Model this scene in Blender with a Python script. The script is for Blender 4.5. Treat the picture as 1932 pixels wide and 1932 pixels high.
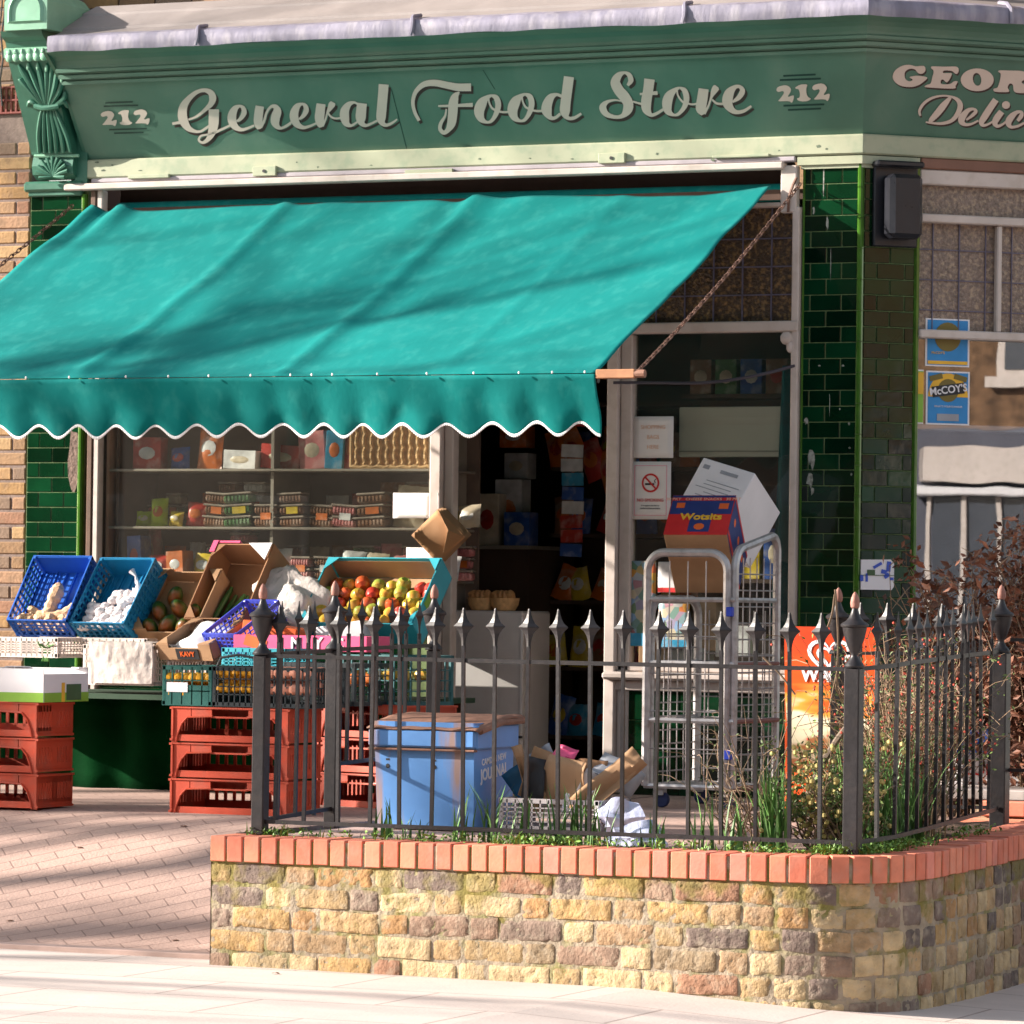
import bpy, bmesh, math, random
from math import radians, sin, cos, pi, atan2, hypot, sqrt
from mathutils import Vector, Matrix, noise
S = bpy.context.scene
for o in list(bpy.data.objects): bpy.data.objects.remove(o)
C = bpy.context.collection
# ---------------------------------------------------------------- camera
F, YAW, PITCH, ROLL = 8400/1932, radians(24.75), radians(1.15), radians(.762)
fwd = Vector((-sin(YAW)*cos(PITCH), cos(YAW)*cos(PITCH), sin(PITCH)))
rt = Vector((cos(YAW), sin(YAW), 0)); dn = fwd.cross(rt)
ir = cos(ROLL)*rt - sin(ROLL)*dn; idn = sin(ROLL)*rt + cos(ROLL)*dn
CAM = Vector((7.911, -20.57, 1.48))
cd = bpy.data.cameras.new('camera'); cam = bpy.data.objects.new('camera', cd); C.objects.link(cam)
m = Matrix((ir, -idn, -fwd)).transposed().to_4x4(); m.translation = CAM; cam.matrix_world = m
cd.sensor_width = 36; cd.lens = 36*F; cd.clip_start = .5; cd.clip_end = 900
cd.dof.use_dof = True; cd.dof.focus_distance = 18.6; cd.dof.aperture_fstop = 11
S.camera = cam
# ---------------------------------------------------------------- light
SUN_AZ, SUN_EL = radians(21), radians(20.5)          # travel direction from +X towards +Y, and height
W = bpy.data.worlds.new('World'); S.world = W; W.use_nodes = True
nt = W.node_tree; sky = nt.nodes.new('ShaderNodeTexSky'); sky.sky_type = 'NISHITA'; sky.sun_disc = False
sky.sun_elevation = SUN_EL; sky.sun_rotation = math.atan2(-cos(SUN_AZ), -sin(SUN_AZ)); sky.air_density = 1.3; sky.dust_density = 1.2
hs0 = nt.nodes.new('ShaderNodeHueSaturation'); hs0.inputs['Saturation'].default_value = .55; nt.links.new(sky.outputs[0], hs0.inputs['Color']); nt.links.new(hs0.outputs[0], nt.nodes['Background'].inputs[0]); nt.nodes['Background'].inputs[1].default_value = .084
sl = bpy.data.lights.new('sun', 'SUN'); sl.energy = 5.0; sl.angle = radians(.55); sl.color = (1, .90, .80)
so = bpy.data.objects.new('sun', sl); C.objects.link(so)
sd = Vector((cos(SUN_AZ)*cos(SUN_EL), sin(SUN_AZ)*cos(SUN_EL), -sin(SUN_EL)))
so.rotation_euler = sd.to_track_quat('-Z', 'Y').to_euler()
S.view_settings.view_transform = 'Standard'; S.view_settings.look = 'None'; S.view_settings.exposure = 1.62; S.view_settings.gamma = 1
# ---------------------------------------------------------------- measuring helpers (photo point -> point on a real plane of the place)
def ray(x, y): return (ir*((x-966)/8400) + idn*((y-966)/8400) + fwd)
def onplane(x, y, n, p):
    v = ray(x, y); n = Vector(n); return CAM + v*(n.dot(Vector(p)-CAM)/n.dot(v))
def atY(x, y, Y): return onplane(x, y, (0, 1, 0), (0, Y, 0))
def atZ(x, y, z): return onplane(x, y, (0, 0, 1), (0, 0, z))
# ---------------------------------------------------------------- materials
def lin(h):
    if not isinstance(h, str): return tuple(h)+(1,) if len(h) == 3 else tuple(h)
    h = h.lstrip('#'); r = []
    for i in (0, 2, 4):
        c = int(h[i:i+2], 16)/255; r.append(c/12.92 if c <= .04045 else ((c+.055)/1.055)**2.4)
    return (*r, 1)
MC = {}
def mat(name, col, rough=.6, var=.12, scale=9, bump=0, bs=60, metal=0, coat=0, dirt=None, dscale=5, damt=.5, rnd=None, rv=0, sheen=0, stretch=None, trans=0, ior=1.45, rcol=None, spec=.5):
    """procedural surface: base colour, cloudy variation, optional dirt patches, per-piece random tint (face attribute rnd), bump"""
    if name in MC: return MC[name]
    M = bpy.data.materials.new(name); MC[name] = M; M.use_nodes = True; t = M.node_tree; N = t.nodes; L = t.links
    b = N['Principled BSDF']; b.inputs['Roughness'].default_value = rough; b.inputs['Metallic'].default_value = metal; b.inputs['IOR'].default_value = ior
    b.inputs['Coat Weight'].default_value = coat; b.inputs['Coat Roughness'].default_value = .05; b.inputs['Transmission Weight'].default_value = trans
    b.inputs['Sheen Weight'].default_value = sheen; b.inputs['Specular IOR Level'].default_value = spec
    tc = N.new('ShaderNodeTexCoord'); vec = tc.outputs['Object']
    if stretch:
        mp = N.new('ShaderNodeMapping'); mp.inputs['Scale'].default_value = stretch; L.new(vec, mp.inputs[0]); vec = mp.outputs[0]
    def noi(sc, det=4):
        n = N.new('ShaderNodeTexNoise'); n.inputs['Scale'].default_value = sc; n.inputs['Detail'].default_value = det; L.new(vec, n.inputs['Vector']); return n.outputs['Fac']
    def mix(f, a, c, mode='MIX'):
        x = N.new('ShaderNodeMix'); x.data_type = 'RGBA'; x.blend_type = mode
        if isinstance(f, (int, float)): x.inputs['Factor'].default_value = f
        else: L.new(f, x.inputs['Factor'])
        for s, v in ((6, a), (7, c)):
            if isinstance(v, tuple): x.inputs[s].default_value = v
            else: L.new(v, x.inputs[s])
        return x.outputs[2]
    def ramp(f, lo, hi):
        r = N.new('ShaderNodeMapRange'); r.inputs[1].default_value = lo; r.inputs[2].default_value = hi; L.new(f, r.inputs[0]); return r.outputs[0]
    c = lin(col)
    if rcol:
        at = N.new('ShaderNodeAttribute'); at.attribute_name = 'rnd'; cr = N.new('ShaderNodeValToRGB'); cr.color_ramp.interpolation = 'CONSTANT' if len(rcol) > 3 else 'LINEAR'
        e = cr.color_ramp.elements
        e.remove(e[1]); e[0].position = 0; e[0].color = lin(rcol[0])
        for i, h in list(enumerate(rcol))[1:]: q = e.new(i/len(rcol)); q.color = lin(h)
        L.new(at.outputs['Fac'], cr.inputs[0]); c = cr.outputs[0]
    hs = N.new('ShaderNodeHueSaturation')
    if isinstance(c, tuple): hs.inputs['Color'].default_value = c
    else: L.new(c, hs.inputs['Color'])
    nz = noi(scale); r = N.new('ShaderNodeMapRange'); r.inputs[1].default_value = .3; r.inputs[2].default_value = .7; r.inputs[3].default_value = 1-var; r.inputs[4].default_value = 1+var
    L.new(nz, r.inputs[0]); val = r.outputs[0]
    if rv:
        at = N.new('ShaderNodeAttribute'); at.attribute_name = 'rnd'; r2 = N.new('ShaderNodeMapRange'); r2.inputs[3].default_value = 1-rv; r2.inputs[4].default_value = 1+rv
        L.new(at.outputs['Fac'], r2.inputs[0]); mm = N.new('ShaderNodeMath'); mm.operation = 'MULTIPLY'; L.new(val, mm.inputs[0]); L.new(r2.outputs[0], mm.inputs[1]); val = mm.outputs[0]
    L.new(val, hs.inputs['Value']); c = hs.outputs[0]
    if dirt:
        c = mix(mulv(t, ramp(noi(dscale, 8), .5, .68), damt), c, lin(dirt))
    L.new(c, b.inputs['Base Color'])
    rn = N.new('ShaderNodeMapRange'); rn.inputs[3].default_value = max(0, rough-.08); rn.inputs[4].default_value = min(1, rough+.1); L.new(noi(scale*3), rn.inputs[0]); L.new(rn.outputs[0], b.inputs['Roughness'])
    if bump:
        bp = N.new('ShaderNodeBump'); bp.inputs['Strength'].default_value = bump; bp.inputs['Distance'].default_value = .01; L.new(noi(bs, 6), bp.inputs['Height']); L.new(bp.outputs[0], b.inputs['Normal'])
    return M
def mulv(t, f, k):
    x = t.nodes.new('ShaderNodeMath'); x.operation = 'MULTIPLY'; t.links.new(f, x.inputs[0]); x.inputs[1].default_value = k; return x.outputs[0]
# ---------------------------------------------------------------- mesh collector
class MB:
    def __init__(s): s.v = []; s.f = []; s.mi = []; s.r = []
    def add(s, vs, fs, mi=0, r=0):
        o = len(s.v); s.v += [Vector(v) for v in vs]
        for f in fs: s.f.append([i+o for i in f]); s.mi.append(mi); s.r.append(r)
        return s
    def box(s, c, d, M=None, mi=0, r=0, b=0):
        """box at centre c with dims d, chamfer b, extra matrix M applied about c"""
        h = [x/2 for x in d]; c = Vector(c)
        if b <= 0:
            vs = [Vector((x*h[0], y*h[1], z*h[2])) for x in (-1, 1) for y in (-1, 1) for z in (-1, 1)]
            fs = [(0, 1, 3, 2), (4, 6, 7, 5), (0, 4, 5, 1), (2, 3, 7, 6), (0, 2, 6, 4), (1, 5, 7, 3)]
        else:
            vs = []; ix = {}
            for x in (-1, 1):
                for y in (-1, 1):
                    for z in (-1, 1):
                        for a in range(3):
                            p = [x*(h[0]-b), y*(h[1]-b), z*(h[2]-b)]; p[a] = (x, y, z)[a]*h[a]
                            ix[(x, y, z, a)] = len(vs); vs.append(Vector(p))
            fs = []
            for a in range(3):
                o1, o2 = [k for k in range(3) if k != a]
                for sg in (-1, 1):
                    q = []
                    for u, w in ((-1, -1), (1, -1), (1, 1), (-1, 1)):
                        k = [0, 0, 0]; k[a] = sg; k[o1] = u; k[o2] = w; q.append(ix[(*k, a)])
                    fs.append(q)
            for a in range(3):                     # edges running along axis a
                o1, o2 = [k for k in range(3) if k != a]
                for u in (-1, 1):
                    for w in (-1, 1):
                        k0 = [0, 0, 0]; k0[a] = -1; k0[o1] = u; k0[o2] = w; k1 = list(k0); k1[a] = 1
                        fs.append([ix[(*k0, o1)], ix[(*k1, o1)], ix[(*k1, o2)], ix[(*k0, o2)]])
            for x in (-1, 1):
                for y in (-1, 1):
                    for z in (-1, 1): fs.append([ix[(x, y, z, a)] for a in range(3)])
        out = []
        for f in fs:
            p = [vs[i] for i in f]; n = (p[1]-p[0]).cross(p[2]-p[0]); cc = sum(p, Vector())/len(p)
            out.append(list(f) if n.dot(cc) > 0 else list(reversed(f)))
        if M is not None: vs = [M @ v for v in vs]
        return s.add([v+c for v in vs], out, mi, r)
    def quad(s, a, b, c, d, mi=0, r=0): return s.add([a, b, c, d], [(0, 1, 2, 3)], mi, r)
    def tube(s, pts, rad, n=6, mi=0, r=0, cap=True, sq=False):
        pts = [Vector(p) for p in pts]; rr = rad if isinstance(rad, (list, tuple)) else [rad]*len(pts)
        t0 = (pts[1]-pts[0]).normalized(); up = Vector((0, 0, 1)) if abs(t0.z) < .9 else Vector((0, 1, 0)); u = t0.cross(up).normalized(); vs = []
        for i, p in enumerate(pts):
            t = ((pts[min(i+1, len(pts)-1)]-pts[max(i-1, 0)])).normalized(); u = (u-t*u.dot(t)).normalized(); w = t.cross(u)
            for k in range(n):
                a = 2*pi*(k+(.5 if sq else 0))/n; vs.append(p+(u*cos(a)+w*sin(a))*rr[i])
        fs = []
        for i in range(len(pts)-1):
            for k in range(n): fs.append((i*n+k, i*n+(k+1) % n, (i+1)*n+(k+1) % n, (i+1)*n+k))
        if cap: fs.append(list(reversed(range(n)))); fs.append([(len(pts)-1)*n+k for k in range(n)])
        return s.add(vs, fs, mi, r)
    def lathe(s, prof, c=(0, 0, 0), n=16, mi=0, r=0, M=None, a0=0):
        c = Vector(c); vs = []
        for (q, z) in prof:
            for k in range(n):
                a = 2*pi*k/n+a0; p = Vector((q*cos(a), q*sin(a), z)); vs.append(c+(M @ p if M is not None else p))
        fs = [(i*n+k, i*n+(k+1) % n, (i+1)*n+(k+1) % n, (i+1)*n+k) for i in range(len(prof)-1) for k in range(n)]
        fs.append(list(reversed(range(n)))); fs.append([(len(prof)-1)*n+k for k in range(n)])
        return s.add(vs, fs, mi, r)
    def grid(s, fn, nu, nv, mi=0, r=0):
        vs = [fn(i/nu, j/nv) for j in range(nv+1) for i in range(nu+1)]
        return s.add(vs, [(j*(nu+1)+i, j*(nu+1)+i+1, (j+1)*(nu+1)+i+1, (j+1)*(nu+1)+i) for j in range(nv) for i in range(nu)], mi, r)
    def blob(s, c, rad, n=10, mi=0, r=0, M=None, k=0, seed=0):
        c = Vector(c); R = rad if isinstance(rad, (tuple, list)) else (rad,)*3; vs = []; m2 = n//2+1
        for j in range(m2+1):
            th = pi*j/m2
            for i in range(n):
                a = 2*pi*i/n; p = Vector((sin(th)*cos(a), sin(th)*sin(a), -cos(th)))
                if k: p *= 1+k*noise.noise(p*1.7+Vector((seed*3.1, seed, 0)))
                p = Vector((p.x*R[0], p.y*R[1], p.z*R[2])); vs.append(c+(M @ p if M is not None else p))
        return s.add(vs, [(j*n+i, j*n+(i+1) % n, (j+1)*n+(i+1) % n, (j+1)*n+i) for j in range(m2) for i in range(n)], mi, r)
    def prism(s, poly, dv, mi=0, r=0):
        n = len(poly); P = [Vector(p) for p in poly]; dv = Vector(dv)
        return s.add(P+[p+dv for p in P], [list(range(n)), list(reversed(range(n, 2*n)))]+[((i+1) % n, i, n+i, n+(i+1) % n) for i in range(n)], mi, r)
    def build(s, name, mats, parent=None, smooth=False, local=False, thick=0, loc=None, ang=35):
        """links the collected faces as ONE mesh object; world coordinates are turned into the parent's own unless local"""
        Mw = Matrix.Identity(4)
        if parent is not None: Mw = rootM(parent)
        elif loc is not None: Mw = Matrix.Translation(loc)
        vs = s.v
        if not local: inv = Mw.inverted(); vs = [inv @ v for v in vs]
        me = bpy.data.meshes.new(name); me.from_pydata(vs, [], s.f); me.update()
        for mm in (mats if isinstance(mats, (list, tuple)) else [mats]): me.materials.append(mm)
        me.polygons.foreach_set('material_index', s.mi)
        a = me.attributes.new('rnd', 'FLOAT', 'FACE'); a.data.foreach_set('value', s.r)
        if smooth:
            me.polygons.foreach_set('use_smooth', [True]*len(me.polygons)); me.set_sharp_from_angle(angle=radians(ang))
        o = bpy.data.objects.new(name, me); C.objects.link(o)
        if parent is not None: o.parent = parent
        else: o.matrix_world = Mw
        if thick:
            md = o.modifiers.new('solid', 'SOLIDIFY'); md.thickness = thick; md.offset = 0
        return o
RM = {}
def rootM(o):
    while o.parent is not None: o = o.parent
    return RM.get(o.name, Matrix.Identity(4))
def tag(o, label=None, cat=None, group=None, kind=None):
    for k, v in (('label', label), ('category', cat), ('group', group), ('kind', kind)):
        if v: o[k] = v
    return o
def thing(name, label, cat, loc=(0, 0, 0), rz=0, group=None, M=None):
    o = bpy.data.objects.new(name, None); C.objects.link(o); o.empty_display_size = .1
    mw = Matrix.Translation(loc) @ (M if M is not None else Matrix.Rotation(rz, 4, 'Z')); o.matrix_world = mw
    RM[o.name] = mw; return tag(o, label, cat, group)
def dup(o, parent=None, label=None, M=None):
    c = o.copy(); C.objects.link(c)
    if parent is not None: c.parent = parent
    elif M is not None: c.matrix_world = M; RM[c.name] = M
    if label: c['label'] = label
    for ch in list(o.children): dup(ch, c)
    return c
def vis_text(txt, size, m, parent, M, name='lettering', ext=.0008, align='CENTER', sx=1, mi=0, bold=0, shear=0):
    cu = bpy.data.curves.new('t', 'FONT'); cu.body = txt; cu.size = size; cu.extrude = ext; cu.align_x = align; cu.align_y = 'CENTER'; cu.offset = bold; cu.shear = shear; cu.resolution_u = 3
    ob = bpy.data.objects.new('t', cu); me = bpy.data.meshes.new_from_object(ob); bpy.data.objects.remove(ob)
    inv = rootM(parent).inverted() if parent is not None else Matrix.Identity(4)
    me.transform(inv @ M @ Matrix.Diagonal((sx, 1, 1, 1))); me.materials.clear(); me.materials.append(m); me.name = name
    o = bpy.data.objects.new(name, me); C.objects.link(o); o.parent = parent; return o
def frame3(o, x, y):
    """matrix with origin o, axes x and y (vectors), z = x cross y"""
    x = Vector(x).normalized(); y = Vector(y); z = x.cross(y).normalized(); y = z.cross(x)
    m = Matrix((x, y, z)).transposed().to_4x4(); m.translation = Vector(o); return m
def cr(pts, n=6):
    """Catmull-Rom through points of any dimension"""
    P = [Vector(p) for p in pts]; P = [P[0]*2-P[1]]+P+[P[-1]*2-P[-2]]; out = []
    for i in range(1, len(P)-2):
        for k in range(n):
            t = k/n; a, b, c, d = P[i-1], P[i], P[i+1], P[i+2]
            out.append(.5*((2*b)+(c-a)*t+(2*a-5*b+4*c-d)*t*t+(3*b-a-3*c+d)*t**3))
    out.append(P[-2]); return out
R0 = random.Random(7)
U = R0.uniform
# ---------------------------------------------------------------- the materials of the place
m_fascia = mat('green_paint', (.088, .185, .135), .5, .14, 3, bump=.08, bs=30, dirt=(.15, .21, .16), damt=.45, dscale=3, stretch=(1, 1, .6))
m_mint = mat('pale_mint_paint', (.35, .37, .26), .5, .08, 5, bump=.06, bs=40, dirt=(.16, .26, .17), dscale=14, damt=.35)
m_corb_shade = mat('console_shaded_paint', (.045, .155, .105), .4, .10, 7, bump=.08, bs=50)  # shade under the bracket block put into this darker green
m_corb_lit = mat('console_sunlit_paint', (.20, .40, .28), .4, .10, 9, bump=.06, bs=50)  # paler copy, with sunlight on frieze, block and tips in its colour
m_lead = mat('lead_sheet', (.21, .20, .26), .6, .2, 6, bump=.3, bs=14, metal=.1, dirt=(.36, .34, .38), dscale=8, damt=.6, stretch=(2, 2, .6))
m_roofb = mat('grey_boarding', (.25, .22, .21), .7, .10, 5, bump=.12, bs=25)
m_cream = mat('cream_gloss_paint', (.54, .47, .43), .42, .07, 5, bump=.08, bs=22, dirt=(.35, .28, .22), dscale=16, damt=.3)
m_brownw = mat('brown_varnish', (.10, .055, .035), .5, .2, 8)
m_tile = mat('green_glazed_tile', (.0019, .023, .008), .07, .35, 3.5, bump=.12, bs=7, rv=.7, spec=.45)
m_tileg = mat('tile_grout', (.13, .19, .08), .8, .3, 20)
m_bull = mat('lime_glazed_edge_tile', (.045, .13, .014), .12, .25, 10, bump=.1, bs=12, coat=.4)
m_letter = mat('cream_sign_paint', (.64, .54, .47), .6, .04, 6)
m_lshade = mat('dark_brown_sign_paint', (.050, .025, .022), .5, .05, 6)
m_line = mat('dark_green_sign_paint', (.012, .045, .035), .5, .05, 6)
m_canvas = mat('teal_canvas', (.0, .166, .158), .85, .12, 2.2, bump=.16, bs=26, spec=.2, dirt=(.03, .25, .23), dscale=16, damt=.3, stretch=(1, .5, .8))
m_trim = mat('white_tape', (.80, .78, .78), .6, .03, 9)
m_iron = mat('black_iron_paint', (.015, .013, .015), .42, .25, 25, bump=.08, bs=90, dirt=(.034, .025, .022), dscale=18, damt=.4)
m_acorn = mat('faded_red_oxide', (.27, .12, .09), .6, .15, 30, bump=.2, bs=70)
m_darkm = mat('black_plastic', (.012, .013, .018), .3, .2, 12)
m_steel = mat('galvanised_steel', (.44, .42, .42), .45, .15, 20, metal=.6, dirt=(.22, .17, .14), dscale=22, damt=.5)
m_glass = bpy.data.materials.new('window_glass'); m_glass.use_nodes = True
def glassy(M, refl, tint, boost=1.0, bumpy=0, dust=.022):
    t = M.node_tree; N = t.nodes; L = t.links; N.remove(N['Principled BSDF'])
    tr = N.new('ShaderNodeBsdfTransparent'); tr.inputs[0].default_value = (*tint, 1); g = N.new('ShaderNodeBsdfGlossy'); g.inputs[1].default_value = .0 if not bumpy else .02
    lw = N.new('ShaderNodeLayerWeight'); lw.inputs[0].default_value = .5; mx = N.new('ShaderNodeMixShader'); pw = N.new('ShaderNodeMath'); pw.operation = 'POWER'; pw.inputs[1].default_value = 5; L.new(lw.outputs['Facing'], pw.inputs[0])
    ad = N.new('ShaderNodeMath'); ad.operation = 'MULTIPLY_ADD'; ad.inputs[1].default_value = .8; ad.inputs[2].default_value = .045; L.new(pw.outputs[0], ad.inputs[0])
    k = N.new('ShaderNodeMath'); k.operation = 'MULTIPLY'; k.use_clamp = True; k.inputs[1].default_value = boost; L.new(ad.outputs[0], k.inputs[0])
    L.new(k.outputs[0], mx.inputs[0]); L.new(tr.outputs[0], mx.inputs[1]); L.new(g.outputs[0], mx.inputs[2]); 
    df = N.new('ShaderNodeBsdfDiffuse'); df.inputs[0].default_value = (.62, .56, .50, 1); dn = N.new('ShaderNodeTexNoise'); dn.inputs['Scale'].default_value = 3.5; dn.inputs['Detail'].default_value = 9; dt = N.new('ShaderNodeTexCoord'); L.new(dt.outputs['Object'], dn.inputs[0])
    dr = N.new('ShaderNodeMapRange'); dr.inputs[1].default_value = .35; dr.inputs[2].default_value = .75; dr.inputs[3].default_value = .015; dr.inputs[4].default_value = dust; L.new(dn.outputs[0], dr.inputs[0])
    m2 = N.new('ShaderNodeMixShader'); L.new(dr.outputs[0], m2.inputs[0]); L.new(mx.outputs[0], m2.inputs[1]); L.new(df.outputs[0], m2.inputs[2]); L.new(m2.outputs[0], N['Material Output'].inputs[0])
    n = N.new('ShaderNodeTexNoise'); n.inputs['Scale'].default_value = 1.5 if not bumpy else bumpy; tc = N.new('ShaderNodeTexCoord'); L.new(tc.outputs['Object'], n.inputs[0])
    b = N.new('ShaderNodeBump'); b.inputs['Strength'].default_value = .02 if not bumpy else .4; b.inputs['Distance'].default_value = .02; L.new(n.outputs[0], b.inputs['Height']); L.new(b.outputs[0], g.inputs['Normal'])
glassy(m_glass, 1.45, (.90, .92, .90), 1.1)
m_glass2 = bpy.data.materials.new('side_window_glass'); m_glass2.use_nodes = True; glassy(m_glass2, 1.5, (.6, .63, .66), 4.2)
m_obsc = mat('obscured_brown_glass', (.050, .028, .014), .25, .45, 70, bump=1.0, bs=75, dirt=(.30, .17, .06), dscale=45, damt=.75)
m_obsc2 = mat('obscured_buff_glass', (.20, .145, .115), .25, .35, 60, bump=1.0, bs=75, dirt=(.48, .36, .24), dscale=45, damt=.6)
m_came = mat('lead_came', (.11, .10, .15), .5)
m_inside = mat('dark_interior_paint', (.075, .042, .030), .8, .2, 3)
m_shelf = mat('shelf_edge', (.28, .24, .20), .5)
m_kraft = mat('kraft_cardboard', (.40, .235, .125), .8, .10, 9, bump=.06, bs=60, dirt=(.30, .17, .08), damt=.4)
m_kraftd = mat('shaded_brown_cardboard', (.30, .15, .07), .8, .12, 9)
m_white = mat('white_card', (.74, .72, .74), .6, .04, 7)
m_paper = mat('white_paper', (.74, .72, .70), .7, .03, 7)
m_blk = mat('printed_black', (.02, .02, .022), .6); m_red = mat('printed_red', (.55, .02, .02), .5); m_navy = mat('printed_navy', (.02, .035, .16), .5)
m_yel = mat('printed_yellow', (.75, .42, .03), .5); m_bluep = mat('printed_blue', (.02, .22, .52), .5); m_grnp = mat('printed_green', (.22, .42, .04), .5); m_org = mat('printed_orange', (.70, .12, .02), .5)
m_grey = mat('printed_grey', (.30, .31, .34), .6); m_pink = mat('printed_pink', (.75, .09, .22), .5); m_dgrn = mat('printed_dark_green', (.05, .11, .045), .5)
m_film = mat('clear_plastic_film', (.62, .55, .50), .25, .12, 12, bump=.5, bs=40)
m_baize = mat('green_baize', (.0005, .022, .005), .95, .3, 5, bump=.3, bs=160, spec=.05)
m_trayred = mat('red_plastic_tray', (.46, .052, .018), .5, .16, 5, bump=.06, bs=40, dirt=(.30, .08, .05), dscale=9, damt=.6)
m_trayblue = mat('blue_plastic', (.022, .12, .50), .35, .12, 8); m_traycyan = mat('cyan_blue_plastic', (.010, .20, .40), .35, .12, 8)
m_traygrn = mat('dark_green_plastic', (.012, .10, .085), .4, .12, 8); m_trayblk = mat('charcoal_plastic', (.025, .035, .04), .4, .15, 8)
m_traywht = mat('white_plastic_crate', (.72, .62, .56), .5, .08, 8, dirt=(.5, .38, .28), damt=.3); m_turq = mat('turquoise_card', (.03, .34, .42), .5, .08, 6)
m_trayvio = mat('periwinkle_plastic', (.07, .10, .60), .35, .10, 8)
m_garlic = mat('garlic_skin', (.74, .68, .68), .5, .06, 40); m_ginger = mat('ginger_skin', (.60, .38, .22), .7, .15, 30, bump=.3, bs=60)
m_mango = mat('mango_skin', (.035, .085, .015), .3, .25, 14, dirt=(.50, .07, .02), dscale=5, damt=.8); m_apple = mat('apple_skin', (.5, .3, .04), .3, .15, 12, rcol=['#c4a840', '#a83428', '#b8562c', '#94a044'], dirt=(.55, .05, .03), dscale=16, damt=.5)
m_orange = mat('lemon_skin', (.75, .36, .02), .4, .1, 30, bump=.15, bs=90); m_cuc = mat('cucumber_skin', (.035, .10, .02), .4, .4, 18, stretch=(1, 1, .3)); m_leek = mat('leek_leaf', (.10, .26, .06), .5, .3, 14)
m_wicker = mat('wicker', (.58, .35, .16), .65, .25, 30, bump=.5, bs=70)
m_leaf = mat('fresh_leaf', (.13, .25, .04), .5, .3, 14, rv=.45); m_leafy = mat('yellow_petal', (.62, .45, .04), .5, .2, 14, rv=.3); m_grass = mat('grass_blade', (.10, .22, .05), .5, .25, 14, rv=.5)
m_twig = mat('dry_twig', (.24, .16, .10), .8, .3, 20, rv=.4); m_brownleaf = mat('brown_hedge_leaf', (.17, .065, .035), .6, .25, 14, rv=.6); m_berry = mat('red_berry', (.45, .045, .02), .4); m_bark = mat('bark', (.16, .12, .09), .9, .3, 12, bump=.6, bs=30)
m_binblue = mat('faded_blue_paint', (.11, .28, .62), .42, .12, 4, bump=.05, bs=30); m_rust = mat('rusty_sheet', (.21, .105, .07), .7, .2, 12, bump=.3, bs=60)
def binpaint():
    """blue paint with rust runs streaming down from the seam"""
    M = m_binblue; t = M.node_tree; N = t.nodes; L = t.links; b = N['Principled BSDF']; src = b.inputs['Base Color'].links[0].from_socket
    tc = N.new('ShaderNodeTexCoord'); mp = N.new('ShaderNodeMapping'); mp.inputs['Scale'].default_value = (1, 1, .09); L.new(tc.outputs['Object'], mp.inputs[0])
    n = N.new('ShaderNodeTexNoise'); n.inputs['Scale'].default_value = 11; n.inputs['Detail'].default_value = 5; L.new(mp.outputs[0], n.inputs[0])
    r = N.new('ShaderNodeMapRange'); r.inputs[1].default_value = .56; r.inputs[2].default_value = .68; r.inputs[4].default_value = .85; L.new(n.outputs[0], r.inputs[0])
    x = N.new('ShaderNodeMix'); x.data_type = 'RGBA'; L.new(r.outputs[0], x.inputs[0]); L.new(src, x.inputs[6]); x.inputs[7].default_value = (.34, .20, .12, 1); L.new(x.outputs[2], b.inputs['Base Color'])
binpaint()
STOCK = ['#9a7e60', '#6f6058', '#a68a64', '#876f5e', '#b09a76', '#9c7850', '#9c8460', '#645852', '#9a8060', '#8e6a54', '#b29c78', '#84725a', '#a4865a', '#7a685c']
m_stock = mat('weathered_stock_brick', (.4, .3, .2), .9, .28, 14, bump=.6, bs=75, rcol=STOCK, dirt=(.42, .36, .27), dscale=24, damt=.35)
m_straw = mat('dry_straw', (.42, .31, .17), .8, .3, 20, rv=.4)
m_stock2 = mat('yellow_stock_brick', (.4, .3, .2), .9, .12, 18, bump=.4, bs=60, rcol=['#96785a', '#a0805a', '#886c50', '#9a7a60', '#a58862', '#7c6858', '#987850', '#8e6a54'], dirt=(.2, .13, .08), dscale=20, damt=.5)
m_mort2 = mat('grey_pink_mortar', (.20, .15, .13), .95, .15, 30, bump=.3, bs=80)
m_mort = mat('weathered_lime_mortar', (.30, .245, .18), .95, .22, 14, bump=.9, bs=45, dirt=(.20, .19, .05), dscale=9, damt=.8)
m_cop = mat('red_coping_brick', (.4, .15, .1), .75, .14, 16, bump=.14, bs=70, rcol=['#c8765c', '#d07e62', '#c06a52', '#cc7a68', '#c67058'], dirt=(.45, .22, .16), dscale=14, damt=.4)
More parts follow.
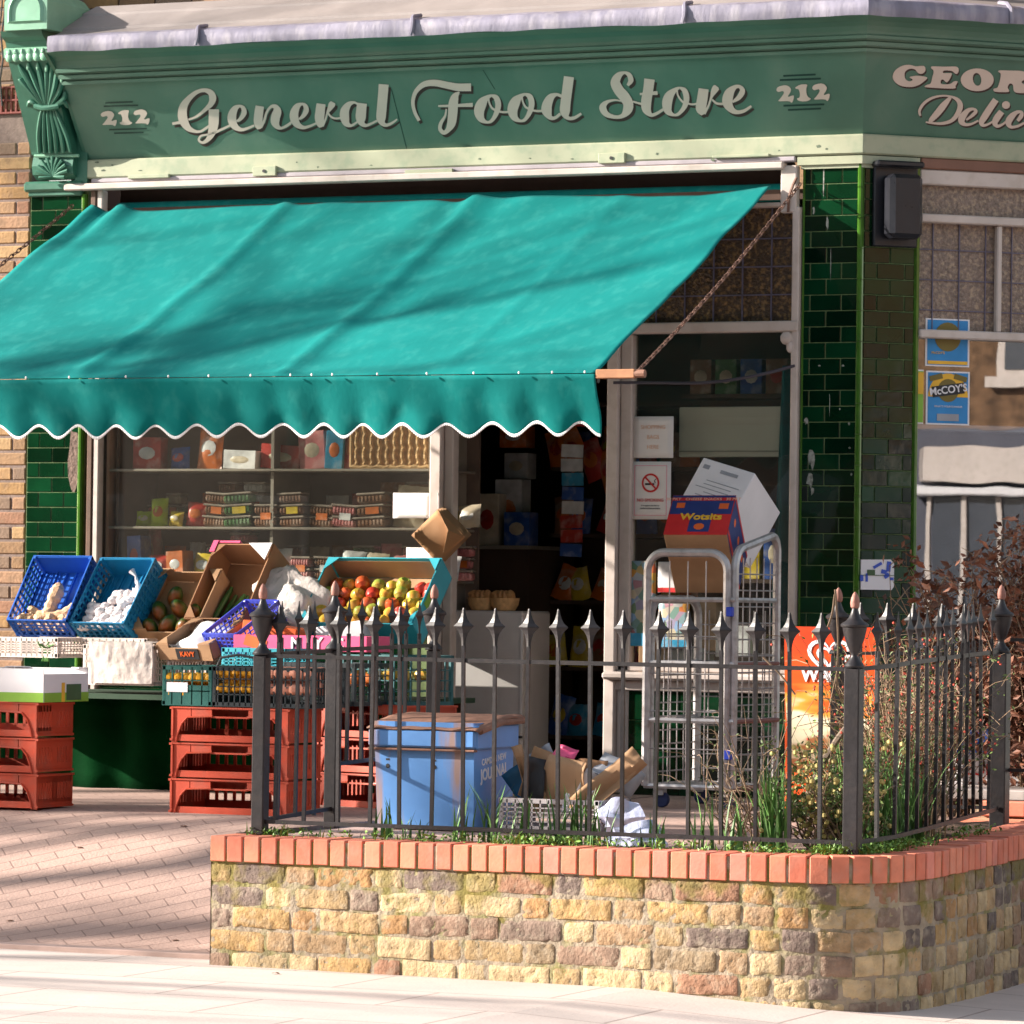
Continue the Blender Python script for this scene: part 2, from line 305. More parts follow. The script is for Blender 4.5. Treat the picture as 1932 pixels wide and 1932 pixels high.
def moss(M, zlo, zhi, amt=.8):
    """moss that grows in patches near the top course"""
    t = M.node_tree; N = t.nodes; L = t.links; b = N['Principled BSDF']; src = b.inputs['Base Color'].links[0].from_socket
    tc = N.new('ShaderNodeTexCoord'); n = N.new('ShaderNodeTexNoise'); n.inputs['Scale'].default_value = 8; n.inputs['Detail'].default_value = 9; L.new(tc.outputs['Object'], n.inputs[0])
    sp = N.new('ShaderNodeSeparateXYZ'); L.new(tc.outputs['Object'], sp.inputs[0])
    r = N.new('ShaderNodeMapRange'); r.inputs[1].default_value = zlo; r.inputs[2].default_value = zhi; r.inputs[3].default_value = -.06; r.inputs[4].default_value = .13; L.new(sp.outputs[2], r.inputs[0])
    a = N.new('ShaderNodeMath'); L.new(n.outputs[0], a.inputs[0]); L.new(r.outputs[0], a.inputs[1])
    q = N.new('ShaderNodeMapRange'); q.inputs[1].default_value = .57; q.inputs[2].default_value = .68; q.inputs[4].default_value = amt; L.new(a.outputs[0], q.inputs[0])
    x = N.new('ShaderNodeMix'); x.data_type = 'RGBA'; L.new(q.outputs[0], x.inputs[0]); L.new(src, x.inputs[6])
    n2 = N.new('ShaderNodeTexNoise'); n2.inputs['Scale'].default_value = 12; L.new(tc.outputs['Object'], n2.inputs[0])
    cr_ = N.new('ShaderNodeMix'); cr_.data_type = 'RGBA'; L.new(n2.outputs[0], cr_.inputs[0]); cr_.inputs[6].default_value = (.23, .16, .03, 1); cr_.inputs[7].default_value = (.11, .12, .03, 1)
    L.new(cr_.outputs[2], x.inputs[7]); L.new(x.outputs[2], b.inputs['Base Color'])
moss(m_stock, .20, .46, .7); moss(m_mort, .08, .44, .9)
def paving(name, base, joint, w, h, rot, js, var=.08, offs=.5, bumps=.5, joints=1.0):
    M = bpy.data.materials.new(name); M.use_nodes = True; t = M.node_tree; N = t.nodes; L = t.links; b = N['Principled BSDF']; b.inputs['Roughness'].default_value = .85
    tc = N.new('ShaderNodeTexCoord'); mp = N.new('ShaderNodeMapping'); mp.inputs['Rotation'].default_value = (0, 0, rot); L.new(tc.outputs['Object'], mp.inputs[0])
    k = N.new('ShaderNodeTexBrick'); k.inputs['Scale'].default_value = 1; k.inputs['Brick Width'].default_value = w; k.inputs['Row Height'].default_value = h; k.inputs['Mortar Size'].default_value = js; k.offset = offs
    k.inputs['Mortar Smooth'].default_value = .3
    c1 = lin(base); k.inputs['Color1'].default_value = tuple(x*(1+var) for x in c1[:3])+(1,); k.inputs['Color2'].default_value = tuple(x*(1-var) for x in c1[:3])+(1,); k.inputs['Mortar'].default_value = lin(joint)
    L.new(mp.outputs[0], k.inputs[0])
    n = N.new('ShaderNodeTexNoise'); n.inputs['Scale'].default_value = 1.7; n.inputs['Detail'].default_value = 10; n.inputs['Roughness'].default_value = .7; L.new(tc.outputs['Object'], n.inputs[0])
    r = N.new('ShaderNodeMapRange'); r.inputs[1].default_value = .3; r.inputs[2].default_value = .7; r.inputs[3].default_value = .86; r.inputs[4].default_value = 1.1; L.new(n.outputs[0], r.inputs[0])
    hs = N.new('ShaderNodeHueSaturation'); L.new(k.outputs[0], hs.inputs['Color']); L.new(r.outputs[0], hs.inputs['Value'])
    n3 = N.new('ShaderNodeTexNoise'); n3.inputs['Scale'].default_value = 34; n3.inputs['Detail'].default_value = 3; L.new(tc.outputs['Object'], n3.inputs[0])
    r3 = N.new('ShaderNodeMapRange'); r3.inputs[1].default_value = .70; r3.inputs[2].default_value = .76; r3.inputs[4].default_value = .5; L.new(n3.outputs[0], r3.inputs[0])
    x = N.new('ShaderNodeMix'); x.data_type = 'RGBA'; L.new(r3.outputs[0], x.inputs[0]); L.new(hs.outputs[0], x.inputs[6]); x.inputs[7].default_value = tuple(v*.45 for v in c1[:3])+(1,)
    L.new(x.outputs[2], b.inputs['Base Color'])
    n2 = N.new('ShaderNodeTexNoise'); n2.inputs['Scale'].default_value = 70; n2.inputs['Detail'].default_value = 4; L.new(tc.outputs['Object'], n2.inputs[0])
    s = N.new('ShaderNodeMath'); s.operation = 'MULTIPLY_ADD'; L.new(k.outputs['Fac'], s.inputs[0]); s.inputs[1].default_value = -joints; L.new(n2.outputs[0], s.inputs[2])
    bp = N.new('ShaderNodeBump'); bp.inputs['Strength'].default_value = bumps; bp.inputs['Distance'].default_value = .006; L.new(s.outputs[0], bp.inputs['Height']); L.new(bp.outputs[0], b.inputs['Normal'])
    return M
m_slab = paving('concrete_slabs', (.52, .445, .405), (.34, .27, .24), .9, .6, radians(-2), .008, .05, bumps=.25)
m_pav = paving('pink_block_paving', (.42, .285, .235), (.26, .17, .14), .20, .10, radians(-42), .004, .05)
m_tarm = paving('worn_tarmac', (.06, .06, .06), (.06, .06, .06), 3, 3, 0, .0, .0)
# ---------------------------------------------------------------- ground: slabs, ramp, upper forecourt, road
def gz(x): return -.07*max(0, min(1, (x-1.2)/1.1))-.05*max(0, min(1, (x-2.3)/3))
g = MB()
xs = [-60, -30, -12, -6, -3, -1, 0, .6, 1.2, 1.5, 1.8, 2.1, 2.4, 3, 4, 5.3, 8, 14, 30, 70]; ys = [-9, -8, -7, -6, -5.4, -4.9, -4.5, -4, -3, -1, 2, 20, 60]
g.grid(lambda u, v: Vector((xs[round(u*(len(xs)-1))], ys[round(v*(len(ys)-1))], gz(xs[round(u*(len(xs)-1))]))), len(xs)-1, len(ys)-1)
tag(g.build('pavement', m_slab), kind='structure')
k = MB(); k.box((0, -9.08, -.05), (130, .15, .24), b=.01); tag(k.build('kerb', mat('granite_kerb', (.36, .34, .32), .8, .15, 20)), kind='structure')
rd = MB(); rd.grid(lambda u, v: Vector((-70+140*u, -18+8.85*v, -.13)), 4, 2); tag(rd.build('road', m_tarm), kind='structure')
gr = MB(); gr.grid(lambda u, v: Vector((-420+840*u, -420+840*v, -.30)), 8, 8); tag(gr.build('ground', m_tarm), kind='structure')
fp = MB(); fp.grid(lambda u, v: Vector((-60+120*u, -26+8.1*v, -.02)), 4, 2); tag(fp.build('far_pavement', m_slab), kind='structure')
# ramp and upper forecourt to the left of the enclosure
def fz(y):                                         # height of the block paving along depth
    t = max(0, min(1, (y+4.42)/1.75)); return .012+.468*(t*t*(3-2*t)*.45+t*.55)+.04*max(0, min(1, (y+2.67)/2.7))
r = MB(); r.grid(lambda u, v: Vector((-30+29.3*u, -4.42+4.47*v, fz(-4.42+4.47*v)+.0)), 30, 40)
tag(r.build('block_paved_ramp', m_pav, smooth=True), kind='structure')
e = MB(); e.box((-15.5, -4.47, .006), (29.7, .1, .03), b=.004); tag(e.build('paving_edging', mat('edging', (.42, .30, .26), .85)), kind='structure')
f = MB(); f.grid(lambda u, v: Vector((-.70+2.75*u, -4.5+4.5*v, .50+.02*v)), 8, 12)
tag(f.build('forecourt_paving', m_pav), kind='structure')
f = MB(); f.grid(lambda u, v: Vector((-.72, -4.5+4.5*v, .52*u)), 1, 8); tag(f.build('retaining_edge', m_mort2), kind='structure')
# ---------------------------------------------------------------- curved retaining wall in front: per-brick geometry
PATH = cr([(-.70, -4.745), (.0, -4.765), (.7, -4.785), (1.3, -4.80), (1.74, -4.79), (1.98, -4.74), (2.13, -4.61), (2.20, -4.38), (2.21, -4.05), (2.20, -3.6), (2.17, -3.1), (2.12, -2.5), (2.10, -2.1)], 12)
CUM = [0]
for a_, b_ in zip(PATH, PATH[1:]): CUM.append(CUM[-1]+(b_-a_).length)
PL = CUM[-1]
def pth(s):
    s = max(0, min(PL-1e-4, s)); i = 0
    while CUM[i+1] < s: i += 1
    t = (s-CUM[i])/(CUM[i+1]-CUM[i]); p = PATH[i].lerp(PATH[i+1], t); d = (PATH[min(i+2, len(PATH)-1)]-PATH[max(i-1, 0)]).normalized(); return p, d, Vector((d.y, -d.x))
def topz(s): return .520+.012*min(1, s/2)+.035*max(0, (s-2.6)/2.5)
wall = thing('garden_wall', 'low curved wall of mossy yellow stock brick under a red brick-on-edge coping', 'wall', (0.7, -4.7, 0))
core = MB(); ns = 220; zz = [-.25, -.05, .03, .10, .18, .26, .34, .42]
def corefn(u, v):
    s = u*PL; p, d, n = pth(s); z = zz[round(v*7)]; zt = topz(s)-.103; z = z if v < 1 else zt
    w = -.0035+.006*noise.noise(Vector((s*9, z*11, 0)))+.006*noise.noise(Vector((s*31, z*33, 5))); q = p+n*w; return Vector((q.x, q.y, z))
core.grid(corefn, ns, 7)
core.grid(lambda u, v: Vector((*(pth(u*PL)[0]-pth(u*PL)[2]*.21), -.2+(topz(u*PL)+.09)*v)), 60, 1)
p0, d0, n0 = pth(0); core.quad((p0.x, p0.y, -.2), (p0.x, p0.y+.2, -.2), (p0.x, p0.y+.2, .415), (p0.x, p0.y, .415))
core.build('mortar', m_mort, wall, smooth=True)
bk = MB()
def wallbrick(s0, s1, z0, z1, rv, dep=.05, jut=0):
    nu = max(5, int((s1-s0)/.012)); nv = 7; seed = U(0, 50); sk = U(-.004, .004); sk2 = U(-.004, .004); rr = U(.003, .007)
    def fn(u, v):
        eu = min(u, 1-u)*(s1-s0); ev = min(v, 1-v)*(z1-z0); e_ = min(eu, ev); s = s0+(s1-s0)*u; z = z0+(z1-z0)*v+sk*(u-.5)*2; p, d, n = pth(s)
        h = .0022+jut-(max(0, 1-eu/rr)**2+max(0, 1-ev/rr)**2)*.0038+.0025*noise.noise(Vector((s*14, z*14, seed)))+.0022*noise.noise(Vector((s*80, z*80, seed)))-(.006 if noise.noise(Vector((s*45, z*45, seed+3))) > .42 else 0)
        s += .004*noise.noise(Vector((z*30, seed, 1)))*(1 if e_ > 0 else 1); z += .003*noise.noise(Vector((s*18, seed, 9)))
        if e_ <= 1e-6: h = -dep
        q = p+n*h; return Vector((q.x, q.y, z))
    us = [0, .0001]+[i/nu for i in range(1, nu)]+[.9999, 1]; vs_ = [0, .0005]+[i/nv for i in range(1, nv)]+[.9995, 1]
    bk.grid(lambda a, b: fn(us[round(a*(len(us)-1))], vs_[round(b*(len(vs_)-1))]), len(us)-1, len(vs_)-1, r=rv)
NC = 6
for c in range(NC):
    ztop0 = .412-c*.0895; s = 0; kx = c % 2
    if c % 2: s = 0
    i = 0
    while s < PL-.05:
        head = (i+kx) % 2 == 0 or s > 2.25
        L_ = (.121 if head else .250)*U(.94, 1.06)
        if i == 0 and kx == 0: L_ *= .75
        dz = topz(s)-.523; w = .010+.004*noise.noise(Vector((s*3, c, 0)))
        rv = U(0, 1)
        if c >= NC-2 and U(0, 1) < .4: rv = .75
        wallbrick(s+.003, min(s+L_, PL), ztop0-.0775+dz+w*.3+U(-.003, .003), ztop0+dz+w*.3+U(-.003, .002), rv, jut=U(-.0025, .003)); s += L_+U(.007, .013); i += 1
bk.build('brickwork', m_stock, wall, smooth=True, ang=60)
cp = MB(); s = 0.004
while s < PL-.03:
    w = .0665*U(.97, 1.03); p, d, n = pth(s+w/2); zt = topz(s)+U(-.002, .002); R = Matrix(((d.x, n.x, 0), (d.y, n.y, 0), (0, 0, 1))) @ Matrix.Rotation(U(-.01, .01), 3, 'X')
    q = p+n*(.012-.105+U(-.003, .003)); cp.box((q.x, q.y, zt-.052), (w, .212, .102), M=R, r=U(0, 1), b=.0032); s += w+U(.0105, .0145)
cp.build('coping', m_cop, wall)
cm = MB(); cm.grid(lambda u, v: Vector((*(pth(u*PL)[0]+pth(u*PL)[2]*(.006 if v < .7 else (-.0)) - pth(u*PL)[2]*(0 if v < .7 else .20)), topz(u*PL)-(.104 if v < .3 else .012))), 120, 2)
cm.build('coping_mortar', m_mort, wall)
# soil bed behind the coping
sb = MB(); sb.grid(lambda u, v: Vector((*(pth(.05+u*(PL-.1))[0]-pth(.05+u*(PL-.1))[2]*(.18+.42*v)), topz(u*PL)-.02+.012*noise.noise(Vector((u*40, v*5, 0))))), 120, 8)
tag(sb.build('soil_bed', mat('dark_soil', (.09, .055, .035), .95, .3, 30, bump=1, bs=60), smooth=True), kind='structure')
# ---------------------------------------------------------------- the corner shop building
s2 = sqrt(.5); E0 = Vector((.30, 0, 0)); ce = Vector((s2, s2, 0)); cn = Vector((s2, -s2, 0)); ZU = Vector((0, 0, 1))
def CH(u, o, z): return E0+ce*u+cn*o+ZU*z          # point on the canted corner face: along, outward, up
def atC(x, y, o=0): return onplane(x, y, cn, E0+cn*o)
XL = -4.08; CU = 2.7
shop = thing('corner_shop', 'green fronted corner food shop with lettered fascia, tiled pilasters and brick side wall', 'shop', (-2, 0, .5))
def sweep(mb, prof, x0=XL, u1=CU, mi=0):
    for (o0, z0), (o1, z1) in zip(prof, prof[1:]):
        def P(o, z): return [Vector((x0, -o, z)), Vector((.30+.4142*o, -o, z)), CH(u1, o, z)]
        a, b = P(o0, z0), P(o1, z1)
        for i in (0, 1):
            n = 24 if i == 0 else 14
            for k in range(n):
                t0, t1 = k/n, (k+1)/n
                mb.quad(a[i].lerp(a[i+1], t0), a[i].lerp(a[i+1], t1), b[i].lerp(b[i+1], t1), b[i].lerp(b[i+1], t0), mi)
fb = MB(); sweep(fb, [(.012, 3.80), (.28, 4.18)]); fascia = fb.build('fascia', m_fascia, shop)
st = MB(); sweep(st, [(-.05, 3.70), (.030, 3.70), (.038, 3.708), (.038, 3.792), (.032, 3.80), (.010, 3.803)]); strip = st.build('fascia_strip', m_mint, shop)
co = MB(); sweep(co, [(.28, 4.178), (.302, 4.170), (.306, 4.186), (.296, 4.193), (.298, 4.200), (.334, 4.196), (.339, 4.214), (.328, 4.221), (.330, 4.228), (.366, 4.226), (.371, 4.240), (.362, 4.248), (.366, 4.262), (.382, 4.285), (.412, 4.305), (.455, 4.318), (.47, 4.322), (.472, 4.336), (.49, 4.338)])
co.quad((XL, -.28, 4.178), (XL, -.47, 4.33), (XL, .0, 4.33), (XL, 0, 4.178)); co.build('cornice', m_fascia, shop)
ei = MB(); ei.box((-4.108, .03, 4.02), (.075, .14, .70)); ei.prism([(XL-.002, -.008, 3.80), (XL-.002, -.275, 4.178), (XL-.002, 0, 4.178)], (-.02, 0, 0)); ei.prism([(XL-.002, -.275, 4.18), (XL-.002, -.47, 4.33), (XL-.002, 0, 4.33), (XL-.002, 0, 4.18)], (-.02, 0, 0)); ei.build('fascia_end', m_corb_shade, shop)
ld = MB()
def leadedge(a, b, ox, n, flip):
    def fn(u, v):
        i = u*n; p = a.lerp(b, u); k = v*6
        prof = [(.485, 4.322), (.508, 4.318), (.515, 4.345), (.512, 4.375), (.500, 4.398), (.470, 4.408), (.40, 4.422)]
        o, z = prof[round(k)]; w = noise.noise(Vector((u*n*.23, v*2, flip*7)))*.009; q = (p+ox*o)
        if k > 4 and abs(o-.4) < .2: w *= .4
        return q+ox*w+ZU*(z+w*.8)
    ld.grid(fn, n, 6)
leadedge(Vector((XL+.03, 0, 0)), Vector((.30, 0, 0)), Vector((.0, -1, 0)), 90, 0)
# carry the mitre: front edge runs to .30+.4142*o
for i_, v_ in enumerate(ld.v):
    t = (v_.x-XL)/(.30-XL)
    if -v_.y > 0: v_.x += t*.4142*(-v_.y)
n0 = len(ld.v); leadedge(E0, E0+ce*CU, cn, 60, 1)
for v_ in ld.v[n0:]:
    d = v_-E0; u_, o_ = d.dot(ce), d.dot(cn); v_ += ce*(-.4142*o_*(1-u_/CU))
lead = ld.build('lead_flashing', m_lead, shop, smooth=True)
for xj in (-3.16, -1.93, -.45):
    j = MB(); c_ = [(-.52-.002, 4.318), (-.522, 4.35), (-.518, 4.38), (-.502, 4.407), (-.47, 4.42), (-.38, 4.436)]
    j.tube([(xj+.1*(-.52), y, z) if 0 else (xj+.012*sin(k_), y, z) for k_, (y, z) in enumerate(c_)], .011, 6); j.build('lead_roll', m_lead, lead, smooth=True)
for uj in (.55, 1.5):
    j = MB(); j.tube([CH(uj, o, z) for o, z in ((.52, 4.318), (.522, 4.35), (.512, 4.39), (.47, 4.42), (.38, 4.436))], .011, 6); j.build('lead_roll', m_lead, lead, smooth=True)
rf = MB(); sweep(rf, [(.42, 4.41), (.30, 4.455), (.295, 4.468), (.10, 4.56), (.095, 4.572), (-.05, 4.63), (-.3, 4.66)]); rf.build('roof_boarding', m_roofb, shop)
# fixings along the strip
for (x0, y0, x1, y1) in ((243, 328, 320, 338), (478, 313, 522, 333), (765, 318, 855, 330), (1130, 288, 1180, 309), (1345, 290, 1452, 299)):
    a = atY(x0, y1, -.045); b = atY(x1, y0, -.045); q = MB(); q.box(((a.x+b.x)/2, -.045, (a.z+b.z)/2), (b.x-a.x, .022, abs(b.z-a.z)-.0), b=.003); o = q.build('fixing_plate', m_mint, strip)
    if x1-x0 < 60:
        q = MB(); q.lathe([(.009, 0), (.009, .003)], ((a.x+b.x)/2, -.0575, (a.z+b.z)/2), 12, M=Matrix.Rotation(pi/2, 3, 'X')); q.build('bolt_hole', m_blk, o)
m_chip = mat('exposed_old_paint', (.10, .13, .09), .8, .5, 60)
for x, y, w_, h_ in ((183, 306, 9, 4), (195, 322, 12, 5), (265, 322, 10, 3), (212, 312, 5, 4), (560, 306, 4, 3), (600, 315, 5, 4), (905, 300, 8, 4), (1000, 299, 5, 3), (1080, 300, 7, 3), (1240, 290, 6, 5), (1345, 302, 9, 4), (1545, 276, 10, 6), (1560, 281, 6, 4), (1470, 284, 5, 3), (700, 312, 6, 3)):
    c_ = atY(x, y, -.0388); pts = [Vector((c_.x+w_/760*cos(a)*(1+1.1*noise.noise(Vector((x, a*3, 0)))), -.0388, c_.z+h_/760*sin(a)*(1+1.1*noise.noise(Vector((y, a*3, 3)))))) for a in [2*pi*i/9 for i in range(9)]]
    q = MB(); q.add(pts, [list(reversed(range(9)))]); q.build('flaked_paint', m_chip, strip)
# ------------- sign lettering painted on the fascia
fv = Vector((0, -.268, .38)); fnr = Vector((0, -.38, -.268)).normalized(); fp0 = Vector((0, -.012, 3.80))
gv = cn*.268+ZU*.38; gnr = (cn*.38-ZU*.268).normalized(); gp0 = E0+cn*.012+ZU*3.80
LAY = [0]
def onsign(x3, y3, side, off):
    n, p = (gnr, gp0) if side else (fnr, fp0)
    return onplane(x3/1.552795, y3/1.552795, n, p+n*off)
def smoothpoly(pts, n=4):
    P = [Vector(p) for p in pts]; k = len(P); out = []
    for i in range(k):
        a, b, c, d = P[(i-1) % k], P[i], P[(i+1) % k], P[(i+2) % k]
        for q in range(n):
            t = q/n; out.append(.5*((2*b)+(c-a)*t+(2*a-5*b+4*c-d)*t*t+(3*b-a-3*c+d)*t**3))
    return out
def letter(items, org, k, side, parent_name, sh=(7, 8)):
    """items: ('s', strokes[(x,y,w)...]) or ('p', outline, hole) in tracing units; k scale, org origin in photo px"""
    for layer, (dx, dy), m in ((0, sh, m_lshade), (1, (0, 0), m_letter)):
        if sh == (0, 0) and layer == 0: continue
        mb = MB()
        for n_, it in enumerate(items):
            off = (.0035 if layer else .0015)+n_*.00012
            T = lambda x, y: onsign(org[0]+x*k+dx, org[1]+y*k+dy, side, off)
            if it[0] == 's':
                P = cr(it[1], 8); vs = []
                for i, p in enumerate(P):
                    a = P[max(i-1, 0)]; b = P[min(i+1, len(P)-1)]; t = Vector((b.x-a.x, b.y-a.y)).normalized(); nn = Vector((-t.y, t.x))*p.z/2
                    vs += [T(p.x+nn.x, p.y+nn.y), T(p.x-nn.x, p.y-nn.y)]
                mb.add(vs, [(2*i, 2*i+1, 2*i+3, 2*i+2) for i in range(len(P)-1)])
            else:
                pp = smoothpoly([(x, y) for x, y in it[1]], 4 if len(it) < 4 else it[3])
                if len(it) > 2 and it[2]:
                    hh = smoothpoly(it[2], 6); cx = sum(v.x for v in hh)/len(hh); cy = sum(v.y for v in hh)/len(hh)
                    # ring: resample outline and hole by angle
                    def byang(poly, a):
                        best = None; d = Vector((cos(a), sin(a)))
                        for i in range(len(poly)):
                            A = poly[i]-Vector((cx, cy)); B = poly[(i+1) % len(poly)]-Vector((cx, cy)); den = d.x*(B.y-A.y)-d.y*(B.x-A.x)
                            if abs(den) < 1e-9: continue
                            t = (A.x*(B.y-A.y)-A.y*(B.x-A.x))/den; q = (A.x*d.y-A.y*d.x)/den
                            if t > 0 and -1e-6 <= q <= 1+1e-6 and (best is None or t > best): best = t
                        return Vector((cx, cy))+d*(best or 1)
                    na = 90; vs = []
                    for i in range(na):
                        a = 2*pi*i/na; o_, h_ = byang(pp, a), byang(hh, a); vs += [T(o_.x, o_.y), T(h_.x, h_.y)]
                    mb.add(vs, [(2*i, 2*i+1, (2*i+3) % (2*na), (2*i+2) % (2*na)) for i in range(na)])
                else: mb.add([T(v.x, v.y) for v in pp], [list(range(len(pp)))])
        mb.build(parent_name if layer else 'letter_shade', m, fascia)
kA = 380/1932; kC = 560/1932; kD = 540/1932; kF = 440/1932
eS = [(1090, 690, 30), (1150, 640, 60), (1195, 560, 78), (1180, 490, 62), (1130, 462, 40), (1062, 500, 92), (1018, 590, 125), (1018, 680, 128), (1060, 765, 100), (1150, 812, 55), (1240, 795, 40), (1345, 750, 32)]
letter([('s', [(365, 665, 30), (480, 620, 35), (600, 530, 50), (700, 430, 82), (728, 340, 105), (695, 262, 88), (600, 225, 58), (480, 260, 62), (368, 355, 84), (292, 470, 120), (276, 600, 138), (302, 700, 130), (362, 788, 92), (450, 833, 52), (540, 840, 38), (620, 795, 38), (695, 740, 30)]), ('s', [(125, 725, 38), (200, 712, 42), (250, 705, 50)]),
        ('s', [(745, 510, 155), (745, 600, 152), (740, 720, 150), (722, 830, 125), (675, 935, 78), (590, 1005, 42), (522, 972, 32), (552, 908, 32), (650, 885, 30), (760, 855, 38), (870, 805, 36), (985, 750, 32)])], (480, 220), kA, 0, 'letter_capital')
letter([('s', eS)], (480, 220), kA, 0, 'letter')
letter([('s', [(1430, 462, 125), (1415, 560, 132), (1403, 680, 130), (1412, 760, 105), (1422, 805, 50)]), ('s', [(1440, 780, 50), (1490, 690, 38), (1535, 550, 36), (1598, 470, 42), (1662, 475, 78), (1688, 540, 125), (1665, 620, 135), (1658, 700, 128), (1690, 765, 80), (1750, 790, 42), (1830, 752, 38), (1900, 700, 32)])], (480, 220), kA, 0, 'letter')
letter([('s', [(-20, 775, 30), (60, 720, 30)]), ('s', [(x-905, y-32, w) for x, y, w in eS])], (840, 220), kA, 0, 'letter')
letter([('s', [(512, 428, 135), (500, 520, 140), (488, 640, 140), (498, 730, 105), (510, 778, 50)]), ('s', [(530, 760, 45), (578, 660, 30), (602, 570, 32), (640, 500, 70), (672, 440, 100), (690, 405, 70)]), ('s', [(610, 560, 26), (660, 620, 30), (720, 645, 30), (800, 640, 28)])], (840, 220), kA, 0, 'letter')
letter([('s', [(1060, 432, 30), (1000, 408, 38), (922, 440, 84), (866, 530, 130), (862, 630, 135), (892, 720, 98), (960, 752, 42), (1030, 712, 32), (1065, 685, 25)]), ('s', [(1122, 420, 145), (1110, 520, 150), (1103, 640, 150), (1122, 720, 88), (1180, 750, 48), (1260, 722, 35), (1345, 680, 32)])], (840, 220), kA, 0, 'letter')
letter([('s', [(1445, 138, 150), (1432, 300, 145), (1415, 500, 145), (1405, 640, 140), (1430, 720, 78), (1490, 745, 48), (1570, 712, 35), (1645, 658, 25)])], (840, 220), kA, 0, 'letter')
letter([('s', [(165, 530, 32), (120, 440, 34), (102, 340, 36), (130, 240, 42), (210, 165, 56), (320, 148, 66), (450, 172, 70), (560, 192, 76), (690, 192, 80)]), ('s', [(572, 238, 12), (530, 285, 72), (510, 360, 95), (505, 450, 95), (490, 560, 85), (450, 630, 48), (410, 650, 42), (376, 610, 38), (388, 550, 36), (428, 480, 22), (440, 410, 14)]), ('s', [(358, 382, 18), (450, 380, 24), (550, 376, 30), (708, 370, 42)])], (1180, 200), kC, 0, 'letter_capital')
oS = [(895, 272, 22), (945, 300, 55), (965, 370, 58), (945, 455, 50), (900, 528, 34), (850, 545, 28), (792, 510, 70), (772, 430, 105), (802, 350, 100), (850, 298, 50), (900, 272, 22)]
oI = [(868, 285, 16), (872, 340, 18), (900, 400, 22), (945, 428, 24)]
letter([('s', oS), ('s', oI), ('s', [(950, 428, 20), (1000, 442, 22), (1065, 442, 20)])], (1180, 200), kC, 0, 'letter')
letter([('s', [(x+338, y-13, w) for x, y, w in oS]), ('s', [(x+338, y-13, w) for x, y, w in oI]), ('s', [(1290, 420, 20), (1350, 432, 22), (1415, 430, 20)])], (1180, 200), kC, 0, 'letter')
letter([('s', [(1605, 282, 30), (1550, 266, 34), (1492, 300, 78), (1456, 380, 102), (1458, 440, 98), (1492, 498, 48), (1540, 500, 32), (1592, 460, 28)]), ('s', [(1680, 85, 102), (1662, 220, 102), (1645, 350, 102), (1640, 440, 100), (1665, 500, 42), (1730, 502, 34), (1805, 458, 24)])], (1180, 200), kC, 0, 'letter')
letter([('s', [(425, 252, 26), (458, 200, 55), (440, 142, 48), (390, 118, 30), (330, 150, 72), (296, 220, 100), (332, 300, 108), (390, 370, 112), (430, 440, 106), (422, 510, 98), (370, 570, 48), (290, 582, 38), (200, 550, 60), (165, 480, 74), (210, 425, 38), (290, 405, 20), (355, 415, 14)]), ('s', [(480, 420, 18), (520, 432, 20), (585, 450, 24)])], (1720, 180), kD, 0, 'letter_capital')
letter([('s', [(655, 185, 110), (640, 300, 105), (620, 420, 108), (625, 505, 92), (670, 560, 42), (730, 545, 32), (805, 498, 28)]), ('s', [(552, 342, 22), (640, 337, 30), (738, 330, 42)])], (1720, 180), kD, 0, 'letter')
letter([('s', [(970, 272, 20), (1022, 308, 55), (1042, 390, 60), (1020, 475, 50), (960, 548, 34), (905, 560, 30), (850, 520, 78), (838, 440, 104), (862, 360, 95), (920, 300, 48), (972, 272, 20)]), ('s', [(942, 290, 16), (950, 350, 18), (980, 400, 20), (1012, 432, 24)]), ('s', [(1045, 438, 20), (1100, 450, 20), (1155, 442, 20)])], (1720, 180), kD, 0, 'letter')
letter([('s', [(1222, 287, 106), (1206, 400, 110), (1192, 490, 106), (1205, 535, 70), (1216, 558, 36)]), ('s', [(1225, 548, 36), (1270, 470, 22), (1300, 380, 26), (1328, 315, 62), (1352, 275, 72), (1362, 262, 40)]), ('s', [(1310, 400, 18), (1360, 440, 24), (1432, 445, 24)])], (1720, 180), kD, 0, 'letter')
letter([('s', [(1525, 425, 22), (1590, 378, 50), (1628, 312, 56), (1602, 266, 36), (1550, 270, 46), (1492, 330, 98), (1470, 420, 108), (1500, 490, 78), (1560, 530, 46), (1640, 520, 35), (1722, 468, 24)])], (1720, 180), kD, 0, 'letter')
TWO = [(280, 680), (300, 620), (360, 585), (480, 562), (570, 590), (622, 660), (600, 740), (552, 815), (575, 832), (640, 808), (688, 812), (680, 900), (640, 972), (590, 942), (500, 935), (330, 937), (365, 880), (430, 790), (455, 735), (430, 698), (375, 710), (322, 718)]
ONE = [(725, 620), (800, 565), (900, 540), (1003, 550), (985, 640), (990, 760), (1030, 840), (1092, 880), (1020, 930), (900, 942), (800, 922), (765, 875), (820, 850), (832, 760), (800, 660), (745, 645)]
for org, k, f_ in (((2240, 180), 240/1932, lambda x, y: (x, y)), ((270, 270), 200/1932, lambda x, y: ((x-280)*1.1+245, (y-565)*1.05+535))):
    for P_ in (TWO, ONE, [(x+845, y-42) for x, y in TWO]): letter([('p', [f_(*p) for p in P_], None)], org, k, 0, 'number', sh=(0, 0))
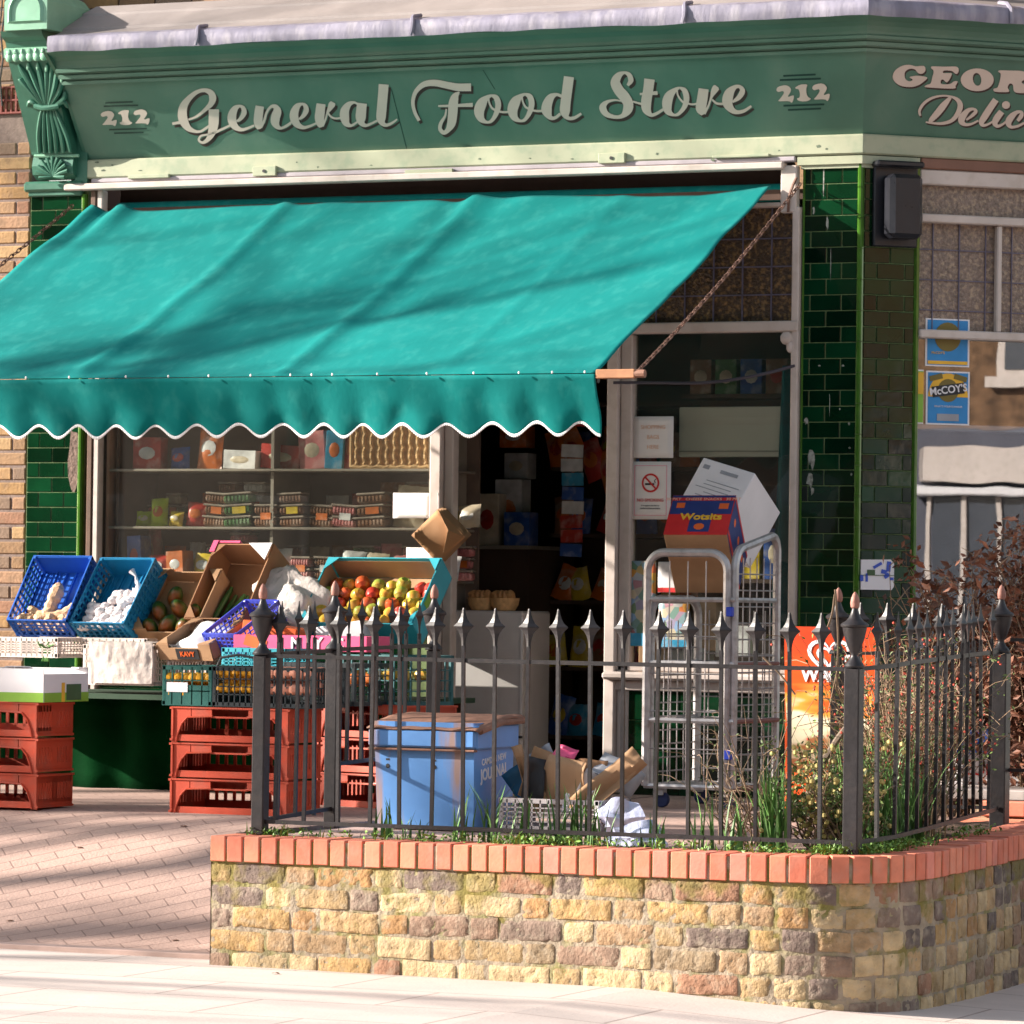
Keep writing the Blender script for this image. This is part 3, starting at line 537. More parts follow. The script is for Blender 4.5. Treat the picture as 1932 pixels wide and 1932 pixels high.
for org, k, LL in (((2240, 180), 240/1932, ((440, 342, 1205, 308), (360, 440, 1325, 405), (445, 1045, 1405, 1012), (550, 1145, 1330, 1110))), ((270, 270), 200/1932, ((370, 305, 1150, 272), (330, 402, 1300, 372), (480, 1062, 1545, 1032), (620, 1162, 1455, 1140)))):
    for x0, y0, x1, y1 in LL:
        mb = MB(); a = [onsign(org[0]+x*k, org[1]+y*k, 0, .002) for x, y in ((x0, y0-22), (x1, y1-22), (x1, y1+22), (x0, y0+22))]; mb.quad(*a); mb.build('ruled_line', m_line, fascia)
letter([('p', [(665, 190), (650, 150), (600, 145), (540, 150), (450, 130), (350, 150), (270, 210), (243, 290), (280, 360), (360, 405), (480, 417), (570, 395), (640, 350), (688, 300), (640, 280), (540, 272), (460, 290), (500, 322), (460, 343), (412, 320), (395, 260), (412, 210), (470, 182), (530, 192), (570, 238), (620, 247), (655, 222)], None)], (2560, 160), kF, 1, 'letter', sh=(3, 5))
letter([('p', [(735, 170), (760, 150), (900, 155), (1062, 155), (1092, 205), (1070, 248), (1040, 240), (1000, 210), (905, 205), (892, 235), (960, 237), (1003, 242), (985, 300), (940, 358), (892, 322), (866, 328), (862, 368), (900, 382), (980, 376), (1030, 345), (1078, 345), (1052, 400), (1020, 437), (680, 420), (675, 392), (730, 370), (752, 290), (770, 212)], None)], (2560, 160), kF, 1, 'letter', sh=(3, 5))
letter([('p', [(1330+212*cos(a), 324+146*sin(a)) for a in [i*pi/8 for i in range(16)]], [(1328+54*cos(a)+8*sin(a), 318+82*sin(a)) for a in [i*pi/6 for i in range(12)]])], (2560, 160), kF, 1, 'letter', sh=(3, 5))
letter([('p', [(1600, 218), (1625, 202), (1750, 205), (1900, 210), (1975, 245), (1980, 300), (1900, 350), (1960, 400), (2050, 470), (2030, 492), (1850, 492), (1800, 462), (1790, 392), (1750, 372), (1722, 420), (1742, 470), (1700, 482), (1560, 477), (1540, 440), (1592, 420), (1622, 330), (1632, 250)], None)], (2560, 160), kF, 1, 'letter', sh=(3, 5))
letter([('s', [(597, 788, 26), (588, 720, 34), (640, 632, 38), (740, 562, 34), (870, 530, 24), (990, 540, 26), (1080, 585, 52), (1112, 660, 70), (1078, 760, 64), (1000, 848, 48), (880, 885, 38), (750, 880, 26), (668, 868, 20)]), ('s', [(985, 552, 40), (900, 650, 82), (820, 750, 84), (740, 838, 62), (715, 868, 30)])], (2560, 160), kF, 1, 'letter_capital', sh=(3, 5))
letter([('s', [(1190, 840, 24), (1270, 780, 42), (1312, 730, 46), (1280, 700, 34), (1210, 720, 58), (1142, 800, 88), (1130, 862, 80), (1180, 900, 42), (1260, 890, 30), (1345, 848, 24)])], (2560, 160), kF, 1, 'letter', sh=(3, 5))
letter([('s', [(1570, 580, 82), (1500, 682, 86), (1430, 790, 88), (1388, 862, 74), (1402, 908, 44), (1460, 900, 30), (1535, 858, 24)])], (2560, 160), kF, 1, 'letter', sh=(3, 5))
letter([('s', [(1645, 732, 78), (1580, 820, 86), (1558, 880, 70), (1590, 920, 44), (1650, 900, 30), (1705, 858, 24)]), ('p', [(1700+52*cos(a), 648+50*sin(a)) for a in [i*pi/4 for i in range(8)]], None)], (2560, 160), kF, 1, 'letter', sh=(3, 5))
letter([('s', [(1850, 852, 40), (1895, 790, 55), (1900, 742, 38), (1840, 742, 48), (1770, 800, 82), (1732, 870, 82), (1762, 930, 42), (1850, 920, 34), (1935, 878, 30)])], (2560, 160), kF, 1, 'letter', sh=(3, 5))
# hairline board joints in the fascia
for x0, y0, x1, y1 in ((1147, 262, 1194, 446), (1415, 205, 1450, 262)):
    q = MB(); q.quad(onsign(x0-1, y0, 0, .001), onsign(x0+1.2, y0, 0, .001), onsign(x1+1.2, y1, 0, .001), onsign(x1-1, y1, 0, .001)); q.build('board_joint', m_line, fascia)
# ------------- console bracket (left end)
cb = MB(); x0, x1 = -4.385, -4.135
prof = [(0, 3.70), (-.03, 3.70), (-.075, 3.725), (-.085, 3.77), (-.07, 3.82), (-.09, 3.832), (-.095, 3.845), (-.36, 4.335), (-.365, 4.37), (0, 4.37)]
cb.prism([(x0, y, z) for y, z in prof], (x1-x0, 0, 0)); console = cb.build('console_bracket', m_corb_shade, shop)
cb = MB(); cb.prism([(x0-.008, y, z) for y, z in ((0, 4.30), (-.35, 4.30), (-.375, 4.318), (-.378, 4.36), (-.36, 4.372), (0, 4.372))], (x1-x0+.016, 0, 0)); cb.build('bracket_frieze', m_corb_lit, console)
for i in range(6):
    q = MB(); q.blob((x0+.022+i*.042, -.372, 4.318), (.022, .012, .026), 10); q.blob((x0+.022+i*.042, -.376, 4.345), (.014, .01, .016), 8, k=.5, seed=i); q.build('carved_scallop', m_corb_lit, console, smooth=True)
cb = MB(); cb.prism([(x0-.0, y, z) for y, z in ((0, 4.372), (-.365, 4.372), (-.375, 4.40), (-.41, 4.42), (-.43, 4.45), (0, 4.45))], (x1-x0+.0, 0, 0)); cb.build('bracket_cove', m_corb_shade, console)
bx0, bx1, zb = -4.345, -4.085, 4.45
outl = [(bx0, zb), (bx1, zb), (bx1, 4.60), (bx1-.04, 4.645), ((bx0+bx1)/2, 4.69), (bx0+.04, 4.645), (bx0, 4.60)]
niche = [(bx0+.035, zb+.045), (bx1-.035, zb+.045)]+[((bx0+bx1)/2+.095*cos(a), 4.55+.09*sin(a)) for a in [i*pi/10 for i in range(11)]]
q = MB(); q.prism([(x, -.455, z) for x, z in reversed(outl)], (0, .455, 0))
q.v += []; blockm = q.build('bracket_block', m_corb_lit, console)
q = MB(); nn = len(niche); off = [( (bx0+bx1)/2+(x-(bx0+bx1)/2)*1.16, 4.545+(z-4.545)*1.16) for x, z in niche]
for i in range(nn):
    j = (i+1) % nn; q.quad((off[i][0], -.4552, off[i][1]), (off[j][0], -.4552, off[j][1]), (niche[j][0], -.468, niche[j][1]), (niche[i][0], -.468, niche[i][1]))
    ins = lambda p, f: ((bx0+bx1)/2+(p[0]-(bx0+bx1)/2)*f, 4.545+(p[1]-4.545)*f)
    a, b = ins(niche[i], .93), ins(niche[j], .93); q.quad((niche[i][0], -.468, niche[i][1]), (niche[j][0], -.468, niche[j][1]), (b[0], -.457, b[1]), (a[0], -.457, a[1]))
q.build('arched_moulding', m_corb_lit, blockm)
cpn = Vector((0, .49, .265)).normalized(); cpp = Vector((0, -.097, 3.845))
def onc(x, y, off=.006): return onplane(x/4.999, y/4.999, cpn, cpp-cpn*off)
for pts, rr in (([(372, 1440), (368, 1250), (395, 1030)], .013), ([(425, 1440), (418, 1250), (420, 1030)], .012), ([(478, 1440), (470, 1250), (450, 1030)], .013), ([(535, 1440), (520, 1250), (475, 1030)], .013), ([(600, 1435), (575, 1260), (500, 1030)], .013), ([(665, 1430), (625, 1270), (520, 1030)], .012),
                ([(400, 1000), (300, 880), (200, 760), (190, 740)], .013), ([(410, 990), (290, 800), (175, 610)], .015), ([(420, 980), (340, 780), (262, 600)], .014), ([(430, 980), (395, 780), (352, 600)], .015), ([(440, 980), (445, 780), (437, 600)], .014), ([(455, 980), (480, 800), (490, 610)], .013), ([(465, 980), (520, 810), (545, 610)], .015), ([(480, 990), (560, 860), (590, 740)], .013), ([(500, 1000), (600, 930), (610, 860)], .012), ([(380, 1010), (290, 960), (262, 1010)], .011), ([(510, 1010), (600, 960), (640, 1020)], .011)):
    q = MB(); P_ = cr([(*p, 0) for p in pts], 4); n_ = len(P_); q.tube([onc(p.x, p.y, .004+.006*sin(pi*min(1, i/n_+.25))) for i, p in enumerate(P_)], [rr*(.8+.35*sin(pi*i/(n_-1)))*(.5 if i == n_-1 else 1) for i in range(n_)], 7); q.build('carved_stalk', m_corb_shade, console, smooth=True)
for x, y in ((262, 625), (352, 625), (437, 640), (545, 650), (580, 745)):
    q = MB(); q.blob(onc(x, y, .012), (.009, .007, .022), 8); q.build('carved_tip', m_corb_lit, console, smooth=True)  # pale colour on these tips stands for the sun catching them
q = MB(); q.tube([onc(330, 1000, .014), onc(400, 1020, .022), onc(480, 1015, .022), onc(560, 1000, .014)], .016, 8); q.build('carved_tie', m_corb_shade, console, smooth=True)
q = MB(); q.tube([onc(325, 1472, -.0), onc(745, 1468, -.0)], .009, 6); q.build('bracket_bead', m_corb_lit, console, smooth=True)
for i in range(11):
    a = pi*(-.04+1.08*i/10); xc = (x0+x1)/2+.005; q = MB(); L_ = .088 if 0 < i < 10 else .07
    q.tube([(xc, -.082, 3.712), (xc+L_*.6*cos(a), -.096, 3.715+.060*sin(a)), (xc+L_*1.12*cos(a), -.094, 3.718+.098*sin(a))], [.004, .008, .011], 6); q.build('shell_rib', m_corb_shade, console, smooth=True)
# ------------- tiled pilasters
def tiles(mb, fr, rows, z0, z1, pitch, dep=.012):
    z = z1; i = 0
    while z > z0+.02:
        e_ = rows[i % 2]; h = min(pitch, z-z0)
        for a, b in zip(e_, e_[1:]):
            if U(0, 1) < .0: continue
            M_ = fr((a+b)/2, dep/2-.0075, z-h/2); R_ = M_.to_3x3() @ Matrix.Rotation(U(-.006, .006), 3, 'X') @ Matrix.Rotation(U(-.006, .006), 3, 'Z')
            mb.box(M_.translation, (b-a-.0045, dep, h-.0045), M=R_, r=U(0, 1), b=.0022)
        z -= pitch; i += 1
def frF(x, o, z): return frame3((x, -o, z), (1, 0, 0), (0, 1, 0))
def frC(u, o, z): return frame3(CH(u, o, z), ce, -cn)
pc = MB(); pc.prism([(0, .0, .45), (.296, 0, .45), tuple(CH(.292, 0, .45)), (.25, .5, .45), (0, .5, .45)], (0, 0, 3.25)); pil = pc.build('pilaster', m_tileg, shop)
t1 = MB(); tiles(t1, frF, [[0, .036, .20, .282], [0, .12, .282]], .50, 3.64, .0785); t1.build('glazed_tiles', m_tile, pil, smooth=True)
t1 = MB(); tiles(t1, frC, [[.014, .085, .235, .288], [.014, .155, .288]], .50, 3.64, .0785); t1.build('glazed_tiles', m_tile, pil, smooth=True)
b_ = MB(); z = .5
while z < 3.62: b_.tube([(.297, -.004, z+.0015), (.297, -.004, z+.15)], .0165, 10); z += .152
b_.build('edge_tiles', m_bull, pil, smooth=True)
b_ = MB(); b_.tube([(-.002, .004, .5), (-.002, .004, 3.66)], .010, 8); b_.tube([CH(.294, -.002, .5), CH(.294, -.002, 3.66)], .008, 8); b_.build('side_trim', m_bull, pil, smooth=True)
cap = MB(); cap.prism([(-.03, -.03, 3.655), (.312, -.03, 3.655), tuple(CH(.30, .03, 3.655)), tuple(CH(.30, -.05, 3.655)), (-.03, .05, 3.655)], (0, 0, .04))
cap.prism([(-.015, -.018, 3.636), (.307, -.018, 3.636), tuple(CH(.295, .018, 3.636)), tuple(CH(.295, -.05, 3.636)), (-.015, .05, 3.636)], (0, 0, .019)); cap.build('capital', m_mint, pil)
# chipped glaze on the front tiles
for x, y, w, h in ((1520, 795, 8, 12), (1530, 868, 14, 40), (1528, 905, 10, 26), (1532, 925, 6, 14), (1553, 318, 3, 130), (1560, 420, 5, 20), (1534, 395, 4, 12), (1566, 500, 2, 60), (1564, 760, 2, 40), (1583, 772, 3, 5), (1601, 800, 4, 5), (1602, 845, 3, 4), (1605, 895, 4, 5), (1545, 690, 5, 4), (1590, 690, 4, 4)):
    c_ = atY(x, y, -.0135); n_ = 9; pts = [Vector((c_.x+w/760*cos(a)*(1+1.3*noise.noise(Vector((x, a*3, 0)))), -.0052, c_.z+h/760*sin(a)*(1+1.3*noise.noise(Vector((y, a*3, 3)))))) for a in [2*pi*i/n_ for i in range(n_)]]
    q = MB(); q.add(pts, [list(reversed(range(n_)))]); q.build('chipped_patch', mat('chipped_biscuit', (.26, .27, .24), .8, .5, 60), pil)
pc = MB(); pc.box((-4.26, .10, 2.05), (.355, .2, 3.2)); pil2 = pc.build('pilaster', m_tileg, shop)
t1 = MB(); tiles(t1, frF, [[-4.436, -4.36, -4.205, -4.115], [-4.436, -4.28, -4.115]], .45, 3.62, .0795); t1.build('glazed_tiles', m_tile, pil2, smooth=True)
b_ = MB(); b_.tube([(-4.10, -.006, .45), (-4.10, -.006, 3.62)], .018, 10); b_.build('edge_tiles', m_bull, pil2, smooth=True)
cap = MB(); cap.box((-4.275, .0, 3.665), (.37, .10, .055), b=.012); cap.box((-4.275, .0, 3.628), (.33, .06, .03), b=.006); cap.build('capital', m_corb_shade, pil2)
q = MB(); n_ = 14; c_ = Vector((-4.145, -.0055, 2.2)); q.add([c_+Vector((.035*cos(a)*(1+.3*noise.noise(Vector((a, 1, 1)))), 0, .17*sin(a)*(1+.3*noise.noise(Vector((a*2, 5, 1)))))) for a in [2*pi*i/n_ for i in range(n_)]], [list(reversed(range(n_)))]); q.build('chipped_patch', mat('bare_mortar_patch', (.16, .11, .09), .95, .4, 40, bump=.8, bs=60), pil2)
# ------------- brick side wall (left)
bw = MB(); bw.box((-8.45, .1055, 3.0), (8.0, .2, 6.4)); bw.build('wall_core', m_mort2, shop)
bb = MB(); z = .30; c = 0
while z < 5.9:
    x = -4.448; i = c % 2
    while x > -5.9:
        L_ = (.104 if i % 2 else .215); L_ = .078 if (x > -4.46 and c % 2) else L_
        if not (abs(z-3.98) < .07 and x > -4.7): bb.box((x-L_/2, .014, z), (L_, .03, .066), r=U(0, 1), b=.006)
        x -= L_+.010; i += 1
    z += .0795; c += 1
bb.build('brickwork', m_stock2, shop, smooth=True)
ab = MB(); a = atY(47, 213, 0); 
for i in range(7): ab.box((a.x-.018-i*.031, -.004, a.z+.07), (.012, .02, .145), b=.002)
for z_ in (.002, .07, .14): ab.box((a.x-.11, -.006, a.z+z_), (.22, .018, .011), b=.002)
ab.build('air_brick', mat('red_terracotta_vent', (.22, .055, .045), .7), shop)
ab = MB(); ab.box((a.x-.11, .012, a.z+.07), (.22, .01, .15)); ab.build('vent_hole', m_blk, shop)
cbx = MB(); P_ = [atY(x, y, -.03) for x, y in ((12, -20), (8, 30), (2, 70), (6, 110), (0, 150), (4, 200))]; cbx.tube(P_, .006, 6); cbx.tube([p+Vector((-.02, 0, 0)) for p in P_], .005, 6); cbx.build('loose_cable', m_blk, shop, smooth=True)
uw = MB(); uw.box((-1.15, .45, 5.85), (6.6, .2, 2.7)); uwo = uw.build('upper_wall', m_mort2, shop); uw = MB(); z = 4.62; c = 0
while z < 7.1:
    x = -4.44+.11*(c % 2)
    while x < 2.1: uw.box((x+.107, .344, z), (.213, .014, .066), r=U(0, 1)); x += .225
    z += .0795; c += 1
uw.build('upper_brickwork', m_stock2, shop)
# ------------- shopfront joinery
def bar(name, x0, x1, z0, z1, yo=.0, d=.07, m=m_cream, b=.006, parent=None):
    q = MB(); q.box(((x0+x1)/2, yo, (z0+z1)/2), (x1-x0, d, z1-z0), b=b); return q.build(name, m, parent or shop, smooth=True)
bar('head_beam', -4.20, -.095, 3.637, 3.672, -.03, .07); bar('head_board', -4.05, -.04, 3.674, 3.70, -.005, .06, mat('grey_lilac_paint', (.36, .33, .36), .5, .1, 12))
bar('box_end', -.115, -.03, 3.42, 3.655, -.012, .05); bar('box_lining', -3.984, -.117, 3.46, 3.69, .17, .02, mat('box_dark', (.035, .018, .013), .8)); bar('box_floor', -4.0, -.117, 3.452, 3.474, .04, .14)
q = MB(); q.tube([(-3.95, .10, 3.535), (-.13, .10, 3.535)], .045, 14); q.build('canvas_roller', m_canvas, shop, smooth=True)
bar('jamb', -4.056, -4.022, .5, 3.64, .0, .05, m_brownw); bar('jamb', -4.02, -3.985, .5, 3.637, .01, .06)
bar('mullion', -2.018, -1.955, .53, 2.83, -.01, .08); bar('mullion', -1.953, -1.90, .53, 2.83, .02, .07); bar('door_post', -1.035, -.975, .53, 2.83, .0, .09); bar('door_post', -.973, -.91, .53, 2.83, .02, .07)
tr = bar('transom', -3.985, -.012, 2.832, 2.885, -.008, .075); bar('window_jamb', -.052, -.014, .6, 3.45, .0, .07); bar('sill', -1.03, -.012, 1.095, 1.135, -.035, .10, b=.012); bar('apron', -1.03, -.03, 1.04, 1.093, -.004, .05); bar('sill_shadow_bead', -1.03, -.03, 1.137, 1.17, .01, .05)
q = MB(); q.blob((-.075, -.03, 2.80), (.035, .03, .035), 8); q.blob((-.055, -.03, 2.755), (.022, .02, .03), 8); q.build('carved_bracket', m_cream, tr, smooth=True)
tl = MB(); tiles(tl, frF, [[-.93, -.78, -.63, -.48, -.33, -.18, -.03]]*2, .50, 1.045, .152); tl.build('stall_riser_tiles', m_tile, shop, smooth=True); bar('stall_riser', -.96, -.03, .45, 1.05, .05, .09, m_tileg)
tl = MB(); tiles(tl, frF, [[-3.97+.152*i for i in range(13)]]*2, .50, 1.30, .152); tl.build('stall_riser_tiles', m_tile, shop, smooth=True); bar('stall_riser', -3.98, -2.02, .45, 1.31, .05, .09, m_tileg); bar('sill', -3.98, -2.02, 1.31, 1.36, -.02, .10, b=.01)
# window panes and obscured lights with leading
def pane(name, x0, x1, z0, z1, y, m, parent=None):
    q = MB(); q.box(((x0+x1)/2, y, (z0+z1)/2), (x1-x0, .005, z1-z0)); return q.build(name, m, parent or shop)
pane('window_pane', -3.99, -2.01, 1.355, 2.835, .03, m_glass); pane('window_pane', -.915, -.048, 1.165, 2.835, .03, m_glass)
ol = pane('obscured_light', -3.99, -.048, 2.88, 3.455, .03, m_obsc); q = MB()
for i in range(26): q.box((-3.9+i*.155, .024, 3.17), (.006, .008, .57))
for z_ in (3.02, 3.16, 3.30): q.box((-2.02, .0235, z_), (3.94, .007, .006))
q.build('leading', m_came, ol)
# ------------- canted side window
def cbar(name, u0, u1, z0, z1, o=0, d=.07, m=m_cream, b=.006):
    q = MB(); q.box(CH((u0+u1)/2, o, (z0+z1)/2), (u1-u0, d, z1-z0), M=Matrix((ce, -cn, ZU)).transposed(), b=b); return q.build(name, m, shop, smooth=True)
cbar('side_head', .31, CU, 3.645, 3.70, .0, .05, mat('weathered_brown_board', (.20, .10, .07), .7)); cbar('side_head_board', .31, CU, 3.568, 3.643, -.01, .05); cbar('side_transom', .31, CU, 3.38, 3.422, .0, .07); cbar('side_transom', .31, CU, 2.808, 2.85, .0, .07); cbar('glazing_bar', .735, .762, 2.85, 3.38, .0, .04); cbar('glazing_bar', 1.6, 1.627, 2.85, 3.38, .0, .04)
cbar('side_sill', .31, CU, .98, 1.05, .02, .14); cbar('blind_rail', .30, CU, 2.352, 2.388, -.04, .02, m_white); cbar('side_jamb', .292, .312, .98, 3.70, -.01, .05, m_bull, .004)
cbar('side_stall_riser', .30, CU, .4, .98, -.03, .06, m_tileg)
q = MB(); q.box(CH((.31+CU)/2, -.03, 3.49), (CU-.31, .006, .16), M=Matrix((ce, -cn, ZU)).transposed()); q.box(CH((.31+CU)/2, -.03, 3.115), (CU-.31, .006, .54), M=Matrix((ce, -cn, ZU)).transposed()); ol2 = q.build('obscured_light', m_obsc2, shop)
q = MB()
for i in range(16): q.box(CH(.40+i*.145, -.024, 3.115), (.005, .008, .53), M=Matrix((ce, -cn, ZU)).transposed())
for z_ in (2.95, 3.10, 3.25): q.box(CH((.31+CU)/2, -.0235, z_), (CU-.31, .007, .005), M=Matrix((ce, -cn, ZU)).transposed())
q.build('leading', m_came, ol2)
q = MB(); q.box(CH((.31+CU)/2, -.03, 1.93), (CU-.31, .005, 1.76), M=Matrix((ce, -cn, ZU)).transposed()); q.build('window_pane', m_glass2, shop)
# ------------- interior shell
def slab(name, c, d, m):
    q = MB(); q.box(c, d); return q.build(name, m, shop)
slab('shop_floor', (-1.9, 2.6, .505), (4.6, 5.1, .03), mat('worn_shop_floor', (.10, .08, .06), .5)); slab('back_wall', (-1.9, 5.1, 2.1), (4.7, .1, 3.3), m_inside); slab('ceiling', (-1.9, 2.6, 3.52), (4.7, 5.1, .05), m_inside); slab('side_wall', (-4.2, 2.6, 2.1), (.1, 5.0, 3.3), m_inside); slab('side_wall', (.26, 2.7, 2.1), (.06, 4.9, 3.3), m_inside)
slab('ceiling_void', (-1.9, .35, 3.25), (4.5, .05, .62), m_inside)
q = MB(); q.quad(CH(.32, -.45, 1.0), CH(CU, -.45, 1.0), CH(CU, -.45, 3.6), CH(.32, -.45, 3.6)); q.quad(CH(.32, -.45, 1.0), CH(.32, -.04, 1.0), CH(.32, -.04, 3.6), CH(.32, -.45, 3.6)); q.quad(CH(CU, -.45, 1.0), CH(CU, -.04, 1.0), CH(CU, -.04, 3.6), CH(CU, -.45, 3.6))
q.build('display_lining', mat('dark_backdrop', (.055, .06, .075), .8), shop)  # dark backdrop added behind the glass for the unlit interior
q = MB(); q.box((1.6, 3.2, 2.6), (.2, 2.4, 4.4)); q.box((-2, 5.6, 2.6), (9, .3, 5.4)); q.build('rear_wall', m_stock2, shop)
q = MB(); q.quad(CH(CU, 0, 0), CH(CU, 0, 5), CH(CU, -3.5, 5), CH(CU, -3.5, 0)); q.build('end_wall', m_stock2, shop)
# wall panel box and plaque on the canted pilaster
lb = thing('wall_box', 'black moulded plastic box fixed near the top of the green tiled corner pilaster', 'wall box', CH(.17, .02, 3.24), M=Matrix((ce, -cn, ZU)).transposed().to_4x4())
q = MB(); q.box((0, 0, .21), (.235, .03, .40), b=.006); q.box((0, -.03, .415), (.255, .09, .03), b=.008); q.build('back_plate', m_darkm, lb, local=True, smooth=True)
q = MB(); q.box((.012, -.07, .205), (.175, .11, .315), b=.022); q.build('cover', m_darkm, lb, local=True, smooth=True)
pq = thing('wall_plaque', 'white tile plaque with blue marks low on the corner pilaster', 'plaque', atC(1655, 1084, .016), M=Matrix((ce, -cn, ZU)).transposed().to_4x4())
q = MB(); q.prism([(-.088, -.002, -.075), (.078, -.002, -.075), (.090, -.002, -.058), (.090, -.002, .055), (.072, -.002, .075), (-.088, -.002, .072)], (0, .012, 0)); q.build('plate', m_white, pq, local=True)
for x, z, w, h, a in ((-.085, -.018, .018, .03, 0), (-.058, -.016, .012, .04, 0), (.0, .045, .05, .014, -.5), (.06, .04, .022, .05, .1), (.035, .014, .03, .02, .2), (.078, -.02, .018, .014, 0), (.05, -.005, .03, .02, -.6)): q = MB(); q.box((x, -.004, z), (w, .002, h), M=Matrix.Rotation(a, 3, 'Y')); q.build('blue_mark', mat('cobalt_print', (.03, .09, .5), .4), pq, local=True)
q = MB(); q.box((-.035, -.004, .010), (.042, .002, .026)); q.box((0, -.004, -.0035), (.176, .002, .003)); q.build('dark_mark', m_dgrn, pq, local=True)
# ---------------------------------------------------------------- awning
aw = thing('shop_awning', 'large faded teal canvas awning with scalloped white-edged valance over the stalls', 'awning', (-2, -1, 2.5))
AX0, AX1, AYF, AZF, AZB = -4.03, -.155, -2.2, 2.515, 3.560
def canvas(u, v):
    x = AX0+(AX1-AX0)*u; y = -.06+(AYF+.06)*v; z = AZB+(AZF-AZB)*v
    z -= .05*sin(pi*v)*(.5+.5*sin(pi*min(1, max(0, u)))); n = 0
    for xs_, a in ((-1.78, .014), (-2.86, .014), (-.95, .005)):
        d = (x-xs_); n += a*math.exp(-(d/.045)**2)-a*.6*math.exp(-((d-.13)/.10)**2)
    z -= .034*min(1, u/.07, (1-u)/.10)*(1-v)
    n += .020*noise.noise(Vector((x*.9+v*1.3, v*4.5-x*.3, 0)))+.008*noise.noise(Vector((x*2.5+v, v*9-x, 3)))
    n += .030*math.exp(-((x+3.84)/.07)**2)*math.exp(-(v/.10)**2)-.03*math.exp(-((x+3.93)/.05)**2)*math.exp(-(v/.25)**2)
    n += .022*math.exp(-((x+1.80)/.16)**2)*math.exp(-(v/.16)**2)*sin((x+1.8)*14)
    for k in range(9): n += .006*sin((x+.5*v+k)*2.1+k*1.7+v*3)*.4
    z += n*(1 if v < .97 else (1-v)/.03); y -= n*.3
    return Vector((x, y, z))
q = MB(); q.grid(canvas, 150, 90); q.build('canvas', m_canvas, aw, smooth=True, thick=.002)
def valz(x, v):
    bot = 2.262-.030*cos(2*pi*(AX1-x+.0)/.2185)-(.008*noise.noise(Vector((x*1.3, 0, 0)))); return AZF-.004+(bot-AZF)*v
def valf(u, v):
    x = AX0-.0+(AX1-AX0)*u; amp = v**.8
    y = AYF-.006*amp+.085*v+amp*(.009*sin(x*3.1+1)+.005*sin(x*7.3+.5)+.012*noise.noise(Vector((x*6, v*2, 2))))
    return Vector((x+.012*sin(v*4+x*5)*v, y, valz(x, v)))
q = MB(); q.grid(valf, 420, 12); q.build('valance', m_canvas, aw, smooth=True, thick=.0025)
q = MB(); n_ = 420
for i in range(n_):
    a, b = valf(i/n_, 1), valf((i+1)/n_, 1); dy = Vector((0, -.004, 0)); q.quad(a+dy+ZU*.013, b+dy+ZU*.013, b+dy-ZU*.002, a+dy-ZU*.002)
q.build('white_edging', m_trim, aw, smooth=True, thick=.003)
q = MB(); q.tube([(AX0-.6, AYF+.03, AZF-.03), (AX1+.005, AYF+.03, AZF-.03)], .015, 10); bar_ = q.build('front_bar', m_iron, aw, smooth=True)
q = MB(); q.box((-.055, AYF+.012, AZF-.005), (.19, .036, .042), b=.004); q.build('wooden_bar_end', mat('varnished_batten', (.42, .20, .10), .6, .2, 12), bar_); q = MB(); q.tube([(.035, AYF+.012, AZF-.005), (.085, AYF+.012, AZF-.005)], .019, 10); q.build('bar_ferrule', m_rust, bar_, smooth=True)
for x3 in (186, 430, 750, 990, 1218, 1455, 1680, 1800, 1916, 2170, 2450, 2715, 2970, 3158, 3342):
    p = atY(x3/3, 0, AYF-.012); q = MB(); q.blob((p.x, AYF-.022, AZF+.004), (.005, .004, .007), 7); q.build('lacing_knot', m_trim, aw, smooth=True)
def chain(name, a, b, mtl, parent, n=58, sag=.03):
    q = MB(); a, b = Vector(a), Vector(b); d = (b-a).normalized(); s_ = d.cross(ZU).normalized(); w_ = d.cross(s_)
    for i in range(n):
        t = (i+.5)/n; c = a.lerp(b, t)-ZU*sag*sin(pi*t); ax = s_ if i % 2 else w_; L_ = (b-a).length/n*.72
        q.tube([c+d*L_*cos(k*pi/4)+ax*.0095*sin(k*pi/4) for k in range(9)], .0036, 4, cap=False)
    return q.build(name, mtl, parent, smooth=True)
m_chain = mat('rusty_chain', (.16, .085, .06), .7, .2, 30)
chain('chain', (-.005, -.05, 3.56), (.045, -2.19, 2.515), m_chain, aw); chain('chain', (-4.16, -.03, 3.56), (-4.18, -2.19, 2.515), m_chain, aw)
q = MB(); P_ = [atY(1503, 335, -.03), atY(1496, 350, -.05), atY(1488, 372, -.05), atY(1487, 400, -.04)]; q.tube(P_, .007, 5); q.build('chain_hook', m_chain, aw)
cbl = MB(); cbl.tube(cr([atY(1158, 722, -.07), atY(1230, 722, -.08), atY(1330, 722, -.08), atY(1420, 710, -.07), atY(1500, 690, -.03)], 5), .0085, 6); tag(cbl.build('rubber_hose', mat('grey_rubber', (.07, .065, .085), .5), loc=(-.5, 0, 2.6), smooth=True), 'thin grey hose strung across the top of the door side window', 'hose')
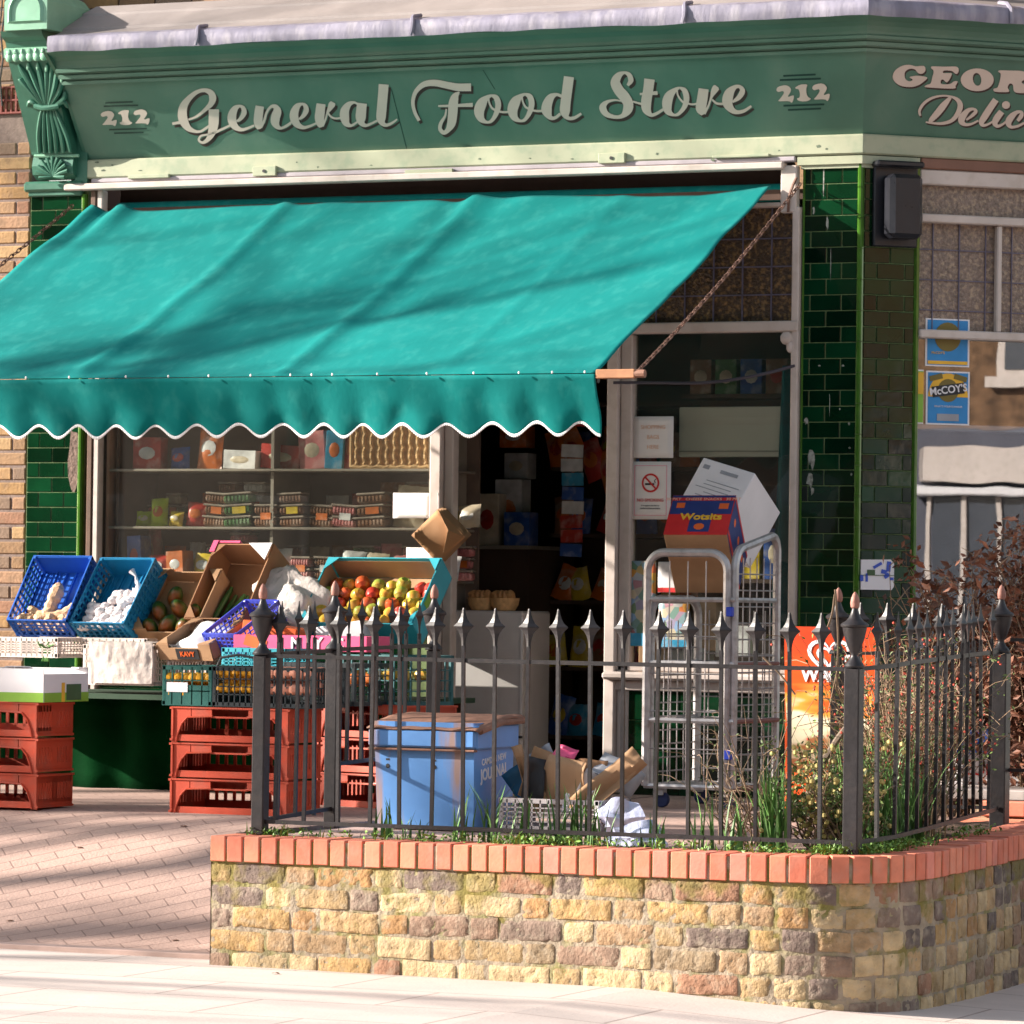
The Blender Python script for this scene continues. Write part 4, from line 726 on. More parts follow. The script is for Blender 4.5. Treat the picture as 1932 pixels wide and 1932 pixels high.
# ---------------------------------------------------------------- railings
rail = thing('iron_railing', 'black iron railing with spearheads and acorn posts on the red coping', 'railing', (.7, -4.6, .53))
def spear(mb, p, ang, zt):
    """flat four-pointed spearhead on top of a bar"""
    pr = [(.0085, -.175), (.0085, -.13), (.011, -.122), (.018, -.105), (.0385, -.072), (.0385, -.066), (.022, -.046), (.011, -.022), (.0055, -.004), (.004, 0)]
    mb.lathe(pr, (p[0], p[1], zt), 4, M=Matrix.Rotation(ang, 3, 'Z') @ Matrix.Diagonal((1, .42, 1)))
BARM = {}
def addbar(p, ang, z0, zt, hz=.13):
    p = Vector(p); key = round(zt-z0, 3)
    if key not in BARM:
        q = MB(); q.tube([(0, 0, 0), (0, 0, zt-z0-.15)], .0098, 4, sq=True); q.lathe([(.0085, zt-z0-.175), (.0095, zt-z0-.135), (.0125, zt-z0-.118), (.019, zt-z0-.100), (.029, zt-z0-.086), (.0430, zt-z0-.074), (.0430, zt-z0-.071), (.026, zt-z0-.058), (.016, zt-z0-.042), (.009, zt-z0-.022), (.0055, zt-z0-.006), (.003, zt-z0)], (0, 0, 0), 4, M=Matrix.Diagonal((1, .42, 1)))
        o = q.build('bar', m_iron, rail, local=True); BARM[key] = o
    else: o = BARM[key].copy(); C.objects.link(o); o.parent = rail
    o.location = rootM(rail).inverted() @ Vector((p.x, p.y, z0)); o.rotation_euler = (U(-.012, .012), U(-.012, .012), ang+U(-.1, .1)); return o
def post(p, z0, zt=1.25, w=.056, name='post', par=None):
    q = MB(); q.box((p[0], p[1], (z0+zt)/2), (w, w, zt-z0), b=.005); o = q.build(name, m_iron, par or rail, smooth=True)
    q = MB(); q.lathe([(.038, 0), (.039, .006), (.034, .016), (.022, .028), (.0145, .042), (.0135, .050), (.018, .060), (.029, .084), (.038, .110), (.045, .140), (.047, .152), (.054, .156), (.055, .163), (.050, .169), (.036, .177), (.024, .190), (.017, .207), (.012, .222), (.012, .228)], (p[0], p[1], zt), 14); fo = q.build('urn_finial', m_iron, o, smooth=True)
    q = MB(); q.lathe([(.008, .222), (.0165, .230), (.0185, .245), (.0165, .262), (.009, .280), (.002, .289)], (p[0], p[1], zt), 12); q.build('acorn_tip', m_acorn, fo, smooth=True); return o
RY = -4.585
post((-.565, RY), .52); post((1.985, RY+.01), .525, 1.245, .062)
q = MB(); q.tube([(-.56, RY, 1.246), (1.98, RY, 1.238)], .0115, 4, sq=True); q.build('top_rail', m_iron, rail); q = MB(); q.tube([(-.56, RY, .575), (1.98, RY, .577)], .0115, 4, sq=True); q.build('bottom_rail', m_iron, rail)
for px in (551, 578, 607, 640, 703, 758, 819, 878, 936, 996, 1057, 1117, 1178, 1240, 1303, 1365, 1430, 1494, 1551): addbar((atY(px, 1185, RY).x, RY, 0), 0, .575, 1.452) if px not in (551, 607, 640) else None
for px in (524,): addbar((atY(px, 1185, RY).x, RY, 0), 0, .575, 1.452)
addbar((atY(642, 1185, RY).x, RY, 0), 0, .575, 1.452)
# left return
lx = lambda y: -.565-.01*(y-RY)
post((lx(-3.93), -3.93), .52, 1.268); post((lx(-2.95), -2.95), .5, 1.262, .05)
for y0, y1, zb in ((RY, -3.93, .59), (-3.93, -2.95, .80)):
    for z, nm in ((1.250 if y0 == RY else 1.268, 'top_rail'), (zb, 'bottom_rail')):
        q = MB(); q.tube([(lx(y0), y0, z-.012 if nm == 'bottom_rail' else z), (lx(y1), y1, z+.014)], .0115, 4, sq=True); q.build(nm, m_iron, rail)
for y in (-4.43, -4.27, -4.10): addbar((lx(y), y, 0), pi/2, .58, 1.470)
for y in (-3.80, -3.66, -3.52, -3.38, -3.24, -3.10): addbar((lx(y), y, 0), pi/2, .80, 1.485)
# right return, curving with the coping
RP = cr([(1.985, RY+.01), (2.03, -4.44), (2.05, -4.28), (2.045, -4.1), (2.02, -3.8), (1.98, -3.45), (1.93, -3.05), (1.88, -2.62), (1.865, -2.5)], 8)
for z0, z1, nm in ((1.238, 1.30, 'top_rail'), (.577, .63, 'bottom_rail')):
    q = MB(); q.tube([Vector((p.x, p.y, z0+(z1-z0)*(i/(len(RP)-1)))) for i, p in enumerate(RP)], .0115, 4, sq=True); q.build(nm, m_iron, rail, smooth=True)
rc = [0]
for a_, b_ in zip(RP, RP[1:]): rc.append(rc[-1]+(b_-a_).length)
s = .15
while s < rc[-1]-.06:
    i = 0
    while rc[i+1] < s: i += 1
    p = RP[i].lerp(RP[i+1], (s-rc[i])/(rc[i+1]-rc[i])); d = RP[i+1]-RP[i]; t = s/rc[-1]; addbar((p.x, p.y, 0), atan2(d.y, d.x), .577+.05*t, .577+.05*t+.877); s += .148
post((1.865, -2.46), .54, 1.29, .07)
post((1.14, -2.5), .5, 1.27, .05)
for z, nm in ((1.275, 'top_rail'), (.62, 'bottom_rail')):
    q = MB(); q.tube([(1.14, -2.5, z), (1.865, -2.47, z+.01)], .0105, 4, sq=True); q.build(nm, m_iron, rail)
for x in (1.24, 1.36, 1.48, 1.60, 1.72): addbar((x, -2.49, 0), 0, .62, 1.495)
# next railing beyond, on its own low brick wall
r2 = thing('garden_railing', 'plain black railing beyond the right hand post at the picture edge', 'railing', (2.6, -2.3, .6))
for z in (1.345, .79): q = MB(); q.tube([(1.90, -2.44, z), (3.6, -2.2, z)], .0105, 4, sq=True); q.build('rail', m_iron, r2)
for x in (2.10, 2.55, 3.0): q = MB(); q.box((x, -2.44+(x-1.9)*.14, 1.0), (.03, .03, .95)); q.build('upright', m_iron, r2)
q = MB(); q.lathe([(.02, 0), (.032, .02), (.04, .06), (.02, .1), (.004, .13)], (2.10, -2.41, 1.46), 10); q.build('finial', m_iron, r2)
lw = thing('low_brick_wall', 'low red brick wall under the white framed step at the right edge', 'wall', (2.6, -1.9, 0)); q = MB()
for c in range(6):
    x = 1.60-(c % 2)*.1
    while x < 3.4: q.box((x+.107, -1.9, .60-c*.0755), (.213, .11, .066), r=U(0, 1), b=.005); x += .223
q.build('brickwork', m_cop, lw, smooth=True); q = MB(); q.box((2.5, -1.88, .3), (1.9, .07, .62)); q.build('mortar', m_mort, lw)
# ---------------------------------------------------------------- litter bin style news chest
bn = thing('news_bin', 'tapered faded blue metal chest with a rusty brown lid behind the railing', 'bin', (-.30, -3.6, .52))
x0, x1, yf, yb, zt = -.545, -.075, -3.60, -3.20, .965
def taper(z): t = (zt-z)/(zt-.52); return .016*t, .012*t
q = MB(); zz = [.52, .68, .84, zt]
for a, b in zip(zz, zz[1:]):
    (ta, fa), (tb, fb2) = taper(a), taper(b); A = [(x0+ta, yf+fa, a), (x1-ta*.1, yf+fa, a), (x1-ta*.1, yb, a), (x0+ta, yb, a)]; B = [(x0+tb, yf+fb2, b), (x1-tb*.1, yf+fb2, b), (x1-tb*.1, yb, b), (x0+tb, yb, b)]
    for i in range(4): j = (i+1) % 4; q.quad(A[i], A[j], B[j], B[i])
q.build('body', m_binblue, bn)
q = MB(); q.box(((x0+x1)/2, yf-.012, .885+.01), (x1-x0+.03, .03, .075), b=.008); q.box((x1+.008, (yf+yb)/2, .905), (.026, .42, .10), b=.006); q.build('lid_skirt', m_binblue, bn, smooth=True)
q = MB(); q.box(((x0+x1)/2, yf-.013, .848), (x1-x0+.034, .034, .010), b=.003); q.build('rusty_seam', m_rust, bn)
q = MB(); q.grid(lambda u, v: Vector((x0-.02+(x1-x0+.06)*u, yf-.03+.46*v, .935+.055*sin(pi*min(1, v*1.3)*.5)-.008*(u > .97)+.006*noise.noise(Vector((u*6, v*6, 0))))), 24, 16); q.build('lid', m_rust, bn, smooth=True, thick=.006)
q = MB(); q.tube([(x1+.03, yf, .93), (x1+.036, yf+.2, .965), (x1+.034, yf+.43, .97)], .014, 8); q.build('lid_roll', m_rust, bn, smooth=True)
for x in (x0+.065, x0+.285): 
    q = MB(); q.lathe([(.011, 0), (.009, .004)], (x, yf+.008-.001, .775), 10, M=Matrix.Rotation(pi/2, 3, 'X')); q.box((x, yf+.006, .803), (.016, .006, .008)); q.build('lock', m_blk, bn)
mt = frame3((x1-.006, -3.42, .745), (0, 1, .10), (0, 0, 1)); vis_text('CAMDEN NEW', .038, m_white, bn, mt @ Matrix.Translation((.03, .060, .006)), sx=.95, bold=.0008); vis_text('JOURNAL', .068, m_white, bn, mt @ Matrix.Translation((.03, .005, .006)), bold=.002, sx=.92)
# ---------------------------------------------------------------- roll cage trolley
cg = thing('roll_cage', 'tall galvanised wire roll cage trolley standing outside the small window', 'trolley', (-.09, -.95, .52))
cx0, cx1, cy0, cy1, cz0, cz1 = -.27, .135, -1.22, -.66, .62, 1.70
def uframe(name, a, b, z0, z1, rad=.0205, rr=.085):
    a, b = Vector(a), Vector(b); rise = b.z-a.z; b = Vector((b.x, b.y, 0)); d = (b-a).normalized(); P_ = [a+ZU*z0]
    P_ += [a+d*rr*(1-cos(t))+ZU*(z1-rr+rr*sin(t)) for t in [i*pi/12 for i in range(7)]]; P_ += [b-d*rr*(1-cos(t))+ZU*(z1-rr+rr*sin(t)) for t in [pi/2-i*pi/12 for i in range(7)]]; P_.append(b+ZU*z0)
    P_ = [p+ZU*(rise*((p-a).dot(d)/(b-a).length) if p.z > z0+.01 else 0) for p in P_]
    q = MB(); q.tube(P_, rad, 8); return q.build(name, m_steel, cg, smooth=True)
def meshpanel(name, a, b, z0, z1, nx, nz, lean=(0, 0, 0)):
    a, b = Vector(a), Vector(b); q = MB()
    for i in range(1, nx): p = a.lerp(b, i/nx); q.tube([p+ZU*z0, p+ZU*z1], .0034, 4)
    for j in range(1, nz): z = z0+(z1-z0)*j/nz; q.tube([a+ZU*z, b+ZU*z], .0034, 4)
    return q.build(name, m_steel, cg)
uframe('front_frame', (cx0-.03, cy0, 0), (cx1-.03, cy0+.0, 0), cz0, cz1+.02); uframe('side_frame', (cx1, cy0+.02, 0), (cx1+.0, cy1, .09), cz0, cz1+.03); uframe('side_frame', (cx0-.03, cy0+.05, 0), (cx0, cy1, 0), cz0, cz1-.2)
meshpanel('front_mesh', (cx0-.01, cy0, 0), (cx1-.045, cy0, 0), cz0, cz1-.02, 4, 6); meshpanel('side_mesh', (cx1, cy0+.04, 0), (cx1, cy1, 0), cz0, cz1, 6, 14); meshpanel('back_mesh', (cx0, cy1, 0), (cx1, cy1, 0), cz0, 1.45, 7, 12); meshpanel('side_mesh', (cx0, cy0+.06, 0), (cx0, cy1, 0), cz0, 1.4, 6, 12)
for z, nm in ((cz0, 'base_shelf'), (.93, 'wire_shelf'), (1.20, 'wire_shelf'), (1.50, 'wire_shelf')):
    q = MB(); q.tube([(cx0-.03, cy0, z), (cx1, cy0, z), (cx1, cy1, z), (cx0, cy1, z), (cx0-.03, cy0, z)], .013, 6)
    for i in range(22): y = cy0+(cy1-cy0)*(i+1)/23; q.tube([(cx0, y, z), (cx1, y, z)], .003, 4)
    for i in range(5): x = cx0+(cx1-cx0)*(i+1)/6; q.tube([(x, cy0, z-.003), (x, cy1, z-.003)], .003, 4)
    q.build(nm, m_steel, cg, smooth=True)
q = MB(); q.tube([(cx1+.004, cy0+.03, .93), (cx1+.012, cy1, .93)], .012, 6); q.tube([(cx1+.012, cy0+.03, .615), (cx1+.012, cy1+.1, .615)], .016, 6); q.tube([(cx1+.012, cy0+.03, 1.20), (cx1+.012, cy1, 1.20)], .010, 6); q.build('brown_side_rail', mat('brown_red_paint', (.22, .09, .075), .6, .2, 12), cg, smooth=True)
for z in (1.445, .775): q = MB(); q.box((cx1-.012, cy0-.006, z), (.034, .03, .045), b=.004); q.build('blue_clip', m_traycyan if 0 else mat('blue_clip_plastic', (.02, .05, .42), .4), cg)
for x, y in ((cx0+.03, cy0+.04), (cx1-.04, cy0+.04), (cx1-.04, cy1-.05), (cx0+.04, cy1-.05)):
    q = MB(); q.box((x, y, .592), (.05, .05, .03)); w_ = q.build('castor', m_steel, cg); q = MB(); q.lathe([(.034, -.014), (.038, -.008), (.038, .008), (.034, .014)], (x+.01, y, .556), 14, M=Matrix.Rotation(pi/2, 3, 'X')); q.build('wheel', mat('navy_rubber', (.012, .02, .08), .6), w_, smooth=True)
# ---------------------------------------------------------------- cartons thrown into the cage; edges are real rigid boxes
def rigid(O, pa, pb, pc, ds, depthY):
    """orthonormal frame and edge lengths from three image edges (photo points) and their depth components"""
    o3 = atY(*O, depthY); k = 8400/(fwd.dot(o3-CAM)); vec = [(ir*p[0]+idn*p[1]+fwd*d)/k for p, d in zip((pa, pb, pc), ds)]
    L_ = [v.length for v in vec]; a = vec[0].normalized(); b = (vec[1]-a*vec[1].dot(a)).normalized(); c = a.cross(b); c = c if c.dot(vec[2]) > 0 else -c
    return o3, a, b, c, L_
def carton(name, label, cat, O, pa, pb, pc, ds, Y, ms, group=None):
    o3, a, b, c, L_ = rigid(O, pa, pb, pc, ds, Y); Mx = Matrix((a, b, c)).transposed().to_4x4()
    t = thing(name, label, cat, o3, M=Mx, group=group); q = MB(); q.box((L_[0]/2, L_[1]/2, L_[2]/2), L_, b=.004); q.build('box', ms, t, local=True, smooth=True); return t, L_
wc, L_ = carton('white_carton', 'plain white cardboard carton tipped on its corner above the roll cage', 'box', (1425, 893), (-95, -31), (55, 74), (-60, 107), (62, 121, -38), -.60, m_white)
q = MB()                                           # printing on the face spanned by a and c
for i in range(8): q.box((L_[0]*.50+.02*(i % 3)-.02, -.0012, L_[2]*(.33+.065*i)), (L_[0]*(.62-.1*(i % 2)), .001, .0035))
q.box((L_[0]*.42, -.0012, L_[2]*.14), (.10, .001, .018)); q.box((L_[0]*.86, -.0012, L_[2]*.13), (.035, .001, .022)); q.box((L_[0]*.2, -.0012, L_[2]*.80), (.09, .001, .03)); q.build('printed_text', m_grey, wc, local=True)
rc_, L_ = carton('snack_carton', 'red and navy printed kraft carton jammed upright in the roll cage', 'box', (1371, 1009), (-118, 0), (22, -74), (26, 112), (32, 81, 96), -1.17, m_kraft)
a_, b_, c_ = L_
q = MB(); e_ = -.0014
q.box((a_/2, b_/2, e_), (a_+.002, b_+.002, .001)); q.build('red_print', m_red, rc_, local=True)
q = MB(); q.box((a_/2, b_*.69, e_-.001), (a_*.98, b_*.34, .001)); q.box((a_*.47, b_*.42, e_-.0012), (a_*.34, b_*.70, .001)); q.box((a_/2, b_*.97, e_-.001), (a_, b_*.05, .001)); q.build('navy_panel', m_navy, rc_, local=True)
q = MB(); q.box((a_*.15, b_*.72, e_-.002), (a_*.15, b_*.14, .001)); q.box((a_*.84, b_*.74, e_-.002), (a_*.13, b_*.13, .001)); q.blob((a_*.47, b_*.20, e_-.002), (a_*.085, b_*.085, .001), 10); q.build('orange_patch', m_org, rc_, local=True)
Lm = rootM(rc_) @ frame3((a_*.47, b_*.44, e_-.003), (-1, 0, 0), (0, 1, 0)); vis_text('Wotsits', .062, m_yel, rc_, Lm, bold=.002)
Lm2 = rootM(rc_) @ frame3((a_*.5, b_*.895, e_-.003), (-1, 0, 0), (0, 1, 0)); vis_text('30 PKT   CHEESE SNACKS   30 PKT', .024, mat('printed_peach', (.8, .45, .32), .5), rc_, Lm2)
q = MB(); q.box((-.0014, b_*.5, c_*.5), (.001, b_*.96, c_*.99)); q.build('side_print', m_navy, rc_, local=True); q = MB(); q.box((-.0026, b_*.10, c_*.5), (.001, b_*.10, c_)); q.box((-.0026, b_*.93, c_*.5), (.001, b_*.07, c_)); q.build('side_red_stripe', m_red, rc_, local=True)
q = MB()
for k_ in (.2, .5, .8): q.blob((-.002, b_*.6, c_*k_), (.001, b_*.09, c_*.05), 10)
q.build('side_orange_spot', m_org, rc_, local=True)
# ---------------------------------------------------------------- ice cream flag sign
fl = thing('ice_cream_sign', 'orange and red ice cream sign board with white heart swirl behind the railing', 'sign', (1.0, -1.9, .55))
sa, sb_ = atY(1480, 1184, -2.0), atY(1629, 1184, -2.0); sb_.x = 1.125; sz0 = .60
M_sign = bpy.data.materials.new('ice_cream_print'); M_sign.use_nodes = True; t_ = M_sign.node_tree; b_ = t_.nodes['Principled BSDF']; b_.inputs['Roughness'].default_value = .35
tc = t_.nodes.new('ShaderNodeTexCoord'); sp = t_.nodes.new('ShaderNodeSeparateXYZ'); t_.links.new(tc.outputs['Object'], sp.inputs[0]); nz = t_.nodes.new('ShaderNodeTexNoise'); nz.inputs['Scale'].default_value = 5; mp = t_.nodes.new('ShaderNodeMapping'); mp.inputs['Rotation'].default_value = (0, .5, 0); mp.inputs['Scale'].default_value = (.5, 1, 2); t_.links.new(tc.outputs['Object'], mp.inputs[0]); t_.links.new(mp.outputs[0], nz.inputs[0])
ma = t_.nodes.new('ShaderNodeMath'); ma.operation = 'MULTIPLY_ADD'; t_.links.new(nz.outputs[0], ma.inputs[0]); ma.inputs[1].default_value = .60; t_.links.new(sp.outputs[2], ma.inputs[2])
rp = t_.nodes.new('ShaderNodeValToRGB'); mr = t_.nodes.new('ShaderNodeMapRange'); mr.inputs[1].default_value = .26; mr.inputs[2].default_value = 1.16; t_.links.new(ma.outputs[0], mr.inputs[0]); t_.links.new(mr.outputs[0], rp.inputs[0]); t_.links.new(rp.outputs[0], b_.inputs['Base Color'])
e = rp.color_ramp.elements; e[0].position = 0; e[0].color = (.7, .06, .01, 1); e[1].position = 1; e[1].color = (.62, .045, .008, 1)
for p_, c in ((.22, (.75, .12, .01, 1)), (.30, (.30, .09, .03, 1)), (.36, (.35, .14, .05, 1)), (.42, (.75, .66, .45, 1)), (.52, (.78, .70, .52, 1)), (.57, (.8, .35, .05, 1)), (.64, (.75, .10, .01, 1))): q_ = e.new(p_); q_.color = c
q = MB(); q.prism([(sa.x+.05, -2.0, sz0), (sb_.x-.02, -2.0, sz0), (sb_.x, -2.0, 1.385), (sa.x+.02, -2.0, 1.385), (sa.x, -2.0, 1.365), (sa.x+.005, -2.0, 1.1)], (0, .02, 0)); pn = q.build('panel', M_sign, fl)
q = MB(); q.tube([(sa.x+.02, -1.99, .52), (sa.x+.01, -1.99, 1.38)], .011, 6); q.tube([(sb_.x, -1.99, .52), (sb_.x, -1.99, 1.39)], .011, 6); q.build('frame_tube', mat('orange_frame', (.7, .09, .015), .4), fl)
hx, hz = sa.x+.215, 1.255
def heart(r_, k0=0, k1=1):
    out = []
    for i in range(33):
        t = 2*pi*(k0+(k1-k0)*i/32); out.append((hx+r_*.0105*16*sin(t)**3*.62, hz+r_*.0105*(13*cos(t)-5*cos(2*t)-2*cos(3*t)-cos(4*t))*.58))
    return out
for r_, w_, nm in ((1.0, .019, 'heart_outline'), (.58, .018, 'heart_inner')):
    q = MB(); H = heart(r_)
    for i in range(len(H)-1):
        a = Vector((H[i][0], 0, H[i][1])); b = Vector((H[i+1][0], 0, H[i+1][1])); c0 = Vector((hx, 0, hz+.01)); wa = (c0-a).normalized()*w_; wb = (c0-b).normalized()*w_; Y_ = Vector((0, -2.003-.0002*r_, 0)); q.quad(a+Y_, b+Y_, b+wb+Y_, a+wa+Y_)
    q.build(nm, m_white, pn)
vis_text("WALL'S", .082, m_white, fl, frame3((hx+.0, -2.004, 1.168), (1, 0, 0), (0, 0, 1)), sx=.95, bold=.003)
# ---------------------------------------------------------------- crate of flattened cardboard
pc_ = thing('rubbish_crate', 'grey plastic crate overflowing with torn cardboard between bin and doorway', 'crate', (.26, -3.4, .52))
def lattice(w, d, h, m, par, name='crate', t=.006, nx=8, nz=4, solid=.0, local=True, floor=True, post_=.02, handle=True, rim=.02, bw_=.006, backs=False):
    """open plastic crate with slotted sides, built around its base centre"""
    q = MB(); wx, wd = w/2, d/2
    for sx in (-1, 1):
        for sy in (-1, 1): q.box((sx*(wx-post_/2), sy*(wd-post_/2), h/2), (post_, post_, h), b=.003)
    for (ax, L_, off) in ((0, w, -wd+t/2), (0, w, wd-t/2), (1, d, -wx+t/2), (1, d, wx-t/2)):
        def B(c, z, l, hh):
            cc = (c, off, z) if ax == 0 else (off, c, z); dd = (l, t, hh) if ax == 0 else (t, l, hh); q.box(cc, dd)
        B(0, h-rim/2, L_-.001, rim); B(0, rim/2, L_-.001, rim)
        if solid: B(0, rim+solid/2, L_-.03, solid)
        n1 = nx if ax == 0 else max(3, round(nx*d/w))
        for i in range(1, n1): B(-L_/2+L_*i/n1, h/2, bw_, h-.01)
        for j in range(1, nz): B(0, rim+(h-2*rim)*j/nz, L_-.02, .005)
    if backs: q.box((0, d/2-t*1.4, h/2), (w-.02, t*.5, h-.01)); q.box((w/2-t*1.4, 0, h/2), (t*.5, d-.02, h-.02))
    if floor:
        q.box((0, 0, .004), (w-.01, d-.01, .006))
        for i in range(6): q.box((-w/2+w*(i+.5)/6, 0, .010), (.008, d-.02, .008))
    q2 = q.build(name, m, par, local=local); return q2
g1 = lattice(.46, .34, .135, mat('grey_bleached_plastic', (.42, .39, .40), .6, .12, 9), pc_, 'crate_shell', nx=12, nz=5)
for i, (x, y, z, w, h, ax, ay, az, m_) in enumerate(((-.10, .0, .22, .16, .22, -.2, .3, .4, m_kraft), (-.16, -.03, .21, .05, .30, -.2, -.25, .9, m_kraft), (.02, -.02, .20, .20, .20, -.15, .15, -.3, m_kraft), (.10, .03, .22, .14, .16, -.3, .0, .2, m_kraftd), (.21, -.02, .21, .10, .34, -.1, .85, .1, m_kraft), (.22, .06, .25, .20, .14, -.6, .55, .3, m_grey), (-.12, .05, .27, .12, .14, -.3, -.5, .3, m_grey), (-.02, .02, .31, .10, .09, -.3, .25, .0, m_pink), (-.12, -.06, .21, .09, .18, -.2, .1, .5, m_blk), (.04, -.06, .12, .05, .09, -.3, .2, .1, m_white), (.12, -.03, .19, .07, .13, -.3, .35, .1, m_white), (-.20, .0, .19, .12, .16, -.2, -.6, .3, mat('teal_card', (.02, .12, .22), .6)))):
    q = MB(); R_ = Matrix.Rotation(az, 3, 'Z') @ Matrix.Rotation(ay, 3, 'Y') @ Matrix.Rotation(ax, 3, 'X'); cc = Vector((x, y, z)); n_ = 6
    q.grid(lambda u, v: cc+R_ @ Vector((w*(u-.5), .025*noise.noise(Vector((u*2, v*2, i*3.7)))*2+.03*(u-.5)**2*4*(1 if i % 2 else -1)*w*4, h*(v-.5))), 6, 6)
    q.build('cardboard_sheet' if m_ in (m_kraft, m_kraftd) else 'torn_packaging', m_, pc_, local=True, smooth=True, thick=.004)
pb = thing('plastic_bag', 'crumpled pale blue plastic bag lying beside the rubbish crate', 'bag', (.58, -3.55, .52))
q = MB(); q.blob((0, 0, .06), (.085, .07, .075), 20, k=.8, seed=3); q.build('bag_body', mat('pale_blue_film', (.42, .46, .62), .35, .15, 18, bump=.8, bs=22), pb, local=True, smooth=True)
pb2 = thing('plastic_bag', 'small grey blue plastic bag on the paving below the roll cage', 'bag', (.90, -4.1, .51)); q = MB(); q.blob((0, 0, .03), (.12, .06, .05), 18, k=.8, seed=8); q.build('bag_body', mat('pale_blue_film', (.42, .46, .62)), pb2, local=True, smooth=True)
# ---------------------------------------------------------------- red trays (bakery style), one by one in each stack
def redtray(name, label, loc, rz, group):
    t = thing(name, label, 'tray', loc, rz, group); w, d, h = .61, .33, .163
    q = MB()                                       # floor and side walls with slots
    q.box((0, 0, .012), (w-.01, d-.01, .006), b=0)
    for sx in (-1, 1):
        x = sx*(w/2-.006); n_ = 11; q.box((x, 0, .030), (.010, d, .036)); q.box((x, 0, h-.022), (.010, d, .040)); q.box((x, 0, .088), (.010, d*.16, .11))
        for i in range(n_+1):
            if 0 <= i <= n_: q.box((x, -d/2+.012+(d-.024)*i/n_, .09), (.010, .016 if i not in (0, n_) else .03, .12))
        q.box((x+sx*.006, 0, h-.006), (.016, d+.006, .010)); q.box((x+sx*.005, 0, .012), (.014, d+.004, .010))
    q.build('side_walls', m_trayred, t, local=True)
    q = MB(); yb = d/2-.006; q.box((0, yb, h-.03), (w, .010, .05)); q.box((0, yb, .03), (w, .010, .05))
    for i in range(13): q.box((-w/2+w*(i+.5)/13, yb, .085), (.014, .010, .09))
    q.build('back_wall', m_trayred, t, local=True)
    q = MB(); yf = -d/2+.004                       # front: arched corner gussets, top band with hand slot, low lip
    for sx in (-1, 1):
        pts = [(sx*w/2, 0), (sx*(w/2-.026), 0), (sx*(w/2-.034), .035), (sx*(w/2-.055), .085), (sx*(w/2-.085), .116), (sx*(w/2-.10), .122), (sx*(w/2-.10), h), (sx*w/2, h)]
        P_ = [(x, yf, z) for x, z in pts]; q.prism(P_ if sx > 0 else list(reversed(P_)), (0, .008, 0))
        q.tube([(sx*(w/2-.026), yf-.003, .0), (sx*(w/2-.034), yf-.003, .035), (sx*(w/2-.055), yf-.003, .085), (sx*(w/2-.085), yf-.003, .116), (sx*.09, yf-.003, .122)], .0045, 5)
    q.box((-.148, yf+.004, h-.022), (.085+.02, .008, .040)); q.box((.148, yf+.004, h-.022), (.105, .008, .040)); q.box((0, yf+.004, h-.005), (.20, .008, .010)); q.box((0, yf+.004, .118), (.20, .008, .008)); q.box((0, yf, h-.003), (w, .012, .007)); q.box((0, yf+.004, .020), (w-.06, .008, .030))
    q.build('front_wall', m_trayred, t, local=True); return t
tr0 = redtray('red_tray', 'red plastic tray, lowest of the stack beside the left railing post', (-1.838, -2.335, .478), 0, 'red plastic trays stacked under the crates')
names = ['second', 'topmost']
for i in range(2): dup(tr0, label='red plastic tray, %s of the stack beside the left railing post' % ('middle' if i == 0 else 'topmost'), M=Matrix.Translation((-1.838+U(-.006, .006), -2.335+U(-.006, .006), .478+.166*(i+1))))
for i in range(3): dup(tr0, label='red plastic tray, %s of the stack at the left picture edge' % ('lowest', 'middle', 'topmost')[i], M=Matrix.Translation((-3.045+U(-.006, .006), -2.53, .484+.166*i)) @ Matrix.Rotation(U(-.01, .01), 4, 'Z'))
for i in range(3): dup(tr0, label='red plastic tray in shade, %s of the stack behind the left return railing' % ('lowest', 'middle', 'topmost')[i], M=Matrix.Translation((-1.50, -1.55, .49+.166*i)) @ Matrix.Rotation(-.35, 4, 'Z'))
# ---------------------------------------------------------------- display table with baize skirt
tb = thing('produce_table', 'long low produce table hung with dark green baize in front of the window', 'table', (-2.9, -.9, .5))
q = MB(); q.box((-2.9, -.97, .985), (2.75, .92, .025)); q.build('table_top', mat('table_board', (.02, .05, .025), .8), tb)
q = MB(); q.grid(lambda u, v: Vector((-4.27+2.75*u, -.90+.018*sin(u*60)+.012*noise.noise(Vector((u*22, v*3, 0))), .50+.49*v)), 160, 6); q.build('baize_skirt', m_baize, tb, smooth=True, thick=.003)
for x in (-4.2, -1.6):
    for y in (-.85, -.55): q = MB(); q.box((x, y, .73), (.05, .05, .48)); q.build('leg', m_brownw, tb)
# ---------------------------------------------------------------- tilted crates
def tilt(loc, rx, rz=0): return Matrix.Translation(loc) @ Matrix.Rotation(rz, 4, 'Z') @ Matrix.Rotation(rx, 4, 'X')
def crate(name, label, loc, rx, w, d, h, m, rz=0, group=None, **k):
    M_ = Matrix.Rotation(rz, 4, 'Z') @ Matrix.Rotation(rx, 4, 'X'); t = thing(name, label, 'crate', loc, M=M_, group=group)
    q = MB(); sub = lattice(w, d, h, m, t, 'shell', **k)
    for v in sub.data.vertices: v.co += Vector((0, d/2, 0))
    return t
def incrate(t, x, y, z): return rootM(t) @ Vector((x, y, z))
bc1 = crate('blue_crate', 'royal blue plastic crate of root ginger tilted against the left pilaster', atY(88, 1203, -1.12), radians(52), .345, .42, .14, m_trayblue, nx=9, nz=4, bw_=.013, backs=True)
bc2 = crate('blue_crate', 'cyan blue plastic crate of garlic bulbs, second crate from the left', atY(205, 1208, -1.12), radians(52), .345, .42, .14, m_traycyan, rz=-.12, nx=9, nz=4, bw_=.013, backs=True)
